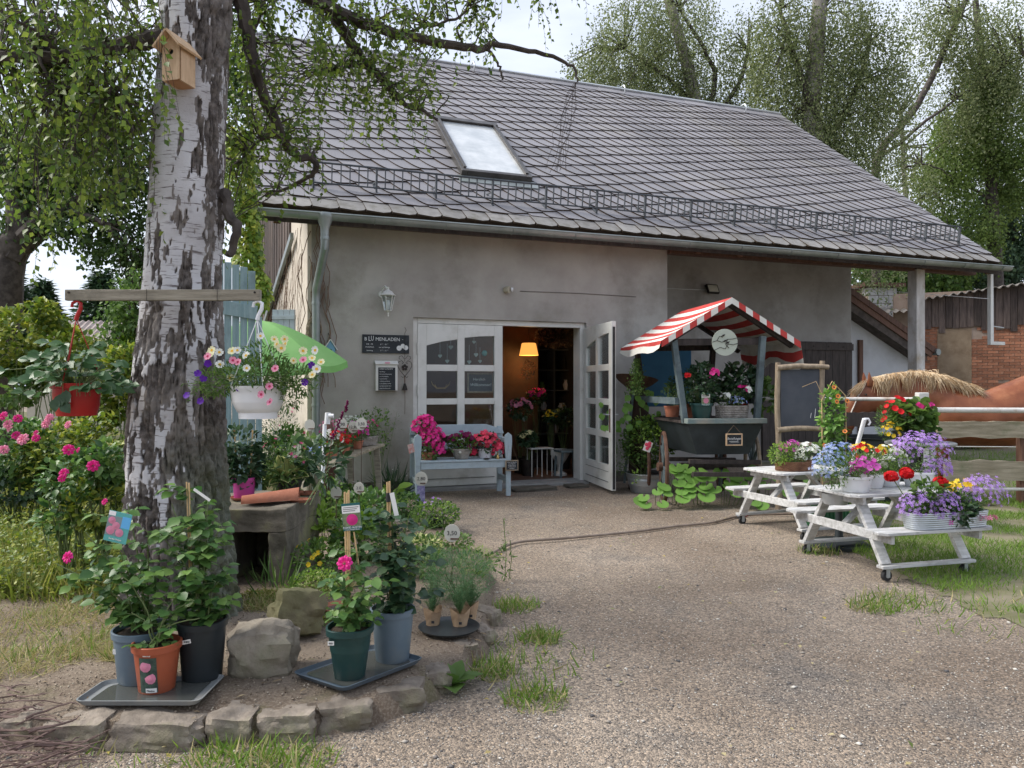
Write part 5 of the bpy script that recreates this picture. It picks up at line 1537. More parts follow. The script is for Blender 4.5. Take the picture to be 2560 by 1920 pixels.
# half round clay tile
ta, tb = G(605, 1258, TZ + .01), G(748, 1250, TZ + .02)
t = thing("clay_tile", "old terracotta ridge tile lying on the front of the mossy block", "roof tile", ta.lerp(tb, .5))
a = MB(); vs = []; nn = 13
d = (tb - ta).normalized(); sd = Vector((-d.y, d.x, 0)); L_ = (tb - ta).length / 2
for e, (xx, rr_, zz) in enumerate(((-L_, .05, 0), (L_, .075, .012))):
    for r2 in (rr_, rr_ - .012):
        for k in range(nn):
            an = math.pi * k / (nn - 1); vs.append(d * xx + sd * (-math.cos(an) * r2) + Vector((0, 0, math.sin(an) * r2 * 1.05 + zz)))
fs = []
for k in range(nn - 1):
    fs += [(k, k + 1, 2 * nn + k + 1, 2 * nn + k), (nn + k + 1, nn + k, 3 * nn + k, 3 * nn + k + 1), (k + 1, k, nn + k, nn + k + 1), (2 * nn + k, 2 * nn + k + 1, 3 * nn + k + 1, 3 * nn + k)]
fs += [(0, nn, 3 * nn, 2 * nn), (nn - 1, 3 * nn - 1, 4 * nn - 1, 2 * nn - 1)]
a.add(vs, fs); a.build("tile_body", terracotta, t, smooth=True)
for i, (px, py, z) in enumerate(((770, 1232, .0), (765, 1245, .0))):
    b = G(px - 14, py + 10, TZ); t = thing("saucer", ("upper" if i == 0 else "lower") + " clay saucer sticking out right of the ridge tile", "saucer", b + Vector((0, .12 * (i == 0), .003))); potsaucer(t, .075, 0)
# ================================================================ BESIDE THE HOUSE, LEFT
# tall plank gate in pale teal
ga = thing("plank_gate", "tall pale teal gate of rough vertical planks between birch and house", "gate", W(560, 1200, 7.4).xy.to_3d(), R(20))
k = 0
for i in range(12):
    x = -.60 + i * .075; zt = 2.86 - i * .022 + rnd.uniform(-.012, .012)
    a = MB(); a.box(x, x + .070, 0, .022, .02, zt); a.build("plank", gate_teal, ga, bevel=.003)
for z in (.6, 2.22):
    a = MB(); a.bar((-.60, -.012, z + .10), (.31, -.012, z - .03), .022, .14); a.build("cross_board", gate_teal, ga, bevel=.003)
a = MB(); a.box(.30, .36, -.02, .05, 0, 2.15); a.build("gate_post", gate_teal, ga, bevel=.004)
# ivy column
iv = thing("ivy_column", "yellow green ivy climbing up behind the teal gate", "ivy", W(620, 1200, 8.6).xy.to_3d())
bs = []
for c_, r_, n in (((0, 0, 3.0), (.16, .2, .75), 1500), ((-.12, 0, 3.9), (.22, .25, .6), 1100), ((.05, 0, 2.1), (.10, .15, .5), 700), ((.18, -.1, 2.55), (.12, .1, .25), 350)):
    P, d = ball(n, c_, r_, .5); v, f = batch(T_LEAF, P, d * .4 + np.array([0, -.2, -.8]) + jit(n, .3), d + np.array([0, -.8, .4]), rng.uniform(.05, .09, n)); bs.append((v, f))
tris("foliage", bs, lf_ivy, iv, world=False)
a = MB(); a.tube([(0, .05, 0), (.02, .05, 1.5), (-.05, .05, 3.2)], .02, 6); a.build("stem", stem_brown, iv)
# bare creeper on the side wall
vine = thing("bare_creeper", "leafless brown creeper hanging over the cream side wall", "creeper", BL(*swp(.2, 3.3)))
a = MB()
for k in range(80):
    t = rnd.uniform(.0, .62) ** 1.1; z = rnd.uniform(2.6, 3.75) if t < .35 else rnd.uniform(2.2, 3.6)
    s_, d_, _ = swp(t, 0); p = BL(s_ - .05, d_, z); pts = [p]; ln = rnd.uniform(.4, 1.7)
    kk = int(ln / .12)
    for i in range(kk):
        t += rnd.uniform(-.006, .006); s_, d_, _ = swp(max(t, -.01), 0); pts.append(BL(s_ - .05 - rnd.uniform(0, .03), d_, pts[-1].z - .12))
    a.tube(pts, [.0036 * (1 - .7 * i / len(pts)) for i in range(len(pts))], 3)
for k in range(16):
    x = -3.98 + rnd.uniform(-.02, .22); pts = []
    z0q = rnd.uniform(2.6, 3.6)
    for i in range(14): pts.append(BL(x, -.03 - rnd.random() * .02, z0q - i * .12)); x += rnd.uniform(-.05, .05)
    a.tube(pts, .006, 4)
a.build("stems", mat("creeper_bark", (.13, .08, .055), (.24, .16, .11), 9, .9), vine, world=True, kind='stuff')
# shutter and coil of wire on the side wall
s0q, d0q, _ = swp(.10, 0)
sh = thing("small_shutter", "small pale blue board shutter standing open on the side wall", "shutter", BL(s0q - .02, d0q, 1.98), BA + R(155))
for i in range(4):
    a = MB(); a.box(.02 + i * .085, .10 + i * .085, 0, .02, 0, .56); a.build("board", bench_blue, sh, bevel=.002)
for z in (.12, .42):
    a = MB(); a.box(.02, .355, .02, .035, z, z + .06); a.box(.02, .355, -.015, 0, z, z + .06); a.build("batten", bench_blue, sh, bevel=.002)
cp = BL(-3.93, -.05, bpx(770, 822, -.05)[1])
a = MB()
for k in range(7):
    r_ = .10 + rnd.uniform(-.018, .018); cx_, cz_ = rnd.uniform(-.015, .015), rnd.uniform(-.02, .02)
    a.tube([(cx_ + math.cos(2 * math.pi * i / 20) * r_ * .75, rnd.uniform(-.015, .015), cz_ + math.sin(2 * math.pi * i / 20) * r_ * 1.25) for i in range(21)], .006, 5)
a.build("vine_coil", log_wood, None, loc=cp, rz=BA, label="coil of dry vine hung at the house corner", cat="coil", kind=None)
# green parasol
pc_ = W(648, 800, 8.3)
par = thing("garden_parasol", "bright green open parasol leaning beside the birch", "parasol", W(795, 1215, 6.6))
pb = par.location
tilt = Matrix.Rotation(R(1), 4, 'Y') @ Matrix.Rotation(R(6), 4, 'X')
M_ = Matrix.Translation(pc_) @ tilt
par_m = mat("parasol_cloth", (.24, .48, .17), (.29, .54, .21), 3, .75)
_t = par_m.node_tree; _b = _t.nodes['Principled BSDF']; _tr = _t.nodes.new("ShaderNodeBsdfTranslucent"); _tr.inputs[0].default_value = (.35, .75, .2, 1); _mx = _t.nodes.new("ShaderNodeMixShader"); _mx.inputs[0].default_value = .35
_t.links.new(_b.outputs[0], _mx.inputs[1]); _t.links.new(_tr.outputs[0], _mx.inputs[2]); _t.links.new(_mx.outputs[0], _t.nodes['Material Output'].inputs[0])
RC_ = .96
for g in range(8):
    a = MB(); vs = []; a.M = M_
    for j in range(7):
        r_ = RC_ * j / 6
        for i in range(5):
            an = 2 * math.pi * (g + i / 4) / 8 + .2; sag = 1 - .07 * math.sin(math.pi * i / 4)
            rr_ = r_ * (sag if True else 1); vs.append((rr_ * math.cos(an), rr_ * math.sin(an), -.46 * (r_ / RC_) ** 1.6 - .03 * math.sin(math.pi * i / 4) * r_))
    fs = [(j * 5 + i, j * 5 + i + 1, (j + 1) * 5 + i + 1, (j + 1) * 5 + i) for j in range(6) for i in range(4)]
    n_ = len(vs)
    for i in range(5): x, y, z = vs[30 + i]; vs.append((x * 1.01, y * 1.01, z - .07))
    fs += [(30 + i, 31 + i, n_ + i + 1, n_ + i) for i in range(4)]
    a.add(vs, fs); a.build("canopy_panel", par_m, par, smooth=True, world=True)
    an = 2 * math.pi * g / 8 + .2
    q = MB(); q.M = M_; q.tube([(0, 0, -.02), (RC_ * .5 * math.cos(an), RC_ * .5 * math.sin(an), -.17), (RC_ * .99 * math.cos(an), RC_ * .99 * math.sin(an), -.46)], .005, 5); q.build("rib", white_plastic, par, world=True)
pp = M_ @ Vector((0, 0, -.05))
a = MB(); a.tube([pp, W(648, 1000, 8.3)], .016, 10); a.build("pole", white_plastic, par, world=True, smooth=True)
a = MB(); a.tube([W(812, 1060, 6.7), W(806, 1216, 6.6)], .018, 10); a.build("stand_pole", white_plastic, par, world=True, smooth=True)
a = MB(); a.tube([W(820, 1032, 6.7), W(818, 1060, 6.7)], .026, 10); a.tube([W(822, 1040, 6.68), W(834, 1040, 6.68)], .02, 10); a.build("clamp_knob", white_plastic, par, world=True, smooth=True)
# carved dark spike
a = MB(); p = W(822, 1150, 7.6)
a.lathe([(.02, -.40), (.05, -.30), (.07, -.1), (.085, .1), (.075, .25), (.04, .36), (.003, .44)], 8, (0, 0, 0), sq=.2)
a.build("wooden_spike", mat("redbrown_wood", (.09, .035, .025), (.14, .06, .04), 5, .6), None, loc=p, rz=.3, label="red brown pointed carving behind the plank table", cat="carving")
# ---- plank table with little pots
A_, B_ = W(800, 1178, 6.9), W(965, 1112, 8.2)
zt_ = .66
A_ = G(800, 1176, zt_); B_ = G(968, 1116, zt_ + .03)
A_ = Vector((A_.x, A_.y, zt_)); 
B_ = W(968, 1112, A_.y + 1.4)
pt = thing("plank_table", "rough board table with small flower pots beside the bench", "table", ((A_ + B_) / 2).xy.to_3d())
dd_ = (B_ - A_).normalized(); sd_ = Vector((-dd_.y, dd_.x, 0)).normalized()
for k in (-1, 0, 1):
    o_ = sd_ * (.15 * k + .25); a = MB(); a.bar(A_ + o_, B_ + o_, .145, .028); a.build("board", fence_wood, pt, world=True, bevel=.003)
for t_, o2 in ((.93, .08), (.1, .1), (.93, .42), (.1, .42)):
    q = A_.lerp(B_, t_) + sd_ * o2; a = MB(); a.bar(q - Vector((0, 0, .02)), (q.x + (.05 if t_ > .5 else -.03), q.y, 0), .06, .05, (0, 1, 0)); a.build("leg", grey_wood, pt, world=True)
def ontable(t_, o_, dz=.016): return A_.lerp(B_, t_) + sd_ * o_ + Vector((0, 0, dz))
minis = [(.10, .10, "blue flowered lobelia in a small clay pot at the near end of the plank table", [(p_blue, 70, .012)], .05, .12),
         (.36, .12, "red and white bloom in a clay pot on the plank table behind the blue one", [(p_red, 26, .02), (p_white, 30, .014)], .062, .17),
         (.52, .10, "low red begonia in a clay pot, middle of the plank table", [(p_red, 22, .022)], .055, .12),
         (.60, .30, "pink flowered potted plant at the wall side of the plank table", [(p_pink, 40, .018), (p_rosepale, 30, .016)], .07, .22),
         (.74, .12, "bushy pink and green potted plant left of the twig basket", [(p_pink, 26, .018)], .06, .18)]
for t_, o_, lab, fl_, r_, hh in minis:
    potplant("small_pot_plant", lab, "potted plant", ontable(t_, o_ + .05), (r_, r_ * .75, r_ * 1.5, terracotta), [((0, 0, r_ * 1.5 + hh * .5), (hh * .75, hh * .6, hh * .6), 240, .03, lf_mid, T_LONG)], [((0, 0, r_ * 1.5 + hh * .5), (hh * .78, hh * .62, hh * .66), n, sz, mt, T_FLOWER) for mt, n, sz in fl_], 6, "small pots on the plank table")
def basket(name, label, base, rx, ry, h, mt, rz=0, flare=1.1, rows=9, n=26, cat="basket", parent=None):
    t = parent or thing(name, label, cat, base, rz)
    for j in range(rows):
        z = h * (j + .5) / rows; sc_k = 1 + (flare - 1) * j / rows; pts = []
        for i in range(n * 2 + 1):
            an = math.pi * i / n; w_ = (.004 if (i + j) % 2 else -.004) + rnd.uniform(-.002, .002)
            pts.append((math.cos(an) * (rx * sc_k + w_), math.sin(an) * (ry * sc_k + w_), z + rnd.uniform(-.002, .002)))
        a = MB(); a.tube(pts, h / rows * .55, 5, False); a.build("withy", mt, t, smooth=True)
    a = MB(); a.add([(math.cos(2 * math.pi * i / 20) * rx, math.sin(2 * math.pi * i / 20) * ry, h * .85) for i in range(20)], [tuple(range(20))]); a.build("soil", soil, t)
    a = MB(); a.lathe([(.6, .002), (1.0, .004), (.97 * flare, h)], 20); a.v = [(x * rx * .96, y * ry * .96, z) for x, y, z in a.v]; a.build("lining", mt, t)
    return t
b = ontable(.88, .28, .02)
t = basket("twig_basket", "flat twig basket of white daisies at the wall end of the plank table", b, .20, .14, .10, wicker_grey, BA, 1.15, 7)
foliage(t, [((0, 0, .17), (.24, .15, .10), 900, .035, lf_mid, T_NEEDLE), ((.05, 0, .2), (.2, .13, .12), 300, .05, lf_mid, T_LONG)], [((-.05, 0, .2), (.22, .15, .14), 90, .014, p_white, T_STAR), ((.1, 0, .2), (.15, .12, .1), 14, .02, p_pink, T_FLOWER)], 12, .1)
# price discs: wooden slices on clips
pd_n = 0
for px, py, Yd, r_, tx, lab in ((853, 1061, 7.7, .062, "2,90", "upper left price disc above the small pots"), (883, 1068, 7.8, .056, "12,90", "middle price disc above the small pots"), (903, 1060, 7.75, .058, "3,50", "right price disc above the small pots"), (774, 1063, 7.2, .05, "", "blank disc behind the broad leaves by the parasol pole"),
                                (1053, 1197, 8.6, .075, "2,80", "price disc marked 2,80 in front of the bench leg"), (897, 1220, 6.4, .045, "2 E", "price disc marked 2 E below the plank table"), (840, 1232, 6.0, .045, "", "small dark written disc beside the stone trough"), (1130, 1333, 5.2, .056, "3,50", "price disc marked 3,50 nearest the gravel path")):
    p = W(px, py, Yd); t = thing("price_disc", lab, "price tag", (p.x, p.y, bedz(p.x, p.y)), 0, "wooden price discs on sticks")
    L = p.z - bedz(p.x, p.y)
    a = MB(); vs = [(math.cos(2 * math.pi * i / 18) * r_ * (1 + .05 * math.sin(3 * i)), 0, L + math.sin(2 * math.pi * i / 18) * r_ * 1.12) for i in range(18)]
    a.add(vs + [(x, .008, z) for x, y, z in vs], [tuple(range(18)), tuple(range(35, 17, -1))] + [(i, 18 + i, 18 + (i + 1) % 18, (i + 1) % 18) for i in range(18)])
    a.build("disc", mat("disc_wood", (.62, .60, .52), (.70, .68, .61), 4, .7) if "disc_wood" not in MATS else MATS["disc_wood"], t)
    if tx: text("lettering", tx, r_ * .75, TR(0, -.002, L) @ FACE, ink, t)
    a = MB(); a.tube([(0, .012, 0), (0, .012, L)], .003, 5); a.box(-.01, .05, -.012, -.002, L - r_ * .75, L - r_ * .6); a.build("clip_stick", rust, t)
    if tx == "2,80":
        a = MB(); a.box(-.045, .045, -.012, -.009, L - .30, L - .08); q = a.build("plant_tag", mat("tag_violet", (.16, .14, .30), (.42, .40, .6), 35, .5), t)
# mixed perennials filling the bed: each a potted plant of its own
def filler(px, py, z, name, lab, fol, fl=(), stems=8, pot=None, cat="plant", grp="perennials set out in the bed"):
    b = G(px, py, z); b.z = max(bedz(b.x, b.y) - .005, 0) if z < .2 else z
    return potplant(name, lab, cat, b, pot, fol, fl, stems, grp)
E = lambda z, r, h, n, s, m_, T=T_OVAL, x=0, y=0: ((x, y, z), (r, r, h), n, s, m_, T)
filler(662, 1262, TZ, "leafy_plant", "narrow leaved plant with tiny pink blooms behind the pink pot", [E(.22, .18, .18, 420, .05, lf_mid, T_LONG), E(.38, .12, .12, 160, .04, lf_deep, T_LONG, -.08)], [((0, 0, .3), (.25, .15, .2), 16, .014, p_pink, T_STAR)], 9).location.y += .42
filler(740, 1256, TZ, "heart_leaf_plant", "big dark heart shaped leaves behind the hosta", [E(.24, .26, .16, 110, .095, lf_deep), E(.32, .2, .14, 80, .06, lf_mid, T_OVAL, -.1)], [], 8).location.y += .55
t = filler(770, 1262, TZ, "dark_flower_spike", "thin plant with dark purple spikes in front of the drainpipe", [E(.2, .1, .12, 60, .06, lf_deep, T_LONG, .08, .2)], [], 3)
a = MB(); a.tube([(.06, .2, .1), (.12, .2, .45), (.24, .2, .72)], .003, 5); a.build("spike_stem", rust, t)
P = [(.12 + .12 * q + rnd.gauss(0, .008), .2, .45 + .27 * q) for q in [i / 40 for i in range(41)]]
v, f = batch(T_BLOB, P, jit(41), jit(41), .011); tris("spike_buds", [(v, f)], p_plum, t, world=False)
filler(790, 1490, .1, "creeping_plant", "small leaved pale creeping plant beside the trough", [E(.07, .19, .10, 900, .018, lf_lime, T_OVAL), E(.06, .15, .08, 200, .02, lf_cream, T_OVAL)], [], 4)
filler(700, 1500, .1, "grass_clump", "arching green grass clump in front of the trough", [((0, 0, .05), (.2, .12, .1), 60, .2, lf_mid, T_BLADE)], [], 0)
filler(800, 1400, .1, "leafy_plant", "light green plant climbing in front of the trough corner", [E(.20, .14, .20, 190, .055, lf_lime, T_OVAL), E(.35, .10, .1, 70, .05, lf_lime, T_OVAL)], [], 9)
filler(800, 1455, .1, "yellow_flower_plant", "dark plant with small yellow flowers behind the green pot", [E(.15, .20, .14, 420, .035, lf_mid, T_OVAL)], [((0, 0, .18), (.2, .18, .18), 9, .018, p_yellow, T_FLOWER)], 7)
filler(920, 1330, .1, "leafy_plant", "mid green leafy plant behind the blue pot rose", [E(.22, .28, .22, 420, .065, lf_rose, T_OVAL)], [], 10)
filler(840, 1300, .1, "leafy_plant", "fresh green plant left of the rose picture tag", [E(.16, .22, .15, 380, .05, lf_mid, T_OVAL)], [], 8)
t = filler(958, 1262, .1, "yellow_hosta", "yellow green hosta with ribbed leaves below the bench", [E(.2, .1, .1, 14, .05, lf_lime)], [], 3)
for k in range(22):
    an = rnd.random() * 6.283; el = rnd.uniform(.1, 1.1); d = Vector((math.cos(an) * math.cos(el), math.sin(an) * math.cos(el), math.sin(el))); e = Vector((0, 0, .04)) + d * rnd.uniform(.12, .28)
    a = MB(); a.tube([(0, 0, .02), e], .004, 5); a.build("leaf_stalk", stem_green, t); leafpart(t, e, d + Vector((0, 0, -.6)), (0, -.5, 1), rnd.uniform(.14, .21), T_OVAL, lf_lime, wid=.95)
filler(1090, 1310, .08, "trailing_bellflower", "mounded plant with pale violet bells near the path", [E(.13, .25, .14, 900, .03, lf_mid, T_OVAL), E(.14, .25, .14, 250, .03, lf_lime, T_OVAL)], [((0, 0, .15), (.25, .25, .16), 22, .014, p_lilac, T_STAR)], 10, (.09, .07, .10, pot_black))
filler(1030, 1345, .08, "strap_leaf_plant", "strap leaved plant in front of the bellflower", [((0, 0, .05), (.15, .12, .08), 46, .24, lf_mid, T_BLADE)], [], 0)
filler(1150, 1500, .1, "feathery_plant", "feathery blue green plants behind the paper bags", [E(.16, .24, .16, 3600, .03, lf_needle, T_NEEDLE), E(.2, .18, .14, 1500, .03, lf_needle, T_NEEDLE, -.12)], [], 18)
filler(1190, 1440, .08, "feathery_plant", "yellowish feathery plant by the bed edge near the path", [E(.10, .16, .12, 1300, .026, lf_lime, T_NEEDLE), E(.1, .16, .1, 150, .03, lf_mid, T_OVAL)], [], 8)
filler(1060, 1440, .1, "leafy_plant", "low leafy plant between the blue pot and the feathery ones", [E(.10, .16, .12, 260, .04, lf_mid, T_OVAL)], [], 5)
filler(985, 1240, .0, "grass_clump", "dark grass clump beside the left bench leg", [((0, 0, .08), (.18, .1, .15), 170, .30, lf_deep, T_BLADE)], [((0, 0, .3), (.2, .1, .1), 5, .012, p_white, T_STAR)], 0)
filler(870, 1262, .08, "leafy_plant", "dark foliage under the plank table", [E(.16, .3, .16, 420, .05, lf_deep, T_OVAL)], [], 6)
filler(690, 1242, .0, "shrub", "feathery shrub behind the trough pots", [E(.55, .42, .45, 1600, .05, lf_mid, T_LONG, 0, .3), E(.9, .3, .3, 700, .05, lf_deep, T_LONG, -.1, .3)], [((0, .3, .9), (.4, .3, .4), 12, .02, p_pink, T_STAR)], 16, cat="shrub", grp=None)
filler(940, 1240, .0, "shrub", "wispy shrub against the wall left of the door", [E(.85, .22, .35, 240, .045, lf_mid, T_OVAL), E(.95, .40, .22, 160, .035, lf_mid, T_LONG)], [], 16, cat="shrub", grp=None)

filler(880, 1300, .1, "leafy_plant", "dark green plant under the near edge of the plank table", [E(.2, .24, .2, 420, .055, lf_mid)], [((0, 0, .3), (.22, .2, .14), 9, .016, p_white, T_STAR)], 8)
filler(1010, 1290, .06, "leafy_plant", "round bushy plant between the hosta and the bellflower", [E(.14, .2, .14, 420, .045, lf_rose)], [], 7)
filler(900, 1400, .1, "leafy_plant", "broad green plant just behind the blue pot canes", [E(.2, .24, .22, 420, .06, lf_rose), E(.3, .14, .12, 120, .06, lf_lime)], [], 9)
filler(1050, 1400, .1, "variegated_plant", "cream edged low plant behind the feathery seedlings", [E(.1, .18, .1, 300, .035, lf_cream), E(.1, .18, .1, 300, .04, lf_mid)], [], 5)
filler(1120, 1375, .07, "leafy_plant", "low green mat near the disc marked 3,50", [E(.06, .22, .08, 500, .03, lf_mid)], [], 4)
filler(830, 1350, .1, "twiggy_plant", "tall leafy shoots left of the rose picture tag", [E(.35, .14, .25, 160, .055, lf_mid)], [], 9)
filler(760, 1560, .1, "moss_patch_plant", "mossy low tuft between trough and boulders", [E(.03, .16, .05, 700, .02, lf_hedge)], [], 0)
for px, lab, mt in ((905, "red flowered pot at the front edge of the plank table", p_red), (935, "magenta flowered pot beside the twig basket", p_magenta), (865, "white flowered pot behind the blue lobelia", p_white)):
    t_ = (px - 800) / 168; potplant("small_pot_plant", lab, "potted plant", ontable(t_, .22), (.05, .04, .08, terracotta), [((0, 0, .17), (.13, .11, .11), 260, .03, lf_mid, T_LONG)], [((0, 0, .18), (.14, .12, .12), 34, .017, mt, T_FLOWER)], 5, "small pots on the plank table")
a = MB(); sa, za = bpx(1300, 728); sb, zb = bpx(1590, 742)
a.tube([BL(sa, -.006, za), BL((sa + sb) / 2, -.006, (za + zb) / 2 + .01), BL(sb, -.006, zb)], .006, 5); a.build("wall_cable", mat("cable_grey", (.17, .155, .14), rough=.8), None, label="thin grey cable running right from the lamp above the door", cat="cable")
# ================================================================ BENCH
bp = (G(1040, 1247) + G(1276, 1241)) / 2
brz = math.atan2(.27, 1.19) + R(3)
bn = thing("garden_bench", "light blue painted wooden bench holding three flower pots at the door", "bench", (bp.x, bp.y, 0), brz)
hw = .60
for sx in (-1, 1):
    x = sx * hw
    a = MB(); pr = [(-.03, 0), (.03, 0), (.035, .5), (.05, .72), (.045, .80), (.0, .835), (-.045, .80), (-.05, .72), (-.035, .5)]
    a.add([(x + u_, -.02, z) for u_, z in pr] + [(x + u_, .02, z) for u_, z in pr], [tuple(range(9)), tuple(range(17, 8, -1))] + [(i, 9 + i, 9 + (i + 1) % 9, (i + 1) % 9) for i in range(9)])
    a.build("leg", bench_blue, bn, bevel=.004)
    a = MB(); a.box(x - .035, x + .035, .44, .48, 0, .90); a.build("leg", bench_blue, bn, bevel=.004)
    a = MB(); a.box(x - .03, x + .03, .021, .439, .70, .76); a.build("armrest", bench_blue, bn, bevel=.004)
    a = MB(); a.box(x - .02, x + .02, .021, .439, .18, .25); a.build("stretcher", bench_blue, bn, bevel=.004)
a = MB(); a.box(-hw + .04, hw - .04, -.018, .012, .38, .465); a.build("front_rail", bench_blue, bn, bevel=.004)
for k in range(4):
    a = MB(); a.box(-hw + .03, hw - .03, -.03 + k * .115, .078 + k * .115, .467, .489); a.build("seat_slat", bench_blue, bn, bevel=.004)
a = MB(); pr = [(-hw - .05, .80), (hw + .05, .80), (hw + .03, .86), (hw - .2, .93), (-hw + .2, .93), (-hw - .03, .86)]
a.add([(x, .40, z) for x, z in pr] + [(x, .438, z) for x, z in pr], [tuple(range(6)), tuple(range(11, 5, -1))] + [(i, 6 + i, 6 + (i + 1) % 6, (i + 1) % 6) for i in range(6)]); a.build("backrest", bench_blue, bn, bevel=.004)
a = MB(); a.box(-hw + .04, hw - .04, .40, .438, .60, .68); a.build("back_slat", bench_blue, bn, bevel=.004)
BM = Matrix.LocRotScale(bn.location, bn.rotation_euler, Vector((1, 1, 1)))
seat = lambda x, y: BM @ Vector((x, y, .491))
potplant("impatiens_pot", "tall mound of hot pink blossoms, left on the blue bench", "potted plant", seat(-.43, .16), (.10, .08, .10, terracotta), [((0, 0, .22), (.17, .15, .28), 700, .04, lf_mid, T_OVAL), ((-.06, 0, .42), (.14, .12, .16), 200, .04, lf_mid, T_OVAL)],
         [((.03, 0, .22), (.20, .17, .26), 210, .026, p_hot, T_FLOWER), ((-.06, 0, .42), (.17, .15, .18), 130, .027, p_hot, T_FLOWER), ((.12, 0, .12), (.1, .1, .12), 40, .025, p_hot, T_FLOWER)], 8)
t = potplant("petunia_basket", "dark plum petunias in a round grey basket, middle of the blue bench", "potted plant", seat(.0, .14), (.135, .09, .14, wicker_grey), [((0, 0, .20), (.19, .14, .12), 420, .045, lf_mid, T_OVAL)], [((0, 0, .21), (.20, .15, .16), 46, .034, p_plum, T_TRUMPET)], 8)
q = MB(); q.lathe([(.0005, .004), (.008, .006), (.016, .002), (.018, -.002)], 14, (0, 0, 0)); q.M = None; o_ = q.build("cream_rosette", p_white, t, loc=(-.01, -.125, .10)); o_.rotation_euler = (R(90), 0, 0)
potplant("begonia_pot", "coral red begonias in a flowered cachepot, right on the blue bench", "potted plant", seat(.33, .17), (.10, .085, .13, mat("flowered_pot", (.72, .70, .72), (.40, .20, .28), 30, .4, lo=.58, hi=.66)), [((.02, 0, .19), (.18, .13, .14), 380, .045, lf_deep, T_OVAL), ((.15, -.02, .08), (.07, .08, .12), 100, .04, lf_deep, T_OVAL)],
         [((.0, 0, .2), (.19, .14, .17), 120, .030, p_coral, T_FLOWER), ((.17, -.02, .10), (.09, .09, .15), 60, .028, p_coral, T_FLOWER), ((-.15, 0, .07), (.07, .08, .06), 24, .028, p_coral, T_FLOWER)], 8)
q = MB(); q.lathe([(.001, .0), (.03, .0), (.045, .014), (.03, .008), (.001, .006)], 18); q.build("black_dish", iron, None, smooth=True, loc=seat(.30, -.02), label="small black dish on the bench front edge", cat="dish")
q = MB(); q.lathe([(.020, 0), (.022, .01), (.014, .04), (.006, .05), (.006, .085), (.001, .09)], 16); q.build("hand_bell", mat("brass", (.45, .3, .12), rough=.35, metal=.8), None, smooth=True, loc=seat(.46, -.0), label="little brass hand bell at the right end of the bench", cat="bell")
def frame_sign(name, lab, M, w_, h_, wood, board=None, parent=None, fw=.02, cat="sign", rz=0):
    t = thing(name, lab, cat, M.translation, 0); t.rotation_euler = M.to_euler()
    for x0_, x1_, z0_, z1_ in ((-w_, -w_ + fw, -h_, h_), (w_ - fw, w_, -h_, h_), (-w_ + fw, w_ - fw, -h_, -h_ + fw), (-w_ + fw, w_ - fw, h_ - fw, h_)):
        a = MB(); a.box(x0_, x1_, -.012, .008, z0_, z1_); a.build("frame_bar", wood, t, bevel=.002)
    a = MB(); a.box(-w_ + fw, w_ - fw, -.003, .004, -h_ + fw, h_ - fw); a.build("board", board or black_board, t)
    return t
p = BM @ Vector((hw + .035, -.05, .40)); p.z = .405
t = frame_sign("chalk_sign", "tiny framed chalk notice hanging from the right bench arm", Matrix.Translation(p) @ Matrix.Rotation(brz + .05, 4, 'Z'), .088, .068, log_wood, fw=.012)
for k, s_ in enumerate(("Hinweis: Wir haben auch", "in der Mittagspause", "durchgehend Blumen", "und Pflanzen am Hof", "bitte klingeln")): text("lettering", s_, .0175, TR(0, -.005, .042 - k * .020) @ FACE, chalk, t, sx=.72)
a = MB(); a.tube([(-.07, 0, .068), (-.04, .02, .26)], .0015, 4); a.tube([(.08, 0, .068), (.01, .02, .26)], .0015, 4); a.build("string", stem_brown, t)
p = BM @ Vector((-hw - .09, -.03, .66)); t = thing("wooden_tag", "worn red and white tag hanging from the left bench arm", "tag", p, .5); a = MB(); a.M = Matrix.Rotation(-.25, 4, 'Y'); a.box(-.035, .04, -.006, .006, -.06, .05); a.build("plate", mat("tag_worn", (.55, .5, .48), (.5, .15, .12), 25, .7), t)

# ================================================================ ON THE FRONT WALL
def wallthing(name, lab, cat, px, py, d=0.0, group=None):
    s, z = bpx(px, py, d); return thing(name, lab, cat, BL(s, d, z), BA, group)
# blackboard sign
t = wallthing("shop_sign", "black wall board lettered BLUMENLADEN with chalked opening hours", "sign", 965, 860, -.022)
w_, h_ = .318, .125
a = MB(); a.box(-w_, w_, 0, .018, -h_, h_); a.build("board", black_board, t, bevel=.002)
SP = lambda u, v_: TR(-w_ + 2 * w_ * (u - 587) / 415, -.0012, h_ - 2 * h_ * (v_ - 800) / 168) @ FACE
text("lettering", "B", .064, SP(615, 842), chalk, t); text("lettering", "L", .088, SP(649, 840), chalk, t, sx=.8); text("lettering", "U", .094, SP(674, 836), chalk, t, sx=.62); text("lettering", "MENLADEN", .066, SP(810, 842), chalk, t, sx=.97); text("lettering", "-", .05, SP(943, 838), chalk, t)
for s1, s2, v_ in (("DIE - FR", "8 °° - 18 °°", 888), ("MONTAG", "nur auf Anfrage", 915), ("Samstag", "9 °° - 12 °°", 945)):
    text("lettering", s1, .026, SP(650, v_), chalk, t); text("lettering", s2, .024, SP(780, v_), chalk, t)
for u, v_, r_ in ((912, 920, .034), (945, 900, .030), (972, 915, .032)):
    a = MB(); a.M = SP(u, v_); a.lathe([(.0005, .001), (r_ * .8, .001), (r_ * (1.05), .0004)], 14); a.build("painted_blossom", chalk, t)
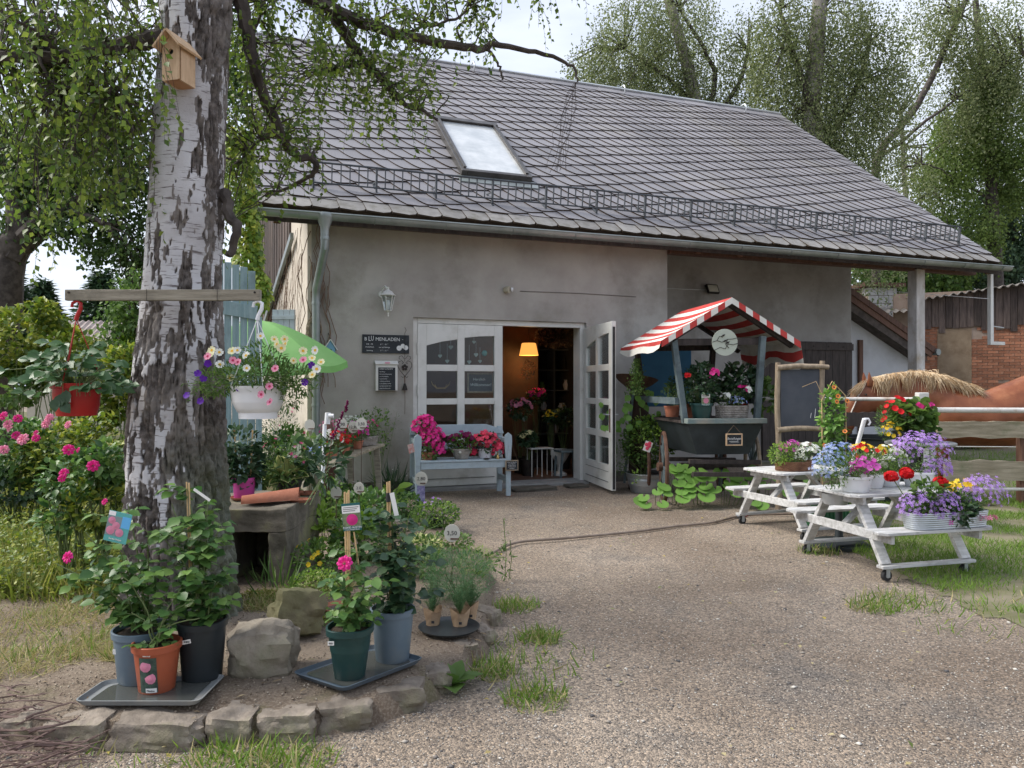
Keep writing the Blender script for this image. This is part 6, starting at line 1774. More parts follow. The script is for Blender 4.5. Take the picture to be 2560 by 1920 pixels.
# mailbox with chalk notice
t = wallthing("letter_box", "white letter box with a chalked notice to customers", "letter box", 967, 940, -.06)
a = MB(); a.box(-.148, .148, 0, .058, -.20, .165); a.build("box_body", white_paint, t, bevel=.006)
a = MB(); a.bar((0, -.02, .158), (0, .058, .205), .315, .012, (0, 0, 1)); a.build("lid", white_paint, t, bevel=.003)
a = MB(); a.box(-.115, .115, -.006, -.001, -.195, .115); a.build("notice_board", black_board, t)
for k, s_ in enumerate(("LIEBE KUNDEN!", "Eure Blumen", "Bitte stellen Reklamationen", "an uns für Abholung", "wunsch ihren bei", "mit Namen und Betrag", "in den Briefkasten werfen", "und wieder bezahlen dann", "Danke Ihre Blumenladen")):
    text("lettering", s_, .026 if k == 0 else .0175, TR(-.10, -.0075, .095 - k * .032 - (.006 if k else 0)) @ FACE, chalk, t, align='LEFT', sx=1 if k == 0 else .85, shear=.2 if k else 0)
a = MB(); a.box(-.03, .04, -.024, -.021, .17, .185); a.build("printed_flowers", p_rosepale, t)
# wall lantern
t = wallthing("wall_lantern", "white carriage lantern on the plaster above the shop sign", "lamp", 970, 755, -.17)
a = MB(); a.lathe([(.012, -.145), (.022, -.13), (.05, -.118), (.052, -.112)], 6); a.build("lamp_base", white_paint, t, smooth=False)
for k in range(6):
    an = 2 * math.pi * k / 6; c_, s_ = math.cos(an), math.sin(an)
    a = MB(); a.bar((.05 * c_, .05 * s_, -.112), (.088 * c_, .088 * s_, .085), .009, .009); a.build("corner_bar", white_paint, t)
    an2 = an + math.pi / 3; c2, s2 = math.cos(an2), math.sin(an2)
    a = MB(); a.add([(.047 * c_, .047 * s_, -.11), (.047 * c2, .047 * s2, -.11), (.083 * c2, .083 * s2, .083), (.083 * c_, .083 * s_, .083)], [(0, 1, 2, 3)]); a.build("lamp_glass", window_glass, t)
a = MB(); a.lathe([(.105, .083), (.108, .09), (.085, .105), (.06, .14), (.03, .155), (.012, .175), (.018, .19), (.001, .205)], 12); a.build("lamp_roof", white_paint, t, smooth=True)
a = MB(); a.lathe([(.004, -.20), (.014, -.19), (.008, -.165), (.014, -.15), (.01, -.145)], 10); a.build("finial", white_paint, t, smooth=True)
a = MB(); a.tube([(0, 0, .17), (-.03, .05, .215), (-.05, .12, .20), (-.05, .168, .12)], .013, 8); a.tube([(-.05, .155, .12), (-.05, .17, .12)], .05, 14); a.build("wall_arm", white_paint, t, smooth=True)
a = MB(); a.lathe([(.012, -.10), (.02, -.06), (.028, -.01), (.02, .02), (.001, .03)], 12); a.build("bulb", white_plastic, t, smooth=True)
# round lamp
t = wallthing("bulb_holder", "small pale round lamp fitting above the door", "lamp", 1269, 724, -.06)
a = MB(); a.tube([(0, .058, 0), (0, .0, 0), (.02, -.02, -.003)], .05, 16); a.build("fitting", mat("fitting_cream", (.40, .36, .26), (.5, .46, .36), 12, .6), t, smooth=True)
a = MB(); a.tube([(.045, -.02, 0), (.075, -.03, -.002)], .03, 12); a.build("bulb", white_plastic, t, smooth=True)
# bird house pendant
t = wallthing("blue_bird_house", "small blue bird house with white gable hanging by the drainpipe", "bird house", 826, 870, -.09)
a = MB(); pr = [(-.062, -.11), (.062, -.11), (.062, .0), (0, .10), (-.062, .0)]
a.add([(x, 0, z) for x, z in pr] + [(x, .08, z) for x, z in pr], [(0, 1, 2, 3, 4), (9, 8, 7, 6, 5)] + [(i, 5 + i, 5 + (i + 1) % 5, (i + 1) % 5) for i in range(5)]); a.build("house_body", mat("bird_blue", (.14, .30, .42), (.18, .36, .48), 5, .6), t)
for sx in (-1, 1):
    a = MB(); a.bar((0, .04, .115), (sx * .088, .04, -.025), .11, .01, (0, 0, 1)); a.build("roof_board", white_paint, t)
a = MB(); a.tube([(.0, -.001, -.035), (.0, -.003, -.035)], .022, 16); a.build("entrance", ink, t)
a = MB(); a.tube([(0, .04, .11), (-.01, .05, .16), (-.015, .08, .19), (-.015, .088, .2)], .003, 5); a.build("hook", iron, t)
# wind chime
t = wallthing("wind_chime", "black wrought iron heart chime with bell left of the door", "wind chime", 1012, 915, -.04)
a = MB()
for sx in (-1, 1):
    a.tube([(0, 0, -.14), (sx * .06, 0, -.07), (sx * .098, 0, 0), (sx * .09, 0, .05), (sx * .045, 0, .075), (sx * .015, 0, .045), (sx * .03, 0, .03), (sx * .04, 0, .045)], .004, 6)
    a.tube([(sx * .01, 0, .10), (sx * .04, 0, .14), (sx * .075, 0, .13), (sx * .08, 0, .10), (sx * .06, 0, .09)], .0035, 6)
    a.tube([(0, 0, -.14), (sx * .03, 0, -.16), (sx * .045, 0, -.14)], .0035, 6)
a.tube([(0, 0, .06), (0, 0, .45), (.02, 0, .49), (.0, 0, .53)], .003, 5); a.build("iron_heart", iron, t)
a = MB()
for k in range(5):
    an = 2 * math.pi * k / 5 + .3; a.M = TR(.026 * math.cos(an), 0, -.02 + .026 * math.sin(an)) @ FACE; a.lathe([(.001, .004), (.014, .003), (.02, -.002)], 10)
a.M = None; a.build("iron_flower", iron, t)
a = MB(); a.lathe([(.042, -.33), (.036, -.32), (.022, -.27), (.012, -.24), (.001, -.235)], 16); a.build("bell", iron, t, smooth=True)
a = MB(); a.tube([(0, 0, -.14), (0, 0, -.235)], .006, 6); a.tube([(0, 0, -.30), (.003, 0, -.5), (0, 0, -.66)], .003, 5); a.build("clapper_cord", rust, t)

# ================================================================ INSIDE THE SHOP
def inbl(px, py, d): s, z = bpx(px, py, d); return BL(s, d, z)
warm = bpy.data.lights.new("pendant_bulb", 'POINT'); warm.energy = 2.6; warm.color = (1, .62, .25); warm.shadow_soft_size = .08
t = thing("pendant_lamp", "glowing orange cloth lampshade inside the shop", "lamp", inbl(1322, 872, 2.0), BA)
a = MB(); a.lathe([(.11, .10), (.125, .09), (.165, -.10), (.17, -.115)], 22); a.build("lamp_shade", emitmat("shade_glow", (1.0, .40, .08), .5), t, smooth=True)
a = MB(); a.tube([(0, 0, .1), (0, 0, .75)], .005, 5); a.build("cord", iron, t)
lo = bpy.data.objects.new("bulb_light", warm); link(lo, t); lo.location = (0, -.0, -.2)
for i, (px, py, d, r_, n, mt, lab) in enumerate(((1300, 1020, 1.3, .22, 26, p_rosepale, "dusky pink bouquet left inside the doorway"), (1340, 990, 2.0, .18, 20, p_pink, "pink bouquet below the hanging lamp"), (1378, 1040, 1.5, .12, 9, p_yellow, "yellow bouquet in the middle of the shop"), (1410, 1040, 1.6, .24, 8, lf_mid, "grey green foliage bunch near the right door jamb"), (1320, 1095, .9, .16, 12, p_cream, "cream coloured bunch low inside the doorway"))):
    b = inbl(px, py, d); s_, z_ = bpx(px, py, d)
    t = thing("bouquet_bucket", lab, "bouquet", (b.x, b.y, .03), 0, "bouquets in the shop")
    a = MB(); a.lathe([(.001, .0), (.09, 0), (.13, .26), (.12, .26), (.08, .02)], 20); a.build("bucket", iron, t, smooth=True)
    foliage(t, [((0, 0, b.z - .05), (r_, r_, r_ * .7), 260, .07, lf_deep, T_OVAL)], [((0, 0, b.z), (r_, r_, r_ * .6), n, .045, mt, T_FLOWER)] , 14, .2)
t = thing("shop_shelf", "grey open shelf with vases at the back of the shop", "shelf", inbl(1400, 1200, 3.3).xy.to_3d(), BA)
for x in (-.5, -.12, .5):
    a = MB(); a.box(x - .015, x + .015, 0, .35, 0, 2.3); a.build("upright", mat("shelf_grey", (.10, .105, .11), (.14, .145, .15), 4, .7) if "shelf_grey" not in MATS else MATS["shelf_grey"], t)
for z in (.5, .95, 1.35, 1.75, 2.15):
    a = MB(); a.box(-.485, .485, -.001, .34, z, z + .025); a.build("shelf_board", MATS["shelf_grey"], t)
for x, z, r_, h_, mm, vl in ((-.3, .975, .07, .18, white_plastic, "tall white vase left on the second shelf board"), (.1, .975, .09, .14, white_plastic, "squat white vase in the middle of the second board"), (.33, .975, .06, .2, zinc_light, "grey metal vase right on the second board"), (-.33, 1.375, .06, .16, lf_lime, "bright green vase on the third shelf board"), (.2, 1.375, .08, .2, white_plastic, "white vase on the third shelf board"), (.15, 1.775, .05, .24, iron, "slim dark vase on the fourth shelf board"), (-.05, .525, .08, .2, zinc_light, "grey metal vase on the lowest shelf board")):
    a = MB(); a.lathe([(.001, 0), (r_ * .7, 0), (r_, h_ * .5), (r_ * .6, h_ * .85), (r_ * .75, h_)], 16); o_ = a.build("vase", mm, None, smooth=True, loc=Matrix.LocRotScale(t.location, t.rotation_euler, None) @ Vector((x, .12, z)), label=vl, cat="vase", group="vases on the shop shelf")
t = thing("plant_stand", "thin white metal stand inside the doorway", "stand", inbl(1352, 1170, .7).xy.to_3d(), BA)
for x in (-.15, .02, .19):
    for y in (0, .2):
        a = MB(); a.tube([(x, y, .03), (x, y, .46)], .007, 6); a.build("leg", white_paint, t)
a = MB(); a.box(-.17, .21, -.02, .22, .46, .475); a.build("top", white_paint, t)
t = thing("white_urn", "white footed urn beside the green stool in the doorway", "urn", inbl(1400, 1170, .75).xy.to_3d())
a = MB(); a.lathe([(.001, .03), (.11, .03), (.11, .06), (.04, .10), (.045, .2), (.08, .25), (.15, .36), (.16, .44), (.145, .44), (.1, .3)], 24); a.build("urn_body", white_paint, t, smooth=True)
t = thing("green_stool", "small grey green wooden stool at the right door jamb", "stool", inbl(1428, 1180, .5).xy.to_3d(), BA)
a = MB(); a.box(-.22, .14, -.1, .2, .42, .45); a.build("seat", cart_blue, t)
for x in (-.18, .1):
    for y in (-.07, .17):
        a = MB(); a.bar((x, y, .42), (x + (.03 if x > 0 else -.03), y, .03), .03, .03, (0, 1, 0)); a.build("leg", cart_blue, t)
t = thing("dried_bunch", "big dried flower bunch hanging from the shop ceiling", "dried flowers", inbl(1395, 840, 1.9)); foliage(t, [((0, 0, 0), (.45, .3, .22), 900, .05, leafmat("dried", [(.10, .06, .05), (.16, .11, .09), (.20, .15, .12)], .8, .1), T_LONG)], [], 0)
t = thing("hanging_wreath", "dried wreath hanging under the glowing lamp", "wreath", inbl(1322, 925, 1.7)); foliage(t, [((0, 0, 0), (.12, .08, .18), 260, .04, MATS["dried"], T_LONG)], [], 0)
# hearts and notice behind the closed leaf
def heart(t, x, z, r_, mt):
    a = MB(); pts = []
    for i in range(20):
        q = 2 * math.pi * i / 20; pts.append((x + r_ * .062 * 16 * math.sin(q) ** 3, z + r_ * .062 * (13 * math.cos(q) - 5 * math.cos(2 * q) - 2 * math.cos(3 * q) - math.cos(4 * q))))
    a.add([(u_, -.006, v_) for u_, v_ in pts] + [(u_, .006, v_) for u_, v_ in pts], [tuple(range(19, -1, -1)), tuple(range(20, 40))] + [(i, (i + 1) % 20, 20 + (i + 1) % 20, 20 + i) for i in range(20)]); a.build("heart", mt, t)
hm = mat("heart_grey", (.30, .36, .34), (.42, .48, .46), 8, .6)
for px, py, r_, l_, hl_ in ((1127, 868, .036, .2, "largest heart, right in the upper left pane"), (1185, 855, .028, .1, "topmost small heart in the upper right pane"), (1190, 887, .034, .2, "middle heart under the topmost one in the upper right pane"), (1100, 890, .03, .2, "leftmost heart in the upper left pane"), (1173, 905, .032, .25, "low heart at the left edge of the upper right pane"), (1118, 903, .03, .25, "lowest heart of the upper left pane"), (1200, 903, .028, .2, "low heart below the turquoise glass ball")):
    t = thing("hanging_heart", hl_, "ornament", inbl(px, py, .22), BA, "hearts behind the door panes"); heart(t, 0, 0, r_, hm)
    a = MB(); a.tube([(0, 0, r_ * .5), (0, 0, l_)], .0015, 4); a.build("thread", white_plastic, t)
t = thing("glass_ball", "turquoise glass ball hanging in the upper right door pane", "ornament", inbl(1211, 883, .22), BA); a = MB(); a.lathe([(.001, -.045), (.026, -.037), (.043, -.012), (.043, .012), (.026, .037), (.001, .045)], 18); a.build("ball", mat("turquoise", (.12, .35, .33), rough=.1), t, smooth=True)
s_, z_ = bpx(1201, 957, .2)
t = frame_sign("welcome_board", "framed blackboard reading Herzlich Willkommen behind the door pane", Matrix.Translation(BL(s_, .2, z_)) @ Matrix.Rotation(BA, 4, 'Z'), .20, .145, log_wood, fw=.024)
text("lettering", "Herzlich", .055, TR(-.02, -.005, .05) @ FACE, chalk, t); text("lettering", "Willkommen!", .058, TR(.0, -.005, -.03) @ FACE, chalk, t, shear=.2)
t = thing("golden_antlers", "brass antler ornament behind the middle left door pane", "ornament", inbl(1102, 965, .22), BA)
a = MB()
for sx in (-1, 1): a.tube([(0, 0, -.03), (sx * .06, 0, -.03), (sx * .12, 0, .02), (sx * .14, 0, .07)], [.01, .012, .008, .003], 6); a.tube([(sx * .06, 0, -.03), (sx * .09, 0, .03)], [.008, .002], 5)
a.build("antlers", MATS["brass"], t, smooth=True)
# door mat / flagstones
for i, (px, py, w_, d_) in enumerate(((1330, 1222, .62, .20), (1440, 1216, .3, .16))):
    p = G(px, py); t = rock("flagstone", (p.x, p.y, .004), (w_, d_ * 1.6, .05), 20 + i, ("broad" if i == 0 else "small broken") + " dark flagstone sunk in the gravel at the doorstep", "flagstone", MATS["plinth_dark"], None, BA, .1, .9)
# ================================================================ MARKET CART
SR = math.atan2(.132, .991)
st = thing("market_cart", "old green wooden handcart stall under a red and white striped awning", "market stall", (2.646, 8.9, 0), SR)
SM = Matrix.LocRotScale(st.location, st.rotation_euler, None)
stl = lambda x, y, z: SM @ Vector((x, y, z))
aw_r = mat("awning_red", (.40, .035, .03), (.52, .06, .05), 4, .8); aw_w = mat("awning_white", (.62, .60, .54), (.72, .71, .67), 3, .85, dirt=(.45, .40, .30), dscale=3)
AZ, EZ = 2.518, 1.99
def slopept(sx, t, y):
    sag = .05 * math.sin(math.pi * min(1, t)) * math.sin(math.pi * max(0, min(1, y / 1.71)))
    return (sx * .88 * t, y, AZ + (EZ - AZ) * t - sag)
ns = 10
for sx in (-1, 1):
    for k in range(ns):
        a = MB(); vs = []
        for j in range(3):
            t_ = (k + j / 2) / ns
            for i in range(9): vs.append(slopept(sx, t_, 1.71 * i / 8))
        a.add(vs, [(j * 9 + i, j * 9 + i + 1, (j + 1) * 9 + i + 1, (j + 1) * 9 + i) for j in range(2) for i in range(8)])
        a.build("awning_stripe", aw_w if k % 2 else aw_r, st, smooth=True)
    # front valance, one block per stripe
    for k in range(ns):
        a = MB(); t0_, t1_ = k / ns, (k + 1) / ns; p, q = Vector(slopept(sx, t0_, 0)), Vector(slopept(sx, t1_, 0)); dz = Vector((0, -.006, -.075 - .012 * rnd.random()))
        a.add([p, q, q + dz, p + dz], [(0, 1, 2, 3)]); a.build("valance_block", aw_r if k % 2 else aw_w, st)
    # side flap
    for k in range(2 if sx < 0 else 3):
        a = MB(); vs = []
        for j in range(2):
            for i in range(9): dr = (k + j) * (.045 if sx < 0 else .10) * (1 + .25 * math.sin(i * 1.3)); vs.append((sx * (.88 + .015 * (k + j)), 1.71 * i / 8, EZ - dr - (.05 * math.sin(math.pi * i / 8) * j if sx < 0 else 0)))
        a.add(vs, [(i, i + 1, 9 + i + 1, 9 + i) for i in range(8)]); a.build("awning_flap", aw_r if k % 2 == (0 if sx < 0 else 1) else aw_w, st, smooth=True)
for y in (.1, 1.6):
    for x0_, x1_ in ((-.70, -.55), (.44, .36)):
        a = MB(); a.bar((x0_, y, 2.06), (x1_, y, 1.0), .07, .07, (0, 1, 0)); a.build("post", cart_blue if y < 1 else dark_wood, st, bevel=.005)
    for sx in (-1, 1):
        a = MB(); a.bar((0, y, AZ - .07), (sx * .82, y, EZ - .05), .05, .07, (0, 1, 0)); a.build("rafter", dark_wood, st)
    a = MB(); a.bar((-.72, y + .06, 1.98), (.50, y + .06, 2.0), .05, .08); a.build("tie_beam", dark_wood, st)
for x in (-.70, .44):
    a = MB(); a.bar((x, .1, 2.02), (x, 1.6, 2.02), .05, .07); a.build("side_beam", dark_wood, st)
    a = MB(); a.bar((x * .93, .1, 1.27), (x * .93, 1.6, 1.27), .05, .08); a.build("side_rail", cart_blue, st)
a = MB(); a.box(-.58, .42, -.06, .06, 1.0, 1.06); a.build("counter_edge", mat("counter_paint", (.14, .20, .20), (.25, .26, .23), 5, .75, .4, 40, dirt=(.30, .27, .22), dscale=4), st, bevel=.006)
for k in range(8):
    a = MB(); a.box(-.58, .42, .063 + k * .2, .255 + k * .2, 1.0, 1.03); a.build("floor_board", dark_wood, st)
a = MB(); a.add([(-.56, .0, 1.0), (.40, .0, 1.0), (.26, .10, .62), (-.40, .10, .62), (-.56, 1.6, 1.0), (.40, 1.6, 1.0), (.26, 1.5, .62), (-.40, 1.5, .62)], [(3, 2, 1, 0), (4, 5, 6, 7), (0, 1, 5, 4), (1, 2, 6, 5), (2, 3, 7, 6), (3, 0, 4, 7)]); a.build("cart_box", mat("cart_dark", (.02, .027, .03), (.035, .045, .05), 4, .6), st)
for z, y in ((.54, .1), (.47, .4), (.40, -.02), (.50, .8), (.36, 1.1), (.60, 1.3)):
    a = MB(); a.bar((-.5, y, z), (.4, y, z - .02), .06, .05); a.build("chassis_beam", dark_wood, st)
for k, (x, y) in enumerate(((-.66, .55), (.52, .55), (-.6, 1.4), (.46, 1.4))):
    r_ = .43 if k < 2 else .36; a = MB(); a.tube([(x + .25 * r_ * math.cos(2 * math.pi * i / 28), y + math.cos(2 * math.pi * i / 28) * r_, r_ + math.sin(2 * math.pi * i / 28) * r_) for i in range(29)], .025, 6, False); w_ = a.build("wheel", rust if k != 1 else log_wood, st, smooth=True)
    for i in range(10):
        an = 2 * math.pi * i / 10; q = MB(); q.bar((x, y, r_), (x + .25 * r_ * math.cos(an), y + math.cos(an) * (r_ - .02), r_ + math.sin(an) * (r_ - .02)), .025, .03, (1, 0, 0)); q.build("spoke", cart_blue, w_)
    q = MB(); q.tube([(x - .08, y, r_), (x + .08, y, r_)], .055, 12); q.build("hub", rust, w_, smooth=True)
# things on and around the cart
p = stl(-.115, -.06, 1.45 + (965 - 856) / F * 8.85); t = thing("round_disc", "pale round disc with wire birds on a branch hanging under the awning", "decoration", p, SR)
a = MB(); a.tube([(0, 0, 0), (0, .008, 0)], .16, 30); a.build("disc", mat("disc_pale", (.42, .46, .38), (.48, .52, .44), 3, .6), t)
a = MB()
for pts in (((-.16, .0), (-.1, .02), (-.04, .0), (.03, .035), (.1, .04), (.17, .06)), ((-.1, .02), (-.07, .07), (-.03, .06)), ((-.14, -.1), (-.06, -.06), (.0, -.08), (.04, -.02), (.1, -.03), (.16, -.01)), ((.03, .035), (.01, -.03), (.05, -.07))):
    a.tube([(x, -.006, z) for x, z in pts], .0035, 5)
for x, z in ((.0, .015), (.035, -.005), (-.02, .08)): a.tube([(x - .03, -.008, z - .01), (x, -.008, z + .002), (x + .02, -.008, z + .012)], [.002, .012, .003], 8)
a.build("wire_birds", iron, t)
s = stl(-.02, -.10, 1.45 - (1099 - 965) / F * 8.8)
t = frame_sign("order_sign", "small framed chalk sign reading Bestellungen hanging from the cart counter", Matrix.Translation(s) @ Matrix.Rotation(SR, 4, 'Z'), .103, .072, new_wood, fw=.014)
text("lettering", "Bestellungen", .040, TR(0, -.005, .012) @ FACE, chalk, t, shear=.15, sx=.85)
a = MB(); a.box(-.06, .05, -.005, -.0035, -.022, -.018); a.box(-.045, .06, -.005, -.0035, -.032, -.029); a.build("underline", chalk, t)
a = MB(); a.tube([(-.09, 0, .07), (0, .01, .17), (.09, 0, .07)], .003, 5); a.build("string", stem_brown, t)
def onc(px, y): x = ((px - CX) / F * 8.9 - 2.646) ; return x
potplant("potted_rose", "pink rose in a square dark green pot on the cart counter", "potted plant", stl(-.33, .14, 1.062), (.13, .10, .18, pot_green), [((0, 0, .42), (.22, .2, .26), 420, .06, lf_deep, T_OVAL)], [((.12, -.12, .54), (.06, .05, .08), 9, .04, p_hot, T_FLOWER), ((-.18, -.1, .5), (.05, .04, .05), 3, .03, p_red, T_FLOWER)], 9, sq=.26)
tagcard(bpy.data.objects[-1] if False else thing("plant_tag_card", "rose picture tag leaning on the green pot of the cart", "plant tag", stl(-.33, .0, 1.29), SR), TR(0, 0, 0), .055, .075, p_rosepale)
t = basket("woven_planter", "whitewashed woven planter of lobelia and white bloom on the cart", stl(.07, .16, 1.062), .19, .12, .15, wicker_grey, SR, 1.05, 7)
foliage(t, [((0, 0, .22), (.2, .14, .10), 420, .035, lf_mid, T_LONG), ((.12, 0, .3), (.12, .1, .12), 200, .05, lf_deep, T_OVAL)], [((.06, -.03, .2), (.12, .12, .08), 80, .014, p_blue, T_STAR), ((-.1, -.02, .25), (.07, .1, .06), 10, .028, p_white, T_TRUMPET), ((.12, -.08, .34), (.08, .05, .06), 6, .04, p_hot, T_FLOWER), ((.14, -.1, .34), (.08, .05, .05), 5, .03, p_white, T_FLOWER)], 8, .1)
potplant("red_pot_plant", "dark leaved plant in a red pot at the right post of the cart", "potted plant", stl(.30, .45, 1.10), (.12, .09, .16, red_plastic), [((0, 0, .38), (.26, .25, .26), 420, .09, lf_deep, T_OVAL), ((.28, -.1, .2), (.14, .12, .26), 90, .10, lf_mid, T_OVAL)], [], 9)
potplant("cart_greenery", "dark green foliage pot inside the cart between the posts", "potted plant", stl(-.15, .8, 1.04), (.13, .1, .18, terracotta), [((0, 0, .36), (.4, .3, .25), 620, .07, lf_deep, T_OVAL)], [], 10)
potplant("cart_greenery", "fine leaved round plant on the left side of the cart", "potted plant", stl(-.55, .55, 1.06), (.10, .08, .14, terracotta), [((0, 0, .28), (.16, .16, .15), 600, .03, lf_mid, T_NEEDLE)], [], 8)
a = MB(); a.box(-.55, .28, 0, .03, 1.15, 2.07); a.build("blue_board", mat("blue_sheet", (.025, .12, .22), (.04, .16, .28), 2, .6), None, loc=stl(-.02, 1.95, 0), rz=SR + .1, label="plain blue board fixed upright behind the cart", cat="board", bevel=.004)
# ---- left of the cart
b = G(1617, 1229)
t = thing("zinc_tub", "oval zinc tub planted with a wispy green shrub beside the door leaf", "tub", b)
a = MB(); a.lathe([(.001, .002), (.21, 0), (.225, .02), (.26, .17), (.264, .175), (.262, .182), (.27, .19), (.266, .197), (.275, .205), (.285, .25), (.292, .256), (.285, .262), (.272, .25), (.25, .1)], 36); a.build("tub", zinc_light, t, smooth=True)
soil_disc(t, .27, .23)
a = MB(); a.tube([(.29, -.04, .22), (.33, -.05, .2), (.335, -.05, .13), (.29, -.04, .11)], .007, 6); a.build("handle", zinc_light, t, smooth=True)
foliage(t, [((.02, 0, .68), (.40, .30, .36), 1500, .05, lf_mid, T_OVAL), ((.1, 0, .85), (.40, .28, .22), 500, .045, lf_lime, T_OVAL), ((-.38, .05, .45), (.14, .15, .26), 260, .045, lf_mid, T_LONG), ((-.2, -.22, .24), (.05, .06, .1), 24, .04, lf_lime, T_OVAL)], [], 26, .22)
q = MB(); q.M = Matrix.Translation(W(1620, 1115, 9.7) - b) @ Matrix.Rotation(.35, 4, 'Y'); q.box(-.05, .05, -.001, .001, -.075, .06); tg = q.build("plant_tag", paper_white, t); q = MB(); q.M = Matrix.Translation(W(1620, 1113, 9.69) - b) @ FACE
for x, z in ((-.02, .02), (.015, .0), (-.01, -.03), (.02, .035)):
    q = MB(); q.M = Matrix.Translation(W(1620, 1115, 9.69) - b + Vector((x, -.003, z))) @ FACE; q.lathe([(.001, .003), (.024, 0)], 9); q.build("printed_blossom", p_coral, tg)
dp_ = W(1590, 948, 10.4); t = thing("garden_sculpture", "rusty tilted pan on a dark post between the door and the cart", "sculpture", (dp_.x, dp_.y, 0))
a = MB(); a.M = TR(0, 0, dp_.z) @ Matrix.Rotation(R(8), 4, 'Y') @ Matrix.Rotation(R(-6), 4, 'X'); a.lathe([(.001, -.16), (.12, -.13), (.24, -.05), (.31, .02), (.30, .025), (.22, -.04), (.001, -.12)], 24); a.build("pan", rust, t, smooth=True)
a = MB(); a.tube([(.03, 0, 0), (.05, 0, .8), (.02, 0, dp_.z - .12)], [.14, .16, .10], 10); a.build("post", mat("dark_post", (.03, .015, .012), (.05, .025, .02), 5, .8), t, smooth=True)
a = MB(); a.bar((-.18, -.1, .1), (-.05, -.1, dp_.z - .12), .03, .03, (0, 1, 0)); a.build("prop", cart_blue, t)
hb = W(1592, 895, 9.9); t = thing("hanging_bunch", "bunch of drooping green amaranth hung up to dry left of the cart", "dried flowers", hb)
P = [(rnd.gauss(0, .018 + .05 * q), rnd.gauss(0, .018 + .05 * q), -.48 * q) for q in rng.random(900)]; v, f = batch(T_LEAF, P, np.array([0, 0, -1.0]) + jit(900, .3), jit(900), .028); tris("foliage", [(v, f)], lf_mid, t, world=False)
a = MB(); a.tube([(0, 0, .12), (0, 0, 0)], .004, 5); a.build("string", stem_brown, t)
for i, (px, py, Yd, n, r_, lab) in enumerate(((1535, 1040, 10.2, 16, .2, "low round leaved vine beside the open door leaf"), (1600, 1020, 10.1, 18, .25, "round leaved vine climbing the dark post left of the cart"))):
    b = W(px, py, Yd); t = thing("climbing_vine", lab, "vine", (b.x, b.y, 0)); a = MB(); a.tube([(0, 0, 0), (.03, 0, b.z * .6), (0, 0, b.z)], .006, 5); a.build("stem", stem_green, t)
    for k in range(n): leafpart(t, (rnd.uniform(-r_, r_), rnd.uniform(-.1, .1), b.z + rnd.uniform(-r_, r_ * 1.2)), (rnd.gauss(0, .5), -.3, -.8), (rnd.gauss(0, .3), -1, .6), rnd.uniform(.08, .13), T_OVAL, lf_colt, wid=1.3)
def _round():
    v_ = [(0, .35, 0)]; n_ = 13
    for i in range(n_):
        an = -math.pi / 2 + .28 + (2 * math.pi - .56) * i / (n_ - 1); r_ = .5 * (1 + .05 * (i % 2)); v_.append((r_ * math.cos(an), .42 + r_ * math.sin(an), .05 + .03 * (i % 2)))
    return np.array(v_, float), np.array([(0, i + 1, i + 2) for i in range(n_ - 1)])
T_ROUND = _round()
def butterbur(lab, spots, big=1.0):
    c0 = spots[0]; b = G(c0[0], 1262 if c0[0] < 1950 else 1275); t = thing("butterbur", lab, "plant", b, 0, "big leaved plants along the cart")
    for px, py in spots:
        Yd = b.y + (1200 - py) / 80 * .35 - .05; p = W(px, py, Yd) - b
        a = MB(); a.tube([(p.x * .6, p.y * .6 + .05, 0), (p.x, p.y + .02, max(p.z, .03))], .004, 5); a.build("leaf_stalk", stem_green, t)
        leafpart(t, (p.x, p.y, max(p.z, .03)), (rnd.gauss(0, .5), -.75, -.45), (rnd.gauss(0, .25), -.75, .9), rnd.uniform(.14, .22) * big, T_ROUND, lf_colt)
J = lambda L: [(x + rnd.uniform(-5, 5), y + rnd.uniform(-4, 4)) for x, y in L]
butterbur("butterbur clump in front of the zinc tub", J([(1640, 1225), (1665, 1232), (1612, 1238), (1600, 1250), (1625, 1252), (1650, 1250), (1672, 1215), (1655, 1205)]), .8)
butterbur("butterbur clump right of the zinc tub handle", J([(1690, 1200), (1702, 1222), (1690, 1180), (1672, 1172), (1715, 1195), (1735, 1186), (1722, 1215), (1690, 1165), (1700, 1238)]))
butterbur("large leaved butterbur in front of the cart wheel", J([(1750, 1190), (1768, 1205), (1745, 1170), (1725, 1170), (1730, 1228), (1760, 1235), (1775, 1188), (1748, 1214), (1790, 1215)]))
butterbur("butterbur clump below the cart, near the picnic table", J([(1810, 1215), (1835, 1228), (1800, 1175), (1830, 1182), (1850, 1205), (1858, 1232), (1880, 1245), (1905, 1256), (1820, 1200), (1870, 1190)]))
butterbur("butterbur leaves showing behind the far picnic table", J([(1905, 1180), (1920, 1205), (1935, 1190), (1955, 1215), (1890, 1170), (1975, 1225), (2000, 1210)]))
# ---- blackboard in a log frame
bx0, bx1, by = (1945 - CX) / F * 8.7, (2056 - CX) / F * 8.7, 8.7
t = thing("log_blackboard", "empty blackboard in a rustic log frame right of the cart", "blackboard", ((bx0 + bx1) / 2, by, 0)); hw_ = (bx1 - bx0) / 2
zz = lambda py: EYE - (py - HY) / F * 8.7
for x, zt in ((-hw_, zz(906)), (hw_, zz(902))):
    a = MB(); q, ro = curvy([(x, .0, 0), (x + .012, 0, .6), (x - .008, 0, 1.2), (x, 0, zt)], (.036, .03), .01, 4); a.tube(q, ro, 9); a.build("log_post", log_wood, t, smooth=True)
for zc, e in ((zz(918), .06), (zz(1073), .04), (zz(1114), .02)):
    a = MB(); q, ro = curvy([(-hw_ - .02, -.03, zc - .01), (0, -.03, zc + .012), (hw_ + e, -.03, zc)], (.034, .028), .008, 4); a.tube(q, ro, 9); a.build("log_rail", log_wood, t, smooth=True)
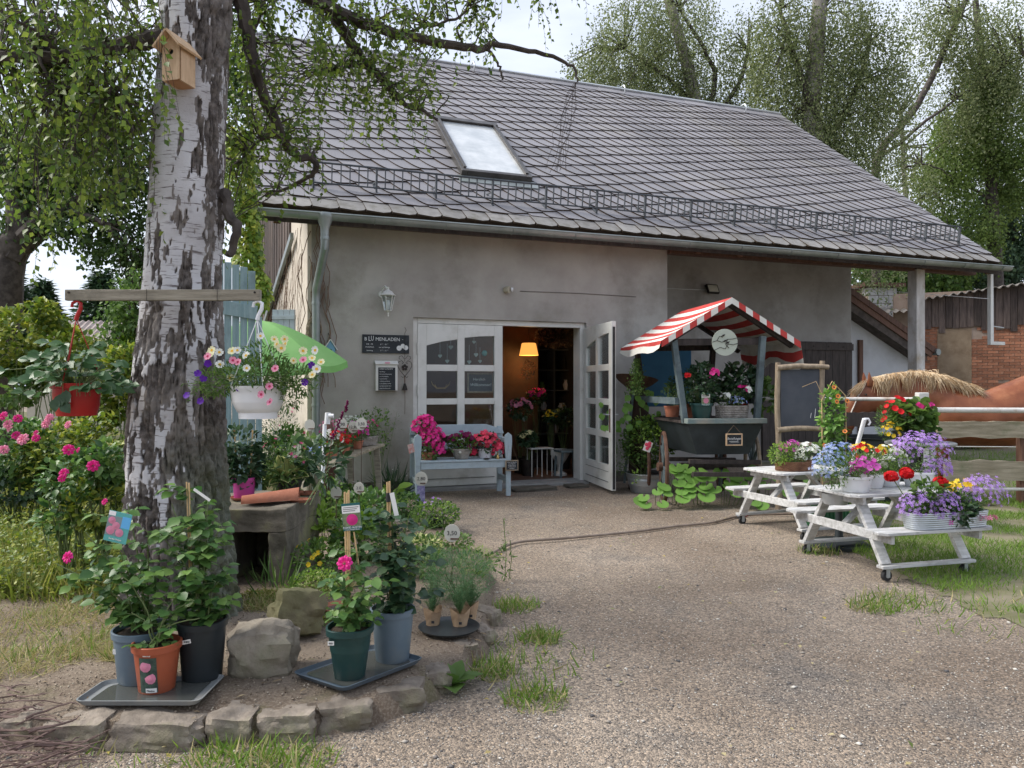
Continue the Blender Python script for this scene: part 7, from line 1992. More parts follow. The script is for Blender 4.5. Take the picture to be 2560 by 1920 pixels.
a = MB(); a.box(-hw_ + .03, hw_ - .03, .0, .015, zz(1066), zz(924)); a.build("slate", slate_board, t)
for x, z0q, ln in ((.12, zz(1045), .06), (.17, zz(1045), .11)): a = MB(); a.bar((x, -.001, z0q), (x + .01, -.001, z0q + ln), .006, .002, (0, 1, 0)); a.build("chalk_mark", chalk, t)
# ================================================================ RECESS: door, floodlight
s0_, z0q = bpx(1905, 851, RD - .03); 
t = thing("stable_door", "wide dark board door under the roof overhang behind the blackboard", "door", BL(s0_, RD - .035, 0), BA)
wd = (sPost - .02 - s0_); nb_ = 13
for k in range(nb_):
    a = MB(); a.box(wd * k / nb_, wd * (k + 1) / nb_ - .008, -.02, .03, .05, z0q); a.build("board", dark_wood, t)
a = MB(); a.box(0, wd, -.05, -.022, z0q - .16, z0q - .03); a.build("rail", dark_wood, t)
for k in range(5): a = MB(); a.tube([(wd * (.2 + .17 * k), -.05, z0q - .09), (wd * (.2 + .17 * k), -.056, z0q - .09)], .02, 10); a.build("bolt", iron, t)
p1, z1q = bpx(1783, 721, RD - .12)
t = thing("floodlight", "square black framed floodlight on the recessed wall above the cart", "lamp", BL(p1, RD - .12, z1q), BA)
a = MB(); a.M = Matrix.Rotation(R(-25), 4, 'X'); a.box(-.12, .12, 0, .045, -.09, .09); hs = a.build("housing", iron, t, bevel=.006)
a = MB(); a.M = Matrix.Rotation(R(-25), 4, 'X'); a.box(-.10, .10, -.004, -.001, -.07, .07); a.build("reflector", mat("reflector", (.45, .44, .36), (.6, .58, .48), 4, .25), t)
a = MB(); a.tube([(0, .04, 0), (0, .118, -.02)], .02, 8); a.build("wall_arm", iron, t)
a = MB(); a.tube([(sR - p1, .10, -.04), (-.12, .10, -.02)], .008, 6); a.build("conduit", zinc_light, t)
# ================================================================ LEAN-TO, BARN
LD = 2.2
lean = thing("lean_to", "low white plastered lean-to with a sloping boarded roof edge", "shed", BL(sPost, LD, 0), BA)
def lp(px, py, d=LD): s_, z_ = bpx(px, py, d); return (s_ - sPost, z_)
pl_ = [(lp(2100, 1200)[0], -.05), (lp(2284, 1200)[0], -.05), lp(2284, 890), lp(2100, 760)]
a = MB(); a.add([(x, 0, z) for x, z in pl_] + [(x, 2.5, z) for x, z in pl_], [(0, 1, 2, 3), (7, 6, 5, 4)] + [(i, 4 + i, 4 + (i + 1) % 4, (i + 1) % 4) for i in range(4)]); a.build("wall", plaster_white, lean)
lo_, hi_ = [lp(2095, 755, LD - .3), lp(2300, 895, LD - .3)], [lp(2095, 700, LD - .3), lp(2345, 878, LD - .3)]
a = MB(); pr = [lo_[0], lo_[1], (hi_[1][0], hi_[1][1] - .04), hi_[1], hi_[0]]
a.add([(x, -.3, z) for x, z in pr] + [(x, 2.6, z) for x, z in pr], [tuple(range(5)), tuple(range(9, 4, -1))] + [(i, 5 + i, 5 + (i + 1) % 5, (i + 1) % 5) for i in range(5)]); a.build("roof", mat("lean_roof", (.06, .05, .045), (.12, .10, .09), 8, .9), lean)
d_ = (Vector(hi_[1]) - Vector(hi_[0])); up = .10
for k, (o0, th_) in enumerate(((-.06, .12), (-.20, .13))):
    a = MB(); a.bar((hi_[0][0], -.32 - .02 * (k == 0), hi_[0][1] + o0), (hi_[1][0] - .2 * k, -.32 - .02 * (k == 0), hi_[1][1] + o0 + (.02 if k else 0) - .2 * k * d_.y / d_.x), .03, th_); a.build("barge_board", brown_wood, lean)
a = MB(); a.bar((pl_[1][0] - .02, -.3, pl_[2][1] - .05), (pl_[1][0] - .02, 1.5, pl_[2][1] - .05), .16, .16); a.build("purlin_end", brown_wood, lean)
a = MB(); q = lp(2347, 880, LD - .4); a.tube([(q[0], -.4, q[1]), (q[0], 2.6, q[1])], .07, 10); a.build("gutter", zinc, lean, smooth=True)
a = MB(); s_, _ = bpx(2148, 850, LD); a.box(s_ - sPost - .05, s_ - sPost + .05, -.06, -.002, 0, bpx(2148, 850, LD)[1]); a.build("door_post", brown_wood, lean)
BAN = R(-22)
bo = W(2235, 965, 20.5); bo.z = 0
barn = thing("brick_barn", "old barn of crumbling orange brick with dark boards under a corrugated roof", "barn", bo, BAN)
mort = mat("mortar", (.30, .22, .17), (.40, .31, .25), 3, .95, .4, 40)
a = MB(); a.box(0, 6.5, 0, .3, 0, 4.0); a.build("wall", mort, barn)
brick_m = mat("brick", (.30, .115, .065), (.42, .20, .115), 2.5, .9, .4, 40, rand=.30, dirt=(.42, .28, .2), dscale=4)
bw, bh = .245, .078
sh_b = [MB().box(0, bw - .012, -.012 - .004 * k, .0, 0, bh - .010).mesh("brick", brick_m) for k in range(3)]
nb_ = 0; restb = MB()
zlow = 1.38
for r_ in range(22):
    for c_ in range(18):
        x, z = c_ * bw + (.12 if r_ % 2 else 0) + .02, zlow + r_ * bh
        if 1.03 < x < 1.62 and 1.4 < z < 3.05 or noise.noise(Vector((x * 1.4, z * 2, 2))) > .42: continue
        if nb_ < 285 and .1 < x < 3.6: o = bpy.data.objects.new("brick", rnd.choice(sh_b)); link(o, barn); o.location = (x, -.001, z); o.rotation_euler = (0, rnd.uniform(-.02, .02), rnd.uniform(-.02, .02)); nb_ += 1
        else: restb.box(x, x + bw - .012, -.014, 0, z, z + bh - .01)
for r_ in range(17):
    for c_ in range(26): x, z = c_ * bw + (.12 if r_ % 2 else 0) + .02, r_ * bh + .03; restb.box(x, x + bw - .012, -.014, 0, z, z + bh - .01)
restb.build("lower_brickwork", brick_m, barn, kind='stuff')
a = MB(); a.box(1.05, 1.85, -.03, -.001, 1.0, 3.0); a.build("clay_plaster", mat("clay_plaster", (.24, .17, .11), (.33, .25, .17), 4, .95, .5, 30), barn)
for k in range(30):
    x = .75 + k * .165; zt = 3.70 + x * .13; zb = 3.0 + rnd.choice((0, 0, .03, -.06, -.12)) + (.02 if k % 2 else 0)
    a = MB(); a.box(x, x + .155, -.05 - .012 * (k % 2), -.02 - .012 * (k % 2), zb, zt); a.build("wall_board", barn_wood, barn)
a = MB(); vs = []; nn = 150
for j, (y, dz) in enumerate(((-.35, 0), (3.2, .12))):
    for i in range(nn):
        x = .35 + i * .04; vs.append((x, y, 3.72 + x * .13 + dz + .035 * math.sin(x * 2 * math.pi / .19)))
a.add(vs + [(x, y, z - .02) for x, y, z in vs], [(i, i + 1, nn + i + 1, nn + i) for i in range(nn - 1)] + [(2 * nn + i, i, i + 1, 2 * nn + i + 1)[::-1] for i in range(nn - 1)]); a.build("corrugated_roof", mat("corrugated", (.16, .14, .125), (.27, .25, .23), 5, .9, .3, 40, dirt=(.10, .09, .05)), barn, smooth=True)
a = MB(); vs = []
for j, (y, dz) in enumerate(((-.9, 0), (1.6, .4))):
    for i in range(40): x = -1.3 + i * .05; vs.append((x, y, 3.42 + dz + .035 * math.sin(x * 2 * math.pi / .19)))
a.add(vs, [(i, i + 1, 40 + i + 1, 40 + i) for i in range(39)]); a.build("lower_roof", MATS["corrugated"], barn, smooth=True)
bc = W(2205, 965, 24); t = thing("block_chimney", "stack of pale concrete blocks behind the lean-to roof", "chimney", (bc.x, bc.y, 0), .1)
blm = mat("block_stone", (.40, .39, .37), (.52, .51, .49), 4, .9, .3, 40, rand=.12)
a = MB(); a.box(-.46, .46, .02, .8, 0, 4.6); a.build("core", mort, t)
for r_ in range(5):
    for c_ in range(3): a = MB(); a.box(-.5 + c_ * .34 + .05 * (r_ % 2), -.5 + c_ * .34 + .325 + .05 * (r_ % 2), -.02, .3, 3.35 + r_ * .26, 3.35 + r_ * .26 + .245); a.build("block", blm, t, bevel=.01)
a = MB(); a.box(-.7, .7, -.2, 1, 4.66, 4.78); a.build("cap", rust, t)
# white bracket hanging at the roof corner
t = thing("white_bracket", "white metal bracket hanging down from the right roof corner", "bracket", BL(rs1 + .02, -.3, 0), BA)
za, zb = 3.50, bpx(2510, 863, -.3)[1]
a = MB(); a.box(-.035, .035, -.035, .035, zb, za); a.build("upright", white_paint, t, bevel=.004)
a = MB(); a.box(.04, .34, -.03, .03, zb, zb + .06); a.build("foot_bar", white_paint, t, bevel=.004)
a = MB(); a.tube([(.08, .0, zb + .34), (.34, .0, zb + .32)], .012, 6); a.tube([(.06, 0, za - .1), (.07, 0, zb + .05)], .012, 6); a.build("pipe", zinc_light, t)
a = MB(); a.tube([BL(sPost - .3, 1.2, 3.35), BL(rs1, -.3, 3.05)], .006, 4); a.tube([BL(sPost, 1.0, 3.7), BL(sPost + 1.4, .2, 3.6)], .006, 4); a.build("line_wire", white_plastic, None, label="thin pale wires strung from the post to the white bracket", cat="wire")

# ================================================================ FENCE, HORSE
t = thing("paddock_fence", "paddock fence of white pipes and rough planks in front of the horse", "fence", (5.04, 9.1, 0))
FX = t.location
wx = lambda px, py, Yd=9.1: W(px, py, Yd) - FX
pipe = mat("pipe_white", (.52, .51, .48), (.66, .65, .63), 6, .5, .1, 30, dirt=(.35, .25, .18), dscale=7)
a = MB(); a.box(-.064, .064, -.05, .05, 0, 1.37); a.build("post", pipe, t, bevel=.01)
a = MB(); a.tube([wx(1900, 997, 9.6), wx(2292, 998)], .024, 10); a.build("pipe_rail", pipe, t, smooth=True)
a = MB(); a.tube([wx(2322, 1025), wx(2760, 1027)], .034, 10); a.build("pipe_rail", pipe, t, smooth=True)
a = MB(); a.tube([wx(2330, 1030), wx(2330, 1262)], .034, 8); a.build("post", pipe, t, smooth=True)
a = MB(); a.tube([wx(2345, 1222, 9.0), wx(2760, 1224, 9.0)], .02, 8); a.build("pipe_rail", pipe, t, smooth=True)
def rough(p, q, w_, h_, mt, nm, par):
    n_ = 26; vs = []; p, q = Vector(p), Vector(q)
    for i in range(n_ + 1):
        c_ = p.lerp(q, i / n_); zt = h_ / 2 + noise.noise(Vector((i * .35, h_, p.z))) * .025; zb = -h_ / 2 + noise.noise(Vector((i * .3, 4, p.z))) * .02
        vs += [c_ + Vector((0, -w_ / 2, zb)), c_ + Vector((0, -w_ / 2, zt)), c_ + Vector((0, w_ / 2, zt)), c_ + Vector((0, w_ / 2, zb))]
    a = MB(); a.add(vs, [(0, 1, 2, 3), tuple(n_ * 4 + j for j in (3, 2, 1, 0))] + [(i * 4 + j, i * 4 + 4 + j, i * 4 + 4 + (j + 1) % 4, i * 4 + (j + 1) % 4) for i in range(n_) for j in range(4)]); return a.build(nm, mt, par)
rough(wx(2342, 1073, 9.0), wx(2760, 1076, 9.0), .05, .20, fence_wood, "plank", t)
rough(wx(2360, 1174, 9.0), wx(2760, 1180, 9.0), .05, .24, fence_wood, "plank", t)
rough(wx(2090, 1048, 9.2), wx(2290, 1050, 9.2), .05, .18, dark_wood, "plank", t)
a = MB(); a.box(-.05, .05, -.05, .05, 0, 1.0); o_ = a.build("post", brown_wood, t, bevel=.008); o_.location = tuple(wx(2556, 965, 9.05).xy) + (0,)
a = MB(); a.tube([wx(2330, 1116), wx(2760, 1118)], .006, 5); a.build("fence_wire", white_plastic, t)
t = thing("black_trough", "large black tub standing behind the flowers at the fence", "trough", W(2200, 965, 9.5).xy.to_3d()); a = MB(); a.lathe([(.001, .0), (.45, 0), (.5, .78), (.52, .8), (.46, .8), (.4, .1)], 28, sq=.2); a.build("tub", pot_black, t, smooth=True)
# horse
HB = 9.75
horse = thing("horse", "chestnut horse with a flaxen mane standing behind the fence", "horse", W(2360, 965, HB).xy.to_3d())
hl = lambda px, py, dy=0: W(px, py, HB) - horse.location + Vector((0, dy, 0))
k_ = HB / F
a = MB()
def loftpx(L):
    rings = []
    for i, (px, py, hh, hw2, ang) in enumerate(L):
        d = Vector((math.cos(R(ang)), 0, math.sin(R(ang)))); n_ = Vector((-d.z, 0, d.x)); rings.append((hl(px, py), n_ * hh * k_, Vector((0, hw2, 0))))
    a.loft(rings)
loftpx([(2322, 1050, 30, .08, 0), (2335, 1046, 62, .17, 0), (2365, 1040, 76, .23, 0), (2410, 1044, 74, .27, 0), (2460, 1050, 72, .30, 0), (2510, 1040, 82, .31, 0), (2560, 1024, 86, .30, 0), (2610, 1022, 76, .26, 0), (2645, 1030, 48, .14, 0), (2655, 1034, 20, .06, 0)])
loftpx([(2400, 1015, 50, .15, 20), (2360, 1005, 60, .15, 8), (2320, 992, 58, .13, 5), (2275, 984, 50, .11, 5), (2230, 994, 56, .10, 5), (2195, 996, 46, .09, 5), (2172, 988, 30, .08, 0)])
loftpx([(2196, 958, 20, .05, 50), (2182, 976, 34, .09, 50), (2163, 998, 40, .095, 52), (2145, 1018, 31, .085, 56), (2128, 1042, 21, .06, 62), (2117, 1068, 18, .055, 66), (2110, 1084, 16, .05, 70), (2106, 1092, 8, .03, 70)])
for px, dy, hind in ((2346, -.13, 0), (2366, .13, 0), (2592, -.14, 1), (2620, .14, 1)):
    p0 = hl(px, 1080, dy); zf = -EYE + 0
    L = [(p0.x, dy, p0.z, .11 if not hind else .15), (p0.x + (.03 if hind else 0), dy, .72, .075 if not hind else .10), (p0.x + (.10 if hind else 0), dy, .48, .055), (p0.x + (.05 if hind else 0), dy, .25, .04), (p0.x, dy, .10, .045), (p0.x - .03, dy, .0, .06)]
    a.tube([(x, y, z) for x, y, z, r_ in L], [r_ for *_, r_ in L], 12)
body = a.build("body", mat("chestnut_coat", (.17, .050, .020), (.30, .105, .045), 2.2, .42, .1, 60, (1, 1, 1), dirt=(.38, .17, .08), dscale=1.6), horse)
rm = body.modifiers.new("skin", 'REMESH'); rm.mode = 'VOXEL'; rm.voxel_size = .022; rm.use_smooth_shade = True
smo = body.modifiers.new("smooth", 'SMOOTH'); smo.iterations = 12
for dy in (-.05, .05):
    p = hl(2167, 966, dy * 1.5); q = MB(); q.loft([(p, (.03, 0, 0), (0, .02, 0)), (p + Vector((0, -.02, .07)), (.036, 0, 0), (0, .018, 0)), (p + Vector((-.01, -.02, .13)), (.022, 0, 0), (0, .012, 0)), (p + Vector((-.016, -.02, .185)), (.004, 0, 0), (0, .004, 0))]); q.build("ear", MATS["chestnut_coat"], horse, smooth=True)
p = hl(2156, 986, -.10); q = MB(); q.lathe([(.001, -.014), (.010, -.01), (.014, 0), (.010, .01), (.001, .014)], 12); o_ = q.build("eye", mat("eye_dark", (.01, .008, .007), rough=.1), horse, smooth=True); o_.location = p
q = MB(); q.M = None; q.bar(hl(2140, 985, -.082), hl(2118, 1040, -.062), .006, .035, (0, -1, 0)); q.build("blaze", mat("horse_white", (.6, .55, .5), rough=.7), horse)
MP, MR = [], []
def hair(n, xa, xb, crest, la, lb, dyr, dx=0):
    for _ in range(n):
        px = rnd.uniform(xa, xb); py = float(np.interp(px, [c[0] for c in crest], [c[1] for c in crest])) + rnd.uniform(-4, 3); dy = rnd.uniform(*dyr); p = hl(px, py, rnd.uniform(-.04, .02)); ln = rnd.uniform(la, lb); sw = rnd.gauss(dx + .05 * math.sin(px * .11), .035)
        out_ = dy - p.y
        pts = [p, p + Vector((sw * .2, out_ * .75, .012 - ln * .12)), p + Vector((sw * .6, out_ * 1.05, -ln * .55)), p + Vector((sw, out_ * 1.02, -ln))]
        hairm.tube(pts, [.002, .003, .003, .001], 3, False)
hairm = MB()
cr_ = [(2150, 962), (2180, 946), (2230, 936), (2290, 930), (2340, 940), (2380, 955), (2440, 972)]
hair(420, 2176, 2330, cr_, .06, .27, (-.14, -.12)); hair(260, 2310, 2420, cr_, .06, .24, (-.19, -.13), .14); hair(90, 2380, 2440, cr_, .04, .14, (-.12, -.05), .1)
hair(90, 2140, 2166, [(2140, 966), (2166, 950)], .08, .20, (-.10, -.06), -.1); hair(60, 2240, 2340, [(2240, 930), (2340, 928)], .05, .12, (-.1, .05), .05)
hairm.build("mane", leafmat("flaxen_hair", [(.34, .21, .10), (.62, .45, .27), (.85, .72, .52)], .6, .1), horse, kind='stuff')

# ================================================================ PICNIC TABLES
def picnic(lab, loc, rz):
    t = thing("picnic_table", lab, "picnic table", loc, rz, "white picnic tables on castors")
    for k in range(5):
        y = -.30 + k * .12; pr = [(-.52, y), (.52, y), (.52, y + .116), (-.52, y + .116)]
        if k == 0: pr = [(-.47, y), (.47, y), (.52, y + .05), (.52, y + .116), (-.52, y + .116), (-.52, y + .05)]
        if k == 4: pr = [(-.52, y), (.52, y), (.52, y + .066), (.47, y + .116), (-.47, y + .116), (-.52, y + .066)]
        a = MB(); a.prism(pr, .60, .622); a.build("top_board", table_white, t, bevel=.003)
    for sy in (-1, 1):
        for k in range(2):
            y = sy * .45 + (k * .10 if sy > 0 else -k * .10) - .048; yo = (k == 1)
            pr = [(-.52, y), (.52, y), (.52, y + .096), (-.52, y + .096)]
            if yo and sy < 0: pr = [(-.47, y), (.47, y), (.52, y + .05), (.52, y + .096), (-.52, y + .096), (-.52, y + .05)]
            if yo and sy > 0: pr = [(-.52, y), (.52, y), (.52, y + .046), (.47, y + .096), (-.47, y + .096), (-.52, y + .046)]
            a = MB(); a.prism(pr, .365, .387); a.build("seat_board", table_white, t, bevel=.003)
        a = MB(); a.box(-.43, .43, sy * .46 - .035, sy * .46 + .035, .098, .12); a.build("runner", table_white, t, bevel=.003)
        for sx in (-1, 1):
            a = MB(); a.bar((sx * .37, sy * .45, .121), (sx * .37, sy * .16, .599), .034, .085, (1, 0, 0)); a.build("leg", table_white, t, bevel=.003)
            x, y = sx * .36, sy * .46
            q = MB(); q.box(x - .028, x + .028, y - .022, y + .022, .088, .097); q.box(x - .026, x + .005, y - .021, y - .016, .03, .088); q.box(x - .026, x + .005, y + .016, y + .021, .03, .088); cs = q.build("castor", zinc_light, t)
            q = MB(); q.tube([(x - .012, y - .0135, .042), (x - .012, y + .0135, .042)], .040, 18); q.build("wheel", rubber, cs, smooth=True)
            q = MB(); q.tube([(x - .012, y - .0185, .042), (x - .012, y - .014, .042)], .016, 12); q.build("hub", zinc_light, cs)
    for sx in (-1, 1):
        a = MB(); a.box(sx * .40 - .015, sx * .40 + .015, -.56, .56, .295, .364); a.build("cross_beam", table_white, t, bevel=.003)
        a = MB(); a.box(sx * .40 - .015, sx * .40 + .015, -.27, .27, .54, .599); a.build("top_batten", table_white, t, bevel=.003)
        a = MB(); a.bar((sx * .36, .02, .33), (sx * .06, .02, .595), .03, .06, (0, 1, 0)); a.build("brace", table_white, t, bevel=.003)
    return t
p1 = picnic("white picnic table with the brown flower basket, farther one by the cart", (2.94, 7.52, -.01), R(20))
p2 = picnic("white picnic table with white bowls and the zinc flower trough, nearer one", (3.04, 6.08, -.01), R(15))
M1, M2 = (Matrix.LocRotScale(p.location, p.rotation_euler, None) for p in (p1, p2))
t = basket("flower_basket", "brown wicker basket of white and pink petunias on the farther picnic table", M1 @ Vector((-.18, -.10, .625)), .19, .13, .09, wicker_brown, R(20), 1.04, 8)
foliage(t, [((-.03, 0, .16), (.24, .15, .11), 800, .035, lf_mid, T_LONG), ((-.16, 0, .16), (.13, .12, .12), 600, .03, lf_lime, T_LONG)], [((.13, -.06, .15), (.15, .12, .13), 46, .022, p_white, T_TRUMPET), ((-.02, .02, .2), (.16, .12, .10), 32, .021, p_magenta, T_FLOWER)], 10, .08)
def bowl(lab, x, y, r_, fol, fl, z=.625, nm="flower_bowl", M=None):
    return potplant(nm, lab, "potted plant", (M or M2) @ Vector((x, y, z)), (r_, r_ * .78, r_ * 1.0, white_plastic), fol, fl, 9, None)
bowl("white bowl of pink petunias with blue lobelia spilling left", -.36, -.12, .125, [((0, 0, .2), (.22, .17, .12), 600, .035, lf_mid, T_LONG), ((-.16, 0, .18), (.16, .15, .16), 500, .03, lf_mid, T_LONG)], [((-.20, .02, .17), (.15, .15, .17), 190, .013, p_blue, T_STAR), ((-.1, .06, .3), (.14, .1, .1), 90, .013, p_blue, T_STAR), ((.05, -.06, .18), (.17, .12, .11), 34, .024, p_magenta, T_FLOWER)])
bowl("white bowl of red, yellow and white bloom in the middle of the table", -.08, .04, .115, [((0, 0, .2), (.24, .17, .13), 900, .035, lf_mid, T_LONG)], [((-.03, 0, .28), (.2, .15, .08), 20, .022, p_red, T_FLOWER), ((.0, .02, .3), (.18, .12, .07), 18, .022, p_yellow, T_FLOWER), ((.10, -.08, .18), (.11, .1, .10), 13, .030, p_white, T_TRUMPET), ((-.12, -.1, .16), (.1, .08, .08), 14, .022, p_magenta, T_FLOWER)])
bowl("white bowl of cream bloom right of the middle one", .14, .1, .11, [((0, 0, .2), (.18, .15, .13), 500, .035, lf_lime, T_LONG)], [((0, 0, .22), (.18, .14, .13), 50, .018, p_white, T_FLOWER), ((0, .0, .3), (.1, .1, .06), 8, .022, p_yellow, T_FLOWER)])
bowl("white bowl overflowing with lilac lobelia at the right end of the table", .36, .0, .125, [((0, 0, .24), (.22, .18, .17), 600, .035, lf_mid, T_LONG)], [((.03, 0, .26), (.27, .2, .22), 330, .014, p_lilac, T_STAR), ((.14, -.04, .14), (.14, .1, .1), 120, .015, p_lilac, T_STAR)])
# zinc trough on the near bench
tb_ = M2 @ Vector((.13, -.50, .389)); t = thing("zinc_planter", "long ribbed zinc planter of lilac lobelia, yellow bloom and geraniums on the near bench", "planter", tb_, R(15))
a = MB(); vs = []; nn = 40
for j in range(17):
    z = .125 * j / 16; o_ = .003 * (j % 2) + .015 * j / 16
    for i in range(nn):
        an = 2 * math.pi * i / nn; c_, s_ = math.cos(an), math.sin(an); x = math.copysign(abs(c_) ** .35, c_) * (.34 + o_); y = math.copysign(abs(s_) ** .6, s_) * (.085 + o_); vs.append((x, y, z))
a.add(vs, [(j * nn + i, j * nn + (i + 1) % nn, (j + 1) * nn + (i + 1) % nn, (j + 1) * nn + i) for j in range(16) for i in range(nn)] + [tuple(range(nn))[::-1]]); a.build("trough", zinc_light, t, smooth=True)
a = MB(); a.box(-.31, .31, -.07, .07, .10, .11); a.build("soil", soil, t)
foliage(t, [((0, 0, .18), (.38, .13, .11), 1300, .036, lf_mid, T_LONG), ((-.14, 0, .26), (.14, .1, .10), 120, .06, lf_mid, T_OVAL), ((.08, -.05, .12), (.16, .08, .12), 240, .05, lf_deep, T_OVAL)],
        [((-.30, -.04, .15), (.18, .10, .15), 170, .014, p_lilac, T_STAR), ((-.06, -.08, .14), (.13, .08, .15), 150, .014, p_lilac, T_STAR), ((.34, -.02, .22), (.24, .13, .18), 280, .014, p_lilac, T_STAR), ((.16, 0, .29), (.13, .1, .07), 26, .022, p_yellow, T_FLOWER), ((.1, -.09, .04), (.2, .04, .09), 12, .022, p_magenta, T_STAR), ((.3, -.11, .07), (.1, .04, .02), 12, .022, p_rosepale, T_STAR)], 14, .1)
for px, py, Yd in ((2228, 1190, 5.62), (2266, 1183, 5.68), (2350, 1205, 5.60)):
    p = W(px, py, Yd); L_ = Matrix.LocRotScale(t.location, t.rotation_euler, None).inverted() @ p
    P, d = ball(60, (0, 0, 0), (.058, .05, .045), .8); v, f = facing(T_FLOWER, P, d, .018); o_ = tris("geranium_head", [(v, f)], p_red, t, kind=None, world=False); o_.location = L_
    a = MB(); a.tube([(L_.x * .7, 0, .12), L_], .004, 5); a.build("flower_stem", stem_green, t)
# below the tables
p = G(2075, 1318); t = thing("green_crate", "dark green plastic crate under the picnic tables", "crate", (p.x, p.y + .15, 0), R(18))
gcm = mat("crate_green", (.02, .10, .04), (.03, .14, .055), 5, .5)
for x0_, x1_, y0_, y1_ in ((-.2, .2, -.14, -.125), (-.2, .2, .125, .14), (-.2, -.185, -.125, .125), (.185, .2, -.125, .125)):
    a = MB(); a.box(x0_, x1_, y0_, y1_, 0, .24); a.build("side", gcm, t)
for k in range(9): a = MB(); a.box(-.19 + k * .046, -.18 + k * .046, -.15, -.141, .01, .22); a.build("rib", gcm, t)
p = G(2112, 1372); t = thing("parasol_foot", "round black parasol base with a bare pole between the picnic tables", "parasol base", (p.x, p.y + .12, 0))
a = MB(); a.lathe([(.26, .0), (.26, .025), (.22, .045), (.05, .06), (.035, .1), (.03, .36), (.001, .36)], 30); a.build("base", pot_black, t, smooth=True)
a = MB(); top = W(2161, 1047, 6.4) - t.location; a.tube([(.0, 0, .3), tuple(top)], .018, 10); a.build("pole", white_plastic, t, smooth=True)
a = MB(); a.tube([tuple(top), tuple(top + Vector((.035, 0, .0))), tuple(top + Vector((.05, 0, -.03))), tuple(top + Vector((.035, 0, -.055)))], .009, 8); a.build("hook", white_plastic, t, smooth=True)
p = M2 @ Vector((-.40, .06, .50)); t = thing("hanging_tin", "grey tin tray hung below the near tabletop", "tin", p, R(15)); a = MB(); a.lathe([(.001, 0), (.09, 0), (.11, .09), (.105, .09), (.08, .01)], 22); a.build("tin", zinc_light, t, smooth=True)
# bistro table with geraniums
p = W(2300, 965, 7.6); t = thing("round_table", "small round grey table behind the lilac flowers", "table", (p.x, p.y, 0)); a = MB(); a.lathe([(.001, .845), (.32, .845), (.33, .855), (.33, .872), (.31, .88), (.001, .88)], 32); a.build("tabletop", tray_grey, t, smooth=True); a = MB(); a.tube([(0, 0, 0), (0, 0, .845)], .03, 10); a.build("leg", iron, t)
p = W(2262, 965, 7.55); t = potplant("geranium_pot", "red petunias, yellow bloom and geranium leaves in a black pot on the round table", "potted plant", (p.x, p.y, .882), (.12, .085, .11, pot_black), [((.08, 0, .25), (.22, .2, .17), 360, .075, lf_mid, T_ROUND), ((-.16, 0, .2), (.14, .13, .2), 500, .035, lf_mid, T_LONG), ((.2, 0, .1), (.12, .1, .16), 90, .07, lf_mid, T_ROUND)],
             [((-.15, -.03, .10), (.12, .1, .12), 34, .02, p_yellow, T_FLOWER), ((-.10, -.04, .28), (.2, .12, .2), 16, .032, p_red, T_TRUMPET), ((.12, -.03, .36), (.16, .1, .05), 16, .03, p_pink, T_FLOWER)], 12)
# thunbergia on its obelisk
p = W(2085, 965, 7.9); t = potplant("black_eyed_susan", "orange flowered climber on a cane hoop right of the log blackboard", "climber", (p.x, p.y, 0), (.14, .11, .2, pot_black), [((-.02, 0, 1.1), (.13, .12, .36), 330, .06, lf_colt, T_OVAL), ((-.05, 0, .7), (.15, .12, .22), 200, .065, lf_mid, T_OVAL), ((.02, 0, .95), (.13, .1, .2), 90, .07, lf_mid, T_OVAL)], [], 10)
for px, py in ((2085, 968), (2092, 1004), (2118, 1002), (2112, 1078), (2060, 1113), (2095, 990)): blossom(t, px, py, 7.72, .026, p_orange, ink, Vector((p.x, p.y, 0)))
a = MB(); a.tube([(-.12, 0, .2), (-.13, 0, 1.3), (-.02, 0, 1.5), (.12, 0, 1.35), (.13, 0, .9), (.1, 0, .2)], .006, 6); a.tube([(-.1, 0, 1.3), (-.2, -.02, 1.5), (-.34, 0, 1.44)], .003, 4); a.tube([(.12, 0, .75), (.35, -.1, .55)], .003, 4); a.build("cane_hoop", bamboo, t, smooth=True)
# hose
hp_ = [G(x, y, .016) for x, y in ((1215, 1390), (1290, 1356), (1400, 1346), (1500, 1337), (1600, 1327), (1700, 1314), (1780, 1306), (1840, 1291), (1866, 1287), (1920, 1286), (2010, 1284), (2080, 1290))]
q, ro = curvy(hp_, (.013, .013), .004, 4); a = MB(); a.tube(q, ro, 8); hs = a.build("garden_hose", mat("hose_tan", (.17, .13, .10), (.26, .21, .17), 9, .6), None, smooth=True, label="brown garden hose running across the gravel to the picnic tables", cat="hose")
a = MB(); a.tube([hp_[7], hp_[7].lerp(hp_[8], .5)], .018, 10); a.build("coupling", zinc_light, hs, smooth=True); a = MB(); a.tube([hp_[7].lerp(hp_[8], .5), hp_[8]], .02, 10); a.build("connector", red_plastic, hs, smooth=True)
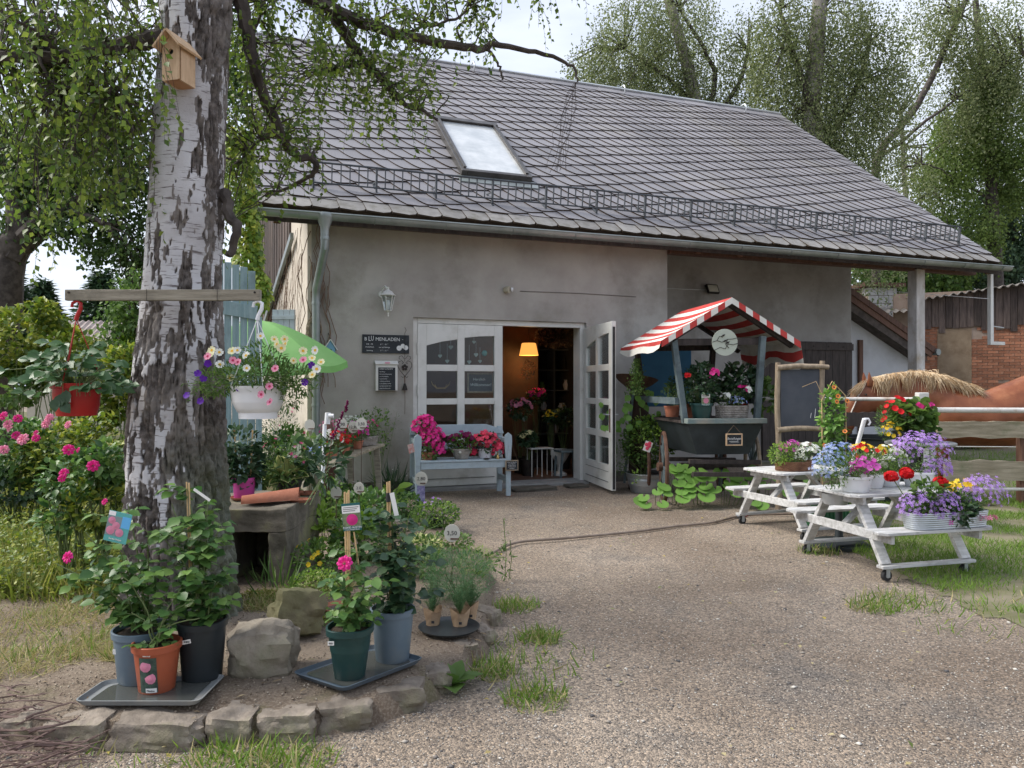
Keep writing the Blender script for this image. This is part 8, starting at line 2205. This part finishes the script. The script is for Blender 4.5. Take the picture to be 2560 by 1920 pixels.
# ================================================================ TREES AND SHRUBS BEHIND
def bgtree(name, lab, cat, Yd, trunk, rr, blobs, leaf, mt, limbs=(), hang=0.9, bm=None, per=12, T=T_LEAF, group=None, dens=1.0):
    base = W(trunk[0][0], HY, Yd); base.z = 0
    t = thing(name, lab, cat, base, 0, group)
    bm = bm or bark_br
    a = MB(); pts = [W(x, y, Yd) for x, y in trunk]
    if pts[0].z > .3: pts = [Vector((pts[0].x, pts[0].y, -.1))] + pts
    q, ro = curvy(pts, rr, .1, 4); a.tube(q, ro, 9); a.build("trunk", bm, t, world=True, smooth=True)
    allp = list(q)
    for L, r0, r1 in limbs:
        q, ro = curvy([W(x, y, Yd + rnd.uniform(-.5, .5)) for x, y in L], (r0, r1), .12, 4); a = MB(); a.tube(q, ro, 6); a.build("limb", bark_br, t, world=True, smooth=True); allp += q
    bs = []; tw_ = MB()
    for px, py, rx, ry, n in blobs:
        c_ = W(px, py, Yd); n = int(n * dens)
        na = max(4, n // per)
        A, d = ball(na, tuple(c_), (rx * Yd / F, min(rx, 140) * Yd / F * .9, ry * Yd / F), .25)
        near = min(allp, key=lambda v_: (v_ - c_).length)
        for _ in range(7):
            e = Vector(A[rnd.randrange(na)])
            if (e - near).length > 3.5: continue
            m_ = near.lerp(e, .5) + Vector((0, 0, .25)); tw_.tube([near, m_, e], [.035 * Yd / 22, .02 * Yd / 22, .008], 4, False)
        P = np.repeat(A, per, 0); k = np.tile(np.arange(per), na)[:, None] / per
        sway = np.repeat(rng.normal(size=(na, 3)) * .16, per, 0)
        P = P + np.array([0, 0, -1.0]) * k * hang * 1.35 * np.repeat(rng.uniform(.5, 1.3, (na, 1)), per, 0) + sway * k + rng.normal(size=P.shape) * leaf * .9 * (1 if hang else 3)
        D = np.array([0, 0, -1.0 if hang else 0.0]) * .7 + rng.normal(size=P.shape) * .6
        v, f = batch(T, P, D, rng.normal(size=P.shape) * .6 + np.array([0, -.5, .5]), leaf * rng.uniform(.65, 1.3, len(P))); bs.append((v, f))
    tw_.build("branches", bark_br, t, world=True, kind='stuff')
    tris("crown", bs, mt, t); return t
birch_far = mat("birch_far", (.38, .36, .33), (.10, .08, .07), 2.5, .9)
bgtree("birch_tree", "weeping birch rising behind the roof ridge", "tree", 23, [(1745, 500), (1750, 330), (1728, 210), (1690, 60), (1650, -80)], (.32, .12),
       [(1490, 150, 75, 70, 1500), (1450, 170, 50, 40, 500), (1580, 60, 110, 110, 3400), (1640, 170, 90, 90, 2400), (1730, 200, 70, 120, 1900), (1700, 20, 110, 90, 2600), (1800, 290, 80, 80, 1700), (1850, 120, 60, 120, 1600), (1560, 210, 90, 50, 1300)], .07, lf_bgbirch, [([(1750, 330), (1790, 200), (1760, 120), (1700, 20)], .1, .04), ([(1740, 260), (1650, 180), (1560, 120)], .09, .03), ([(1750, 340), (1850, 200), (1880, 60)], .09, .04)], 1.3, birch_far, dens=2.4)
bgtree("birch_tree", "tall weeping birch with long hanging curtains, right of the roof end", "tree", 21, [(2035, 640), (2035, 420), (2030, 250), (2045, 80), (2050, -80)], (.36, .18),
       [(1940, 130, 70, 130, 2500), (1960, 20, 90, 80, 2200), (2050, 170, 80, 130, 2600), (2040, 350, 75, 120, 2600), (2120, 260, 70, 170, 2800), (2140, 420, 80, 100, 2000), (2190, 90, 80, 140, 2600), (2100, 20, 90, 80, 2400), (1990, 440, 60, 60, 800), (2230, 230, 60, 110, 1400), (2180, 540, 90, 70, 1700), (1930, 300, 55, 60, 800)], .07, lf_bgbirch, [([(2040, 300), (1990, 150), (1950, 20)], .12, .05), ([(2035, 400), (2130, 250), (2180, 80)], .12, .04)], 1.6, birch_far, dens=2.5)
bgtree("birch_tree", "birch with a long bare leaning limb at the right edge", "tree", 25, [(2190, 640), (2195, 400), (2290, 270), (2360, 130), (2430, -40)], (.16, .08),
       [(2400, 60, 80, 110, 2000), (2330, 30, 80, 60, 1200), (2480, 140, 90, 150, 2600), (2560, 60, 90, 150, 2000), (2290, 420, 70, 70, 900), (2400, 250, 60, 60, 800)], .08, lf_bgbirch, [([(2195, 400), (2320, 300), (2460, 200), (2560, 140)], .07, .02), ([(2260, 420), (2320, 410), (2380, 440)], .04, .015)], 1.2, bark_br, dens=2.3)
bgtree("larch_tree", "bright green larch with drooping sprays at the right edge", "tree", 26, [(2490, 700), (2480, 500), (2470, 300), (2440, 0)], (.3, .1),
       [(2420, 320, 90, 90, 3200), (2370, 420, 80, 70, 2200), (2500, 300, 90, 150, 3600), (2420, 560, 90, 80, 2400), (2540, 420, 70, 90, 2400), (2300, 560, 90, 70, 2000), (2480, 180, 70, 80, 1600)], .10, lf_larch, [([(2480, 500), (2400, 460), (2340, 480)], .06, .02), ([(2475, 350), (2400, 330), (2330, 380)], .06, .02)], .8, bark_br, 8, dens=2.0)
bgtree("spruce_tree", "dark spruce behind the barn at the right edge", "tree", 28, [(2520, 720), (2530, 500), (2510, 380)], (.3, .12),
       [(2560, 560, 70, 130, 2600), (2500, 640, 80, 60, 1800), (2420, 680, 90, 40, 1700), (2470, 520, 60, 60, 1000), (2330, 690, 90, 40, 1500)], .15, lf_conifer, [], .5, bark_br, 7, dens=1.6)
bgtree("shrub_row", "green thicket seen between the house and the barn", "shrub", 27, [(2230, 760), (2230, 700)], (.1, .05), [(2190, 700, 70, 60, 1800), (2260, 720, 60, 60, 1500), (2350, 700, 80, 40, 1500), (2160, 660, 50, 30, 600)], .16, lf_mid, [], .3)
bgtree("birch_tree", "pale far birch curtain filling the gaps behind the nearer birches", "tree", 33, [(2270, 700), (2260, 420), (2250, 260)], (.2, .05),
       [(1560, 150, 130, 90, 2600), (1850, 200, 130, 160, 4200), (2060, 250, 130, 190, 4800), (2270, 300, 110, 200, 4600), (2440, 380, 110, 160, 3600), (2500, 120, 110, 160, 3000), (1700, 60, 120, 90, 2000)], .10, lf_bgbirch, [], 1.8, birch_far, dens=1.1)
# left side
bgtree("maple_tree", "dark spreading maple with a leaning trunk at the left edge", "tree", 13, [(-20, 960), (5, 760), (22, 640), (55, 590), (40, 480), (-20, 300)], (.36, .2),
       [(60, 420, 90, 90, 1900), (150, 460, 100, 80, 2200), (250, 420, 90, 100, 2000), (330, 500, 60, 90, 1300), (200, 560, 100, 40, 1300), (300, 620, 90, 28, 1100), (100, 330, 110, 80, 1700), (320, 350, 80, 90, 1500), (30, 570, 50, 50, 600), (340, 690, 40, 50, 700), (220, 270, 90, 60, 1200), (600, 300, 60, 150, 1500), (585, 130, 40, 90, 600)], .085, lf_dark, [([(30, 640), (110, 560), (200, 500), (300, 480)], .2, .05), ([(50, 590), (130, 520), (260, 560)], .1, .04), ([(40, 500), (180, 380), (320, 330)], .12, .04)], .15, bark_br, 9)
bgtree("maple_tree", "lighter green bush showing just left of the birch below the crossbar", "tree", 11, [(330, 1000), (335, 860), (330, 750)], (.08, .05), [(320, 800, 55, 60, 1300), (350, 730, 60, 50, 1000), (300, 870, 60, 50, 900)], .07, lf_mid, [], .15)
def spruce(px, ptop, pbot, wd, Yd, lab, n=2600):
    base = W(px, HY, Yd); base.z = 0; t = thing("spruce_tree", lab, "tree", base); zt, zb = W(px, ptop, Yd).z, max(W(px, pbot, Yd).z, .2); w_ = wd * Yd / F
    a = MB(); a.tube([(0, 0, -.1), (0, 0, zt)], [.18, .02], 7); a.build("trunk", bark_br, t)
    u_ = rng.random(n) ** .7; tier = np.floor(u_ * 14) / 14; an = rng.random(n) * 6.283; rad = (tier * w_ + .1) * rng.random(n) ** .5
    P = np.stack([np.cos(an) * rad, np.sin(an) * rad, zt - u_ * 0 - (tier + .02) * (zt - zb) - rad * .18 + rng.normal(size=n) * .1], 1)
    v, f = batch(T_LEAF, P, np.stack([np.cos(an), np.sin(an), -.15 + 0 * an], 1) + jit(n, .35), np.array([0, 0, 1.0]) + jit(n, .3), np.stack([np.full(n, .16), rng.uniform(.25, .5, n), np.full(n, .1)], 1) * Yd / 28)
    tris("crown", [(v, f)], lf_conifer, t, world=False)
spruce(255, 680, 830, 75, 30, "far blue green spruce behind the red hook of the strawberry pot"); spruce(105, 700, 850, 60, 32, "far spruce left of the strawberry pot"); spruce(20, 650, 960, 110, 20, "dark conifer at the left edge behind the hedge", 5200)
fr_ = W(215, 965, 24); t = thing("far_barn", "distant low building with a grey brown corrugated roof behind the hedge", "building", (fr_.x, fr_.y, 0), R(6))
a = MB(); a.box(-1.8, 2.2, 0, 3, 0, 2.6); a.build("wall", plaster_side_lit, t)
a = MB(); vs = []
for y, z in ((-.4, 2.5), (1.9, 3.72)):
    for i in range(121): x = -2.1 + i * .04; vs.append((x, y, z + .03 * math.sin(x * 2 * math.pi / .2)))
a.add(vs, [(i, i + 1, 122 + i, 121 + i) for i in range(120)]); a.build("corrugated_roof", mat("far_roof", (.22, .18, .17), (.32, .28, .26), 3, .9), t, smooth=True)
def bush(name, lab, Yd, blobs, leaf, mts, T=T_OVAL, roses=(), stems=10, cat="shrub"):
    c0 = blobs[0]; base = W(c0[0], HY, Yd); base.z = 0; t = thing(name, lab, cat, base)
    bs, ms = [], []; a = MB()
    for i, (px, py, rx, ry, n) in enumerate(blobs):
        c_ = W(px, py, Yd) - base; mt = mts[i % len(mts)]
        P, d = ball(n, tuple(c_), (rx * Yd / F, min(rx, 120) * Yd / F * .8, ry * Yd / F), .35)
        g = np.array([noise.noise(Vector(p) * 3.2) for p in P]); P, d = P[g > -.16], d[g > -.16]; n = len(P)
        v, f = batch(T, P, d * .7 + jit(n, .5) + np.array([0, 0, .1]), np.array([0, -.2, 1.0]) + d * .5 + jit(n, .3), rng.uniform(.6, 1.25, n) * leaf)
        if mt not in ms: ms.append(mt)
        bs.append((v, f, ms.index(mt)))
        for _ in range(stems // 2): e = Vector(P[rnd.randrange(n)]); a.tube([(rnd.gauss(c_.x * .5, .08), rnd.gauss(0, .08), 0), e.lerp(Vector((c_.x, c_.y, 0)), .45), e], [.008, .006, .003], 4, False)
    tris("foliage", bs, ms, t, world=False); a.build("stems", stem_green, t, kind='stuff')
    for px, py, sz, me in roses: rose(t, W(px, py, Yd - .45) - base, sz * .8, me, (rnd.gauss(0, .4), -1, .5))
    return t
bush("hedge_shrub", "yellow green shrub behind the strawberry pot at the left edge", 9.5, [(60, 850, 110, 90, 2600), (170, 900, 110, 80, 2200), (30, 960, 90, 60, 1200), (110, 790, 60, 40, 700)], .08, [lf_hedge, lf_hedge, lf_mid, lf_hedge])
bush("hedge_shrub", "bright green shrub between the strawberry pot and the birch", 8.5, [(270, 980, 90, 80, 2000), (320, 920, 60, 60, 1100), (210, 1040, 90, 60, 1400)], .07, [lf_hedge])
bush("hedge_shrub", "pale green shrub below the distant roof", 11, [(240, 900, 90, 40, 1400), (330, 880, 50, 50, 900), (140, 830, 60, 30, 500)], .08, [lf_hedge, lf_lime])
bush("rose_bush", "big rose bush with pink blossoms at the left edge", 6.6, [(40, 1130, 110, 90, 2000), (150, 1150, 110, 100, 2200), (250, 1110, 90, 80, 1600), (60, 1210, 110, 50, 900)], .055, [lf_rose, lf_hedge, lf_hedge, lf_deep], T_OVAL,
     [(8, 1040, .05, rose_pk), (25, 1068, .05, rose_pl), (55, 1100, .045, rose_pl), (45, 1046, .045, rose_pk), (120, 1048, .045, rose_pl), (115, 1060, .05, rose_pl), (125, 1043, .04, rose_pl), (170, 1062, .045, rose_pl), (10, 1124, .05, rose_pl), (40, 1088, .045, rose_pk), (55, 1098, .05, rose_pl), (20, 1060, .05, rose_pl), (90, 1082, .03, rose_pk)], 24)
bush("rose_bush", "taller rose with deep pink blossoms close to the birch trunk", 4.9, [(190, 1190, 90, 70, 620), (240, 1260, 80, 70, 520), (270, 1160, 60, 60, 400), (150, 1290, 60, 50, 200)], .055, [lf_rose, lf_hedge, lf_rose], T_OVAL,
     [(172, 1124, .042, rose_hot), (160, 1182, .036, rose_hot), (233, 1164, .044, rose_hot), (262, 1254, .026, rose_hot), (155, 1196, .028, rose_hot), (196, 1125, .022, rose_pk), (90, 1095, .03, rose_pk), (58, 1098, .045, rose_pl)], 16)
bush("undergrowth_shrub", "low dark shrubs in front of the house side wall", 8.5, [(660, 1160, 60, 70, 900), (600, 1180, 60, 60, 700), (720, 1130, 50, 60, 600)], .06, [lf_mid, lf_deep])
bush("paddock_bush", "low bush seen through the fence by the barn foot", 17, [(2420, 1090, 60, 28, 700), (2480, 1080, 50, 26, 500)], .12, [lf_dark, lf_mid])
def pg():
    y = rnd.uniform(9.6, 16); return (rnd.uniform(.52, .75) * y, y, 0)
grass("paddock_grass", 5000, pg, (.05, .16), lf_grass)
def mg():
    y = rnd.uniform(7, 12); return (-rnd.uniform(.33, .8) * y - .2, y, .03)
grass("meadow_grass", 6000, mg, (.2, .5), MATS["tall_grass"])
# unseen trees added behind the camera to darken the reflections in the panes
for i, (x, y) in enumerate(((-13, -22), (-7, -21), (0, -24), (5, -22), (11, -21))):
    t = thing("reflected_tree", "unseen leafy tree added for the pane reflections, " + ("farthest left", "second from the left", "middle one", "second from the right", "farthest right")[i], "tree", (x, y, 0), 0, "unseen trees added for the pane reflections")
    a = MB(); a.tube([(0, 0, 0), (.1, 0, 2.5), (0, 0, 5)], [.25, .2, .1], 8); a.build("trunk", bark_br, t)
    P, d = ball(2600, (0, 0, 4.4), (3.2, 3, 3.4), .6); v, f = batch(T_LEAF, P, jit(2600), jit(2600), .38); tris("crown", [(v, f)], lf_mid if i % 2 else lf_dark, t, world=False)
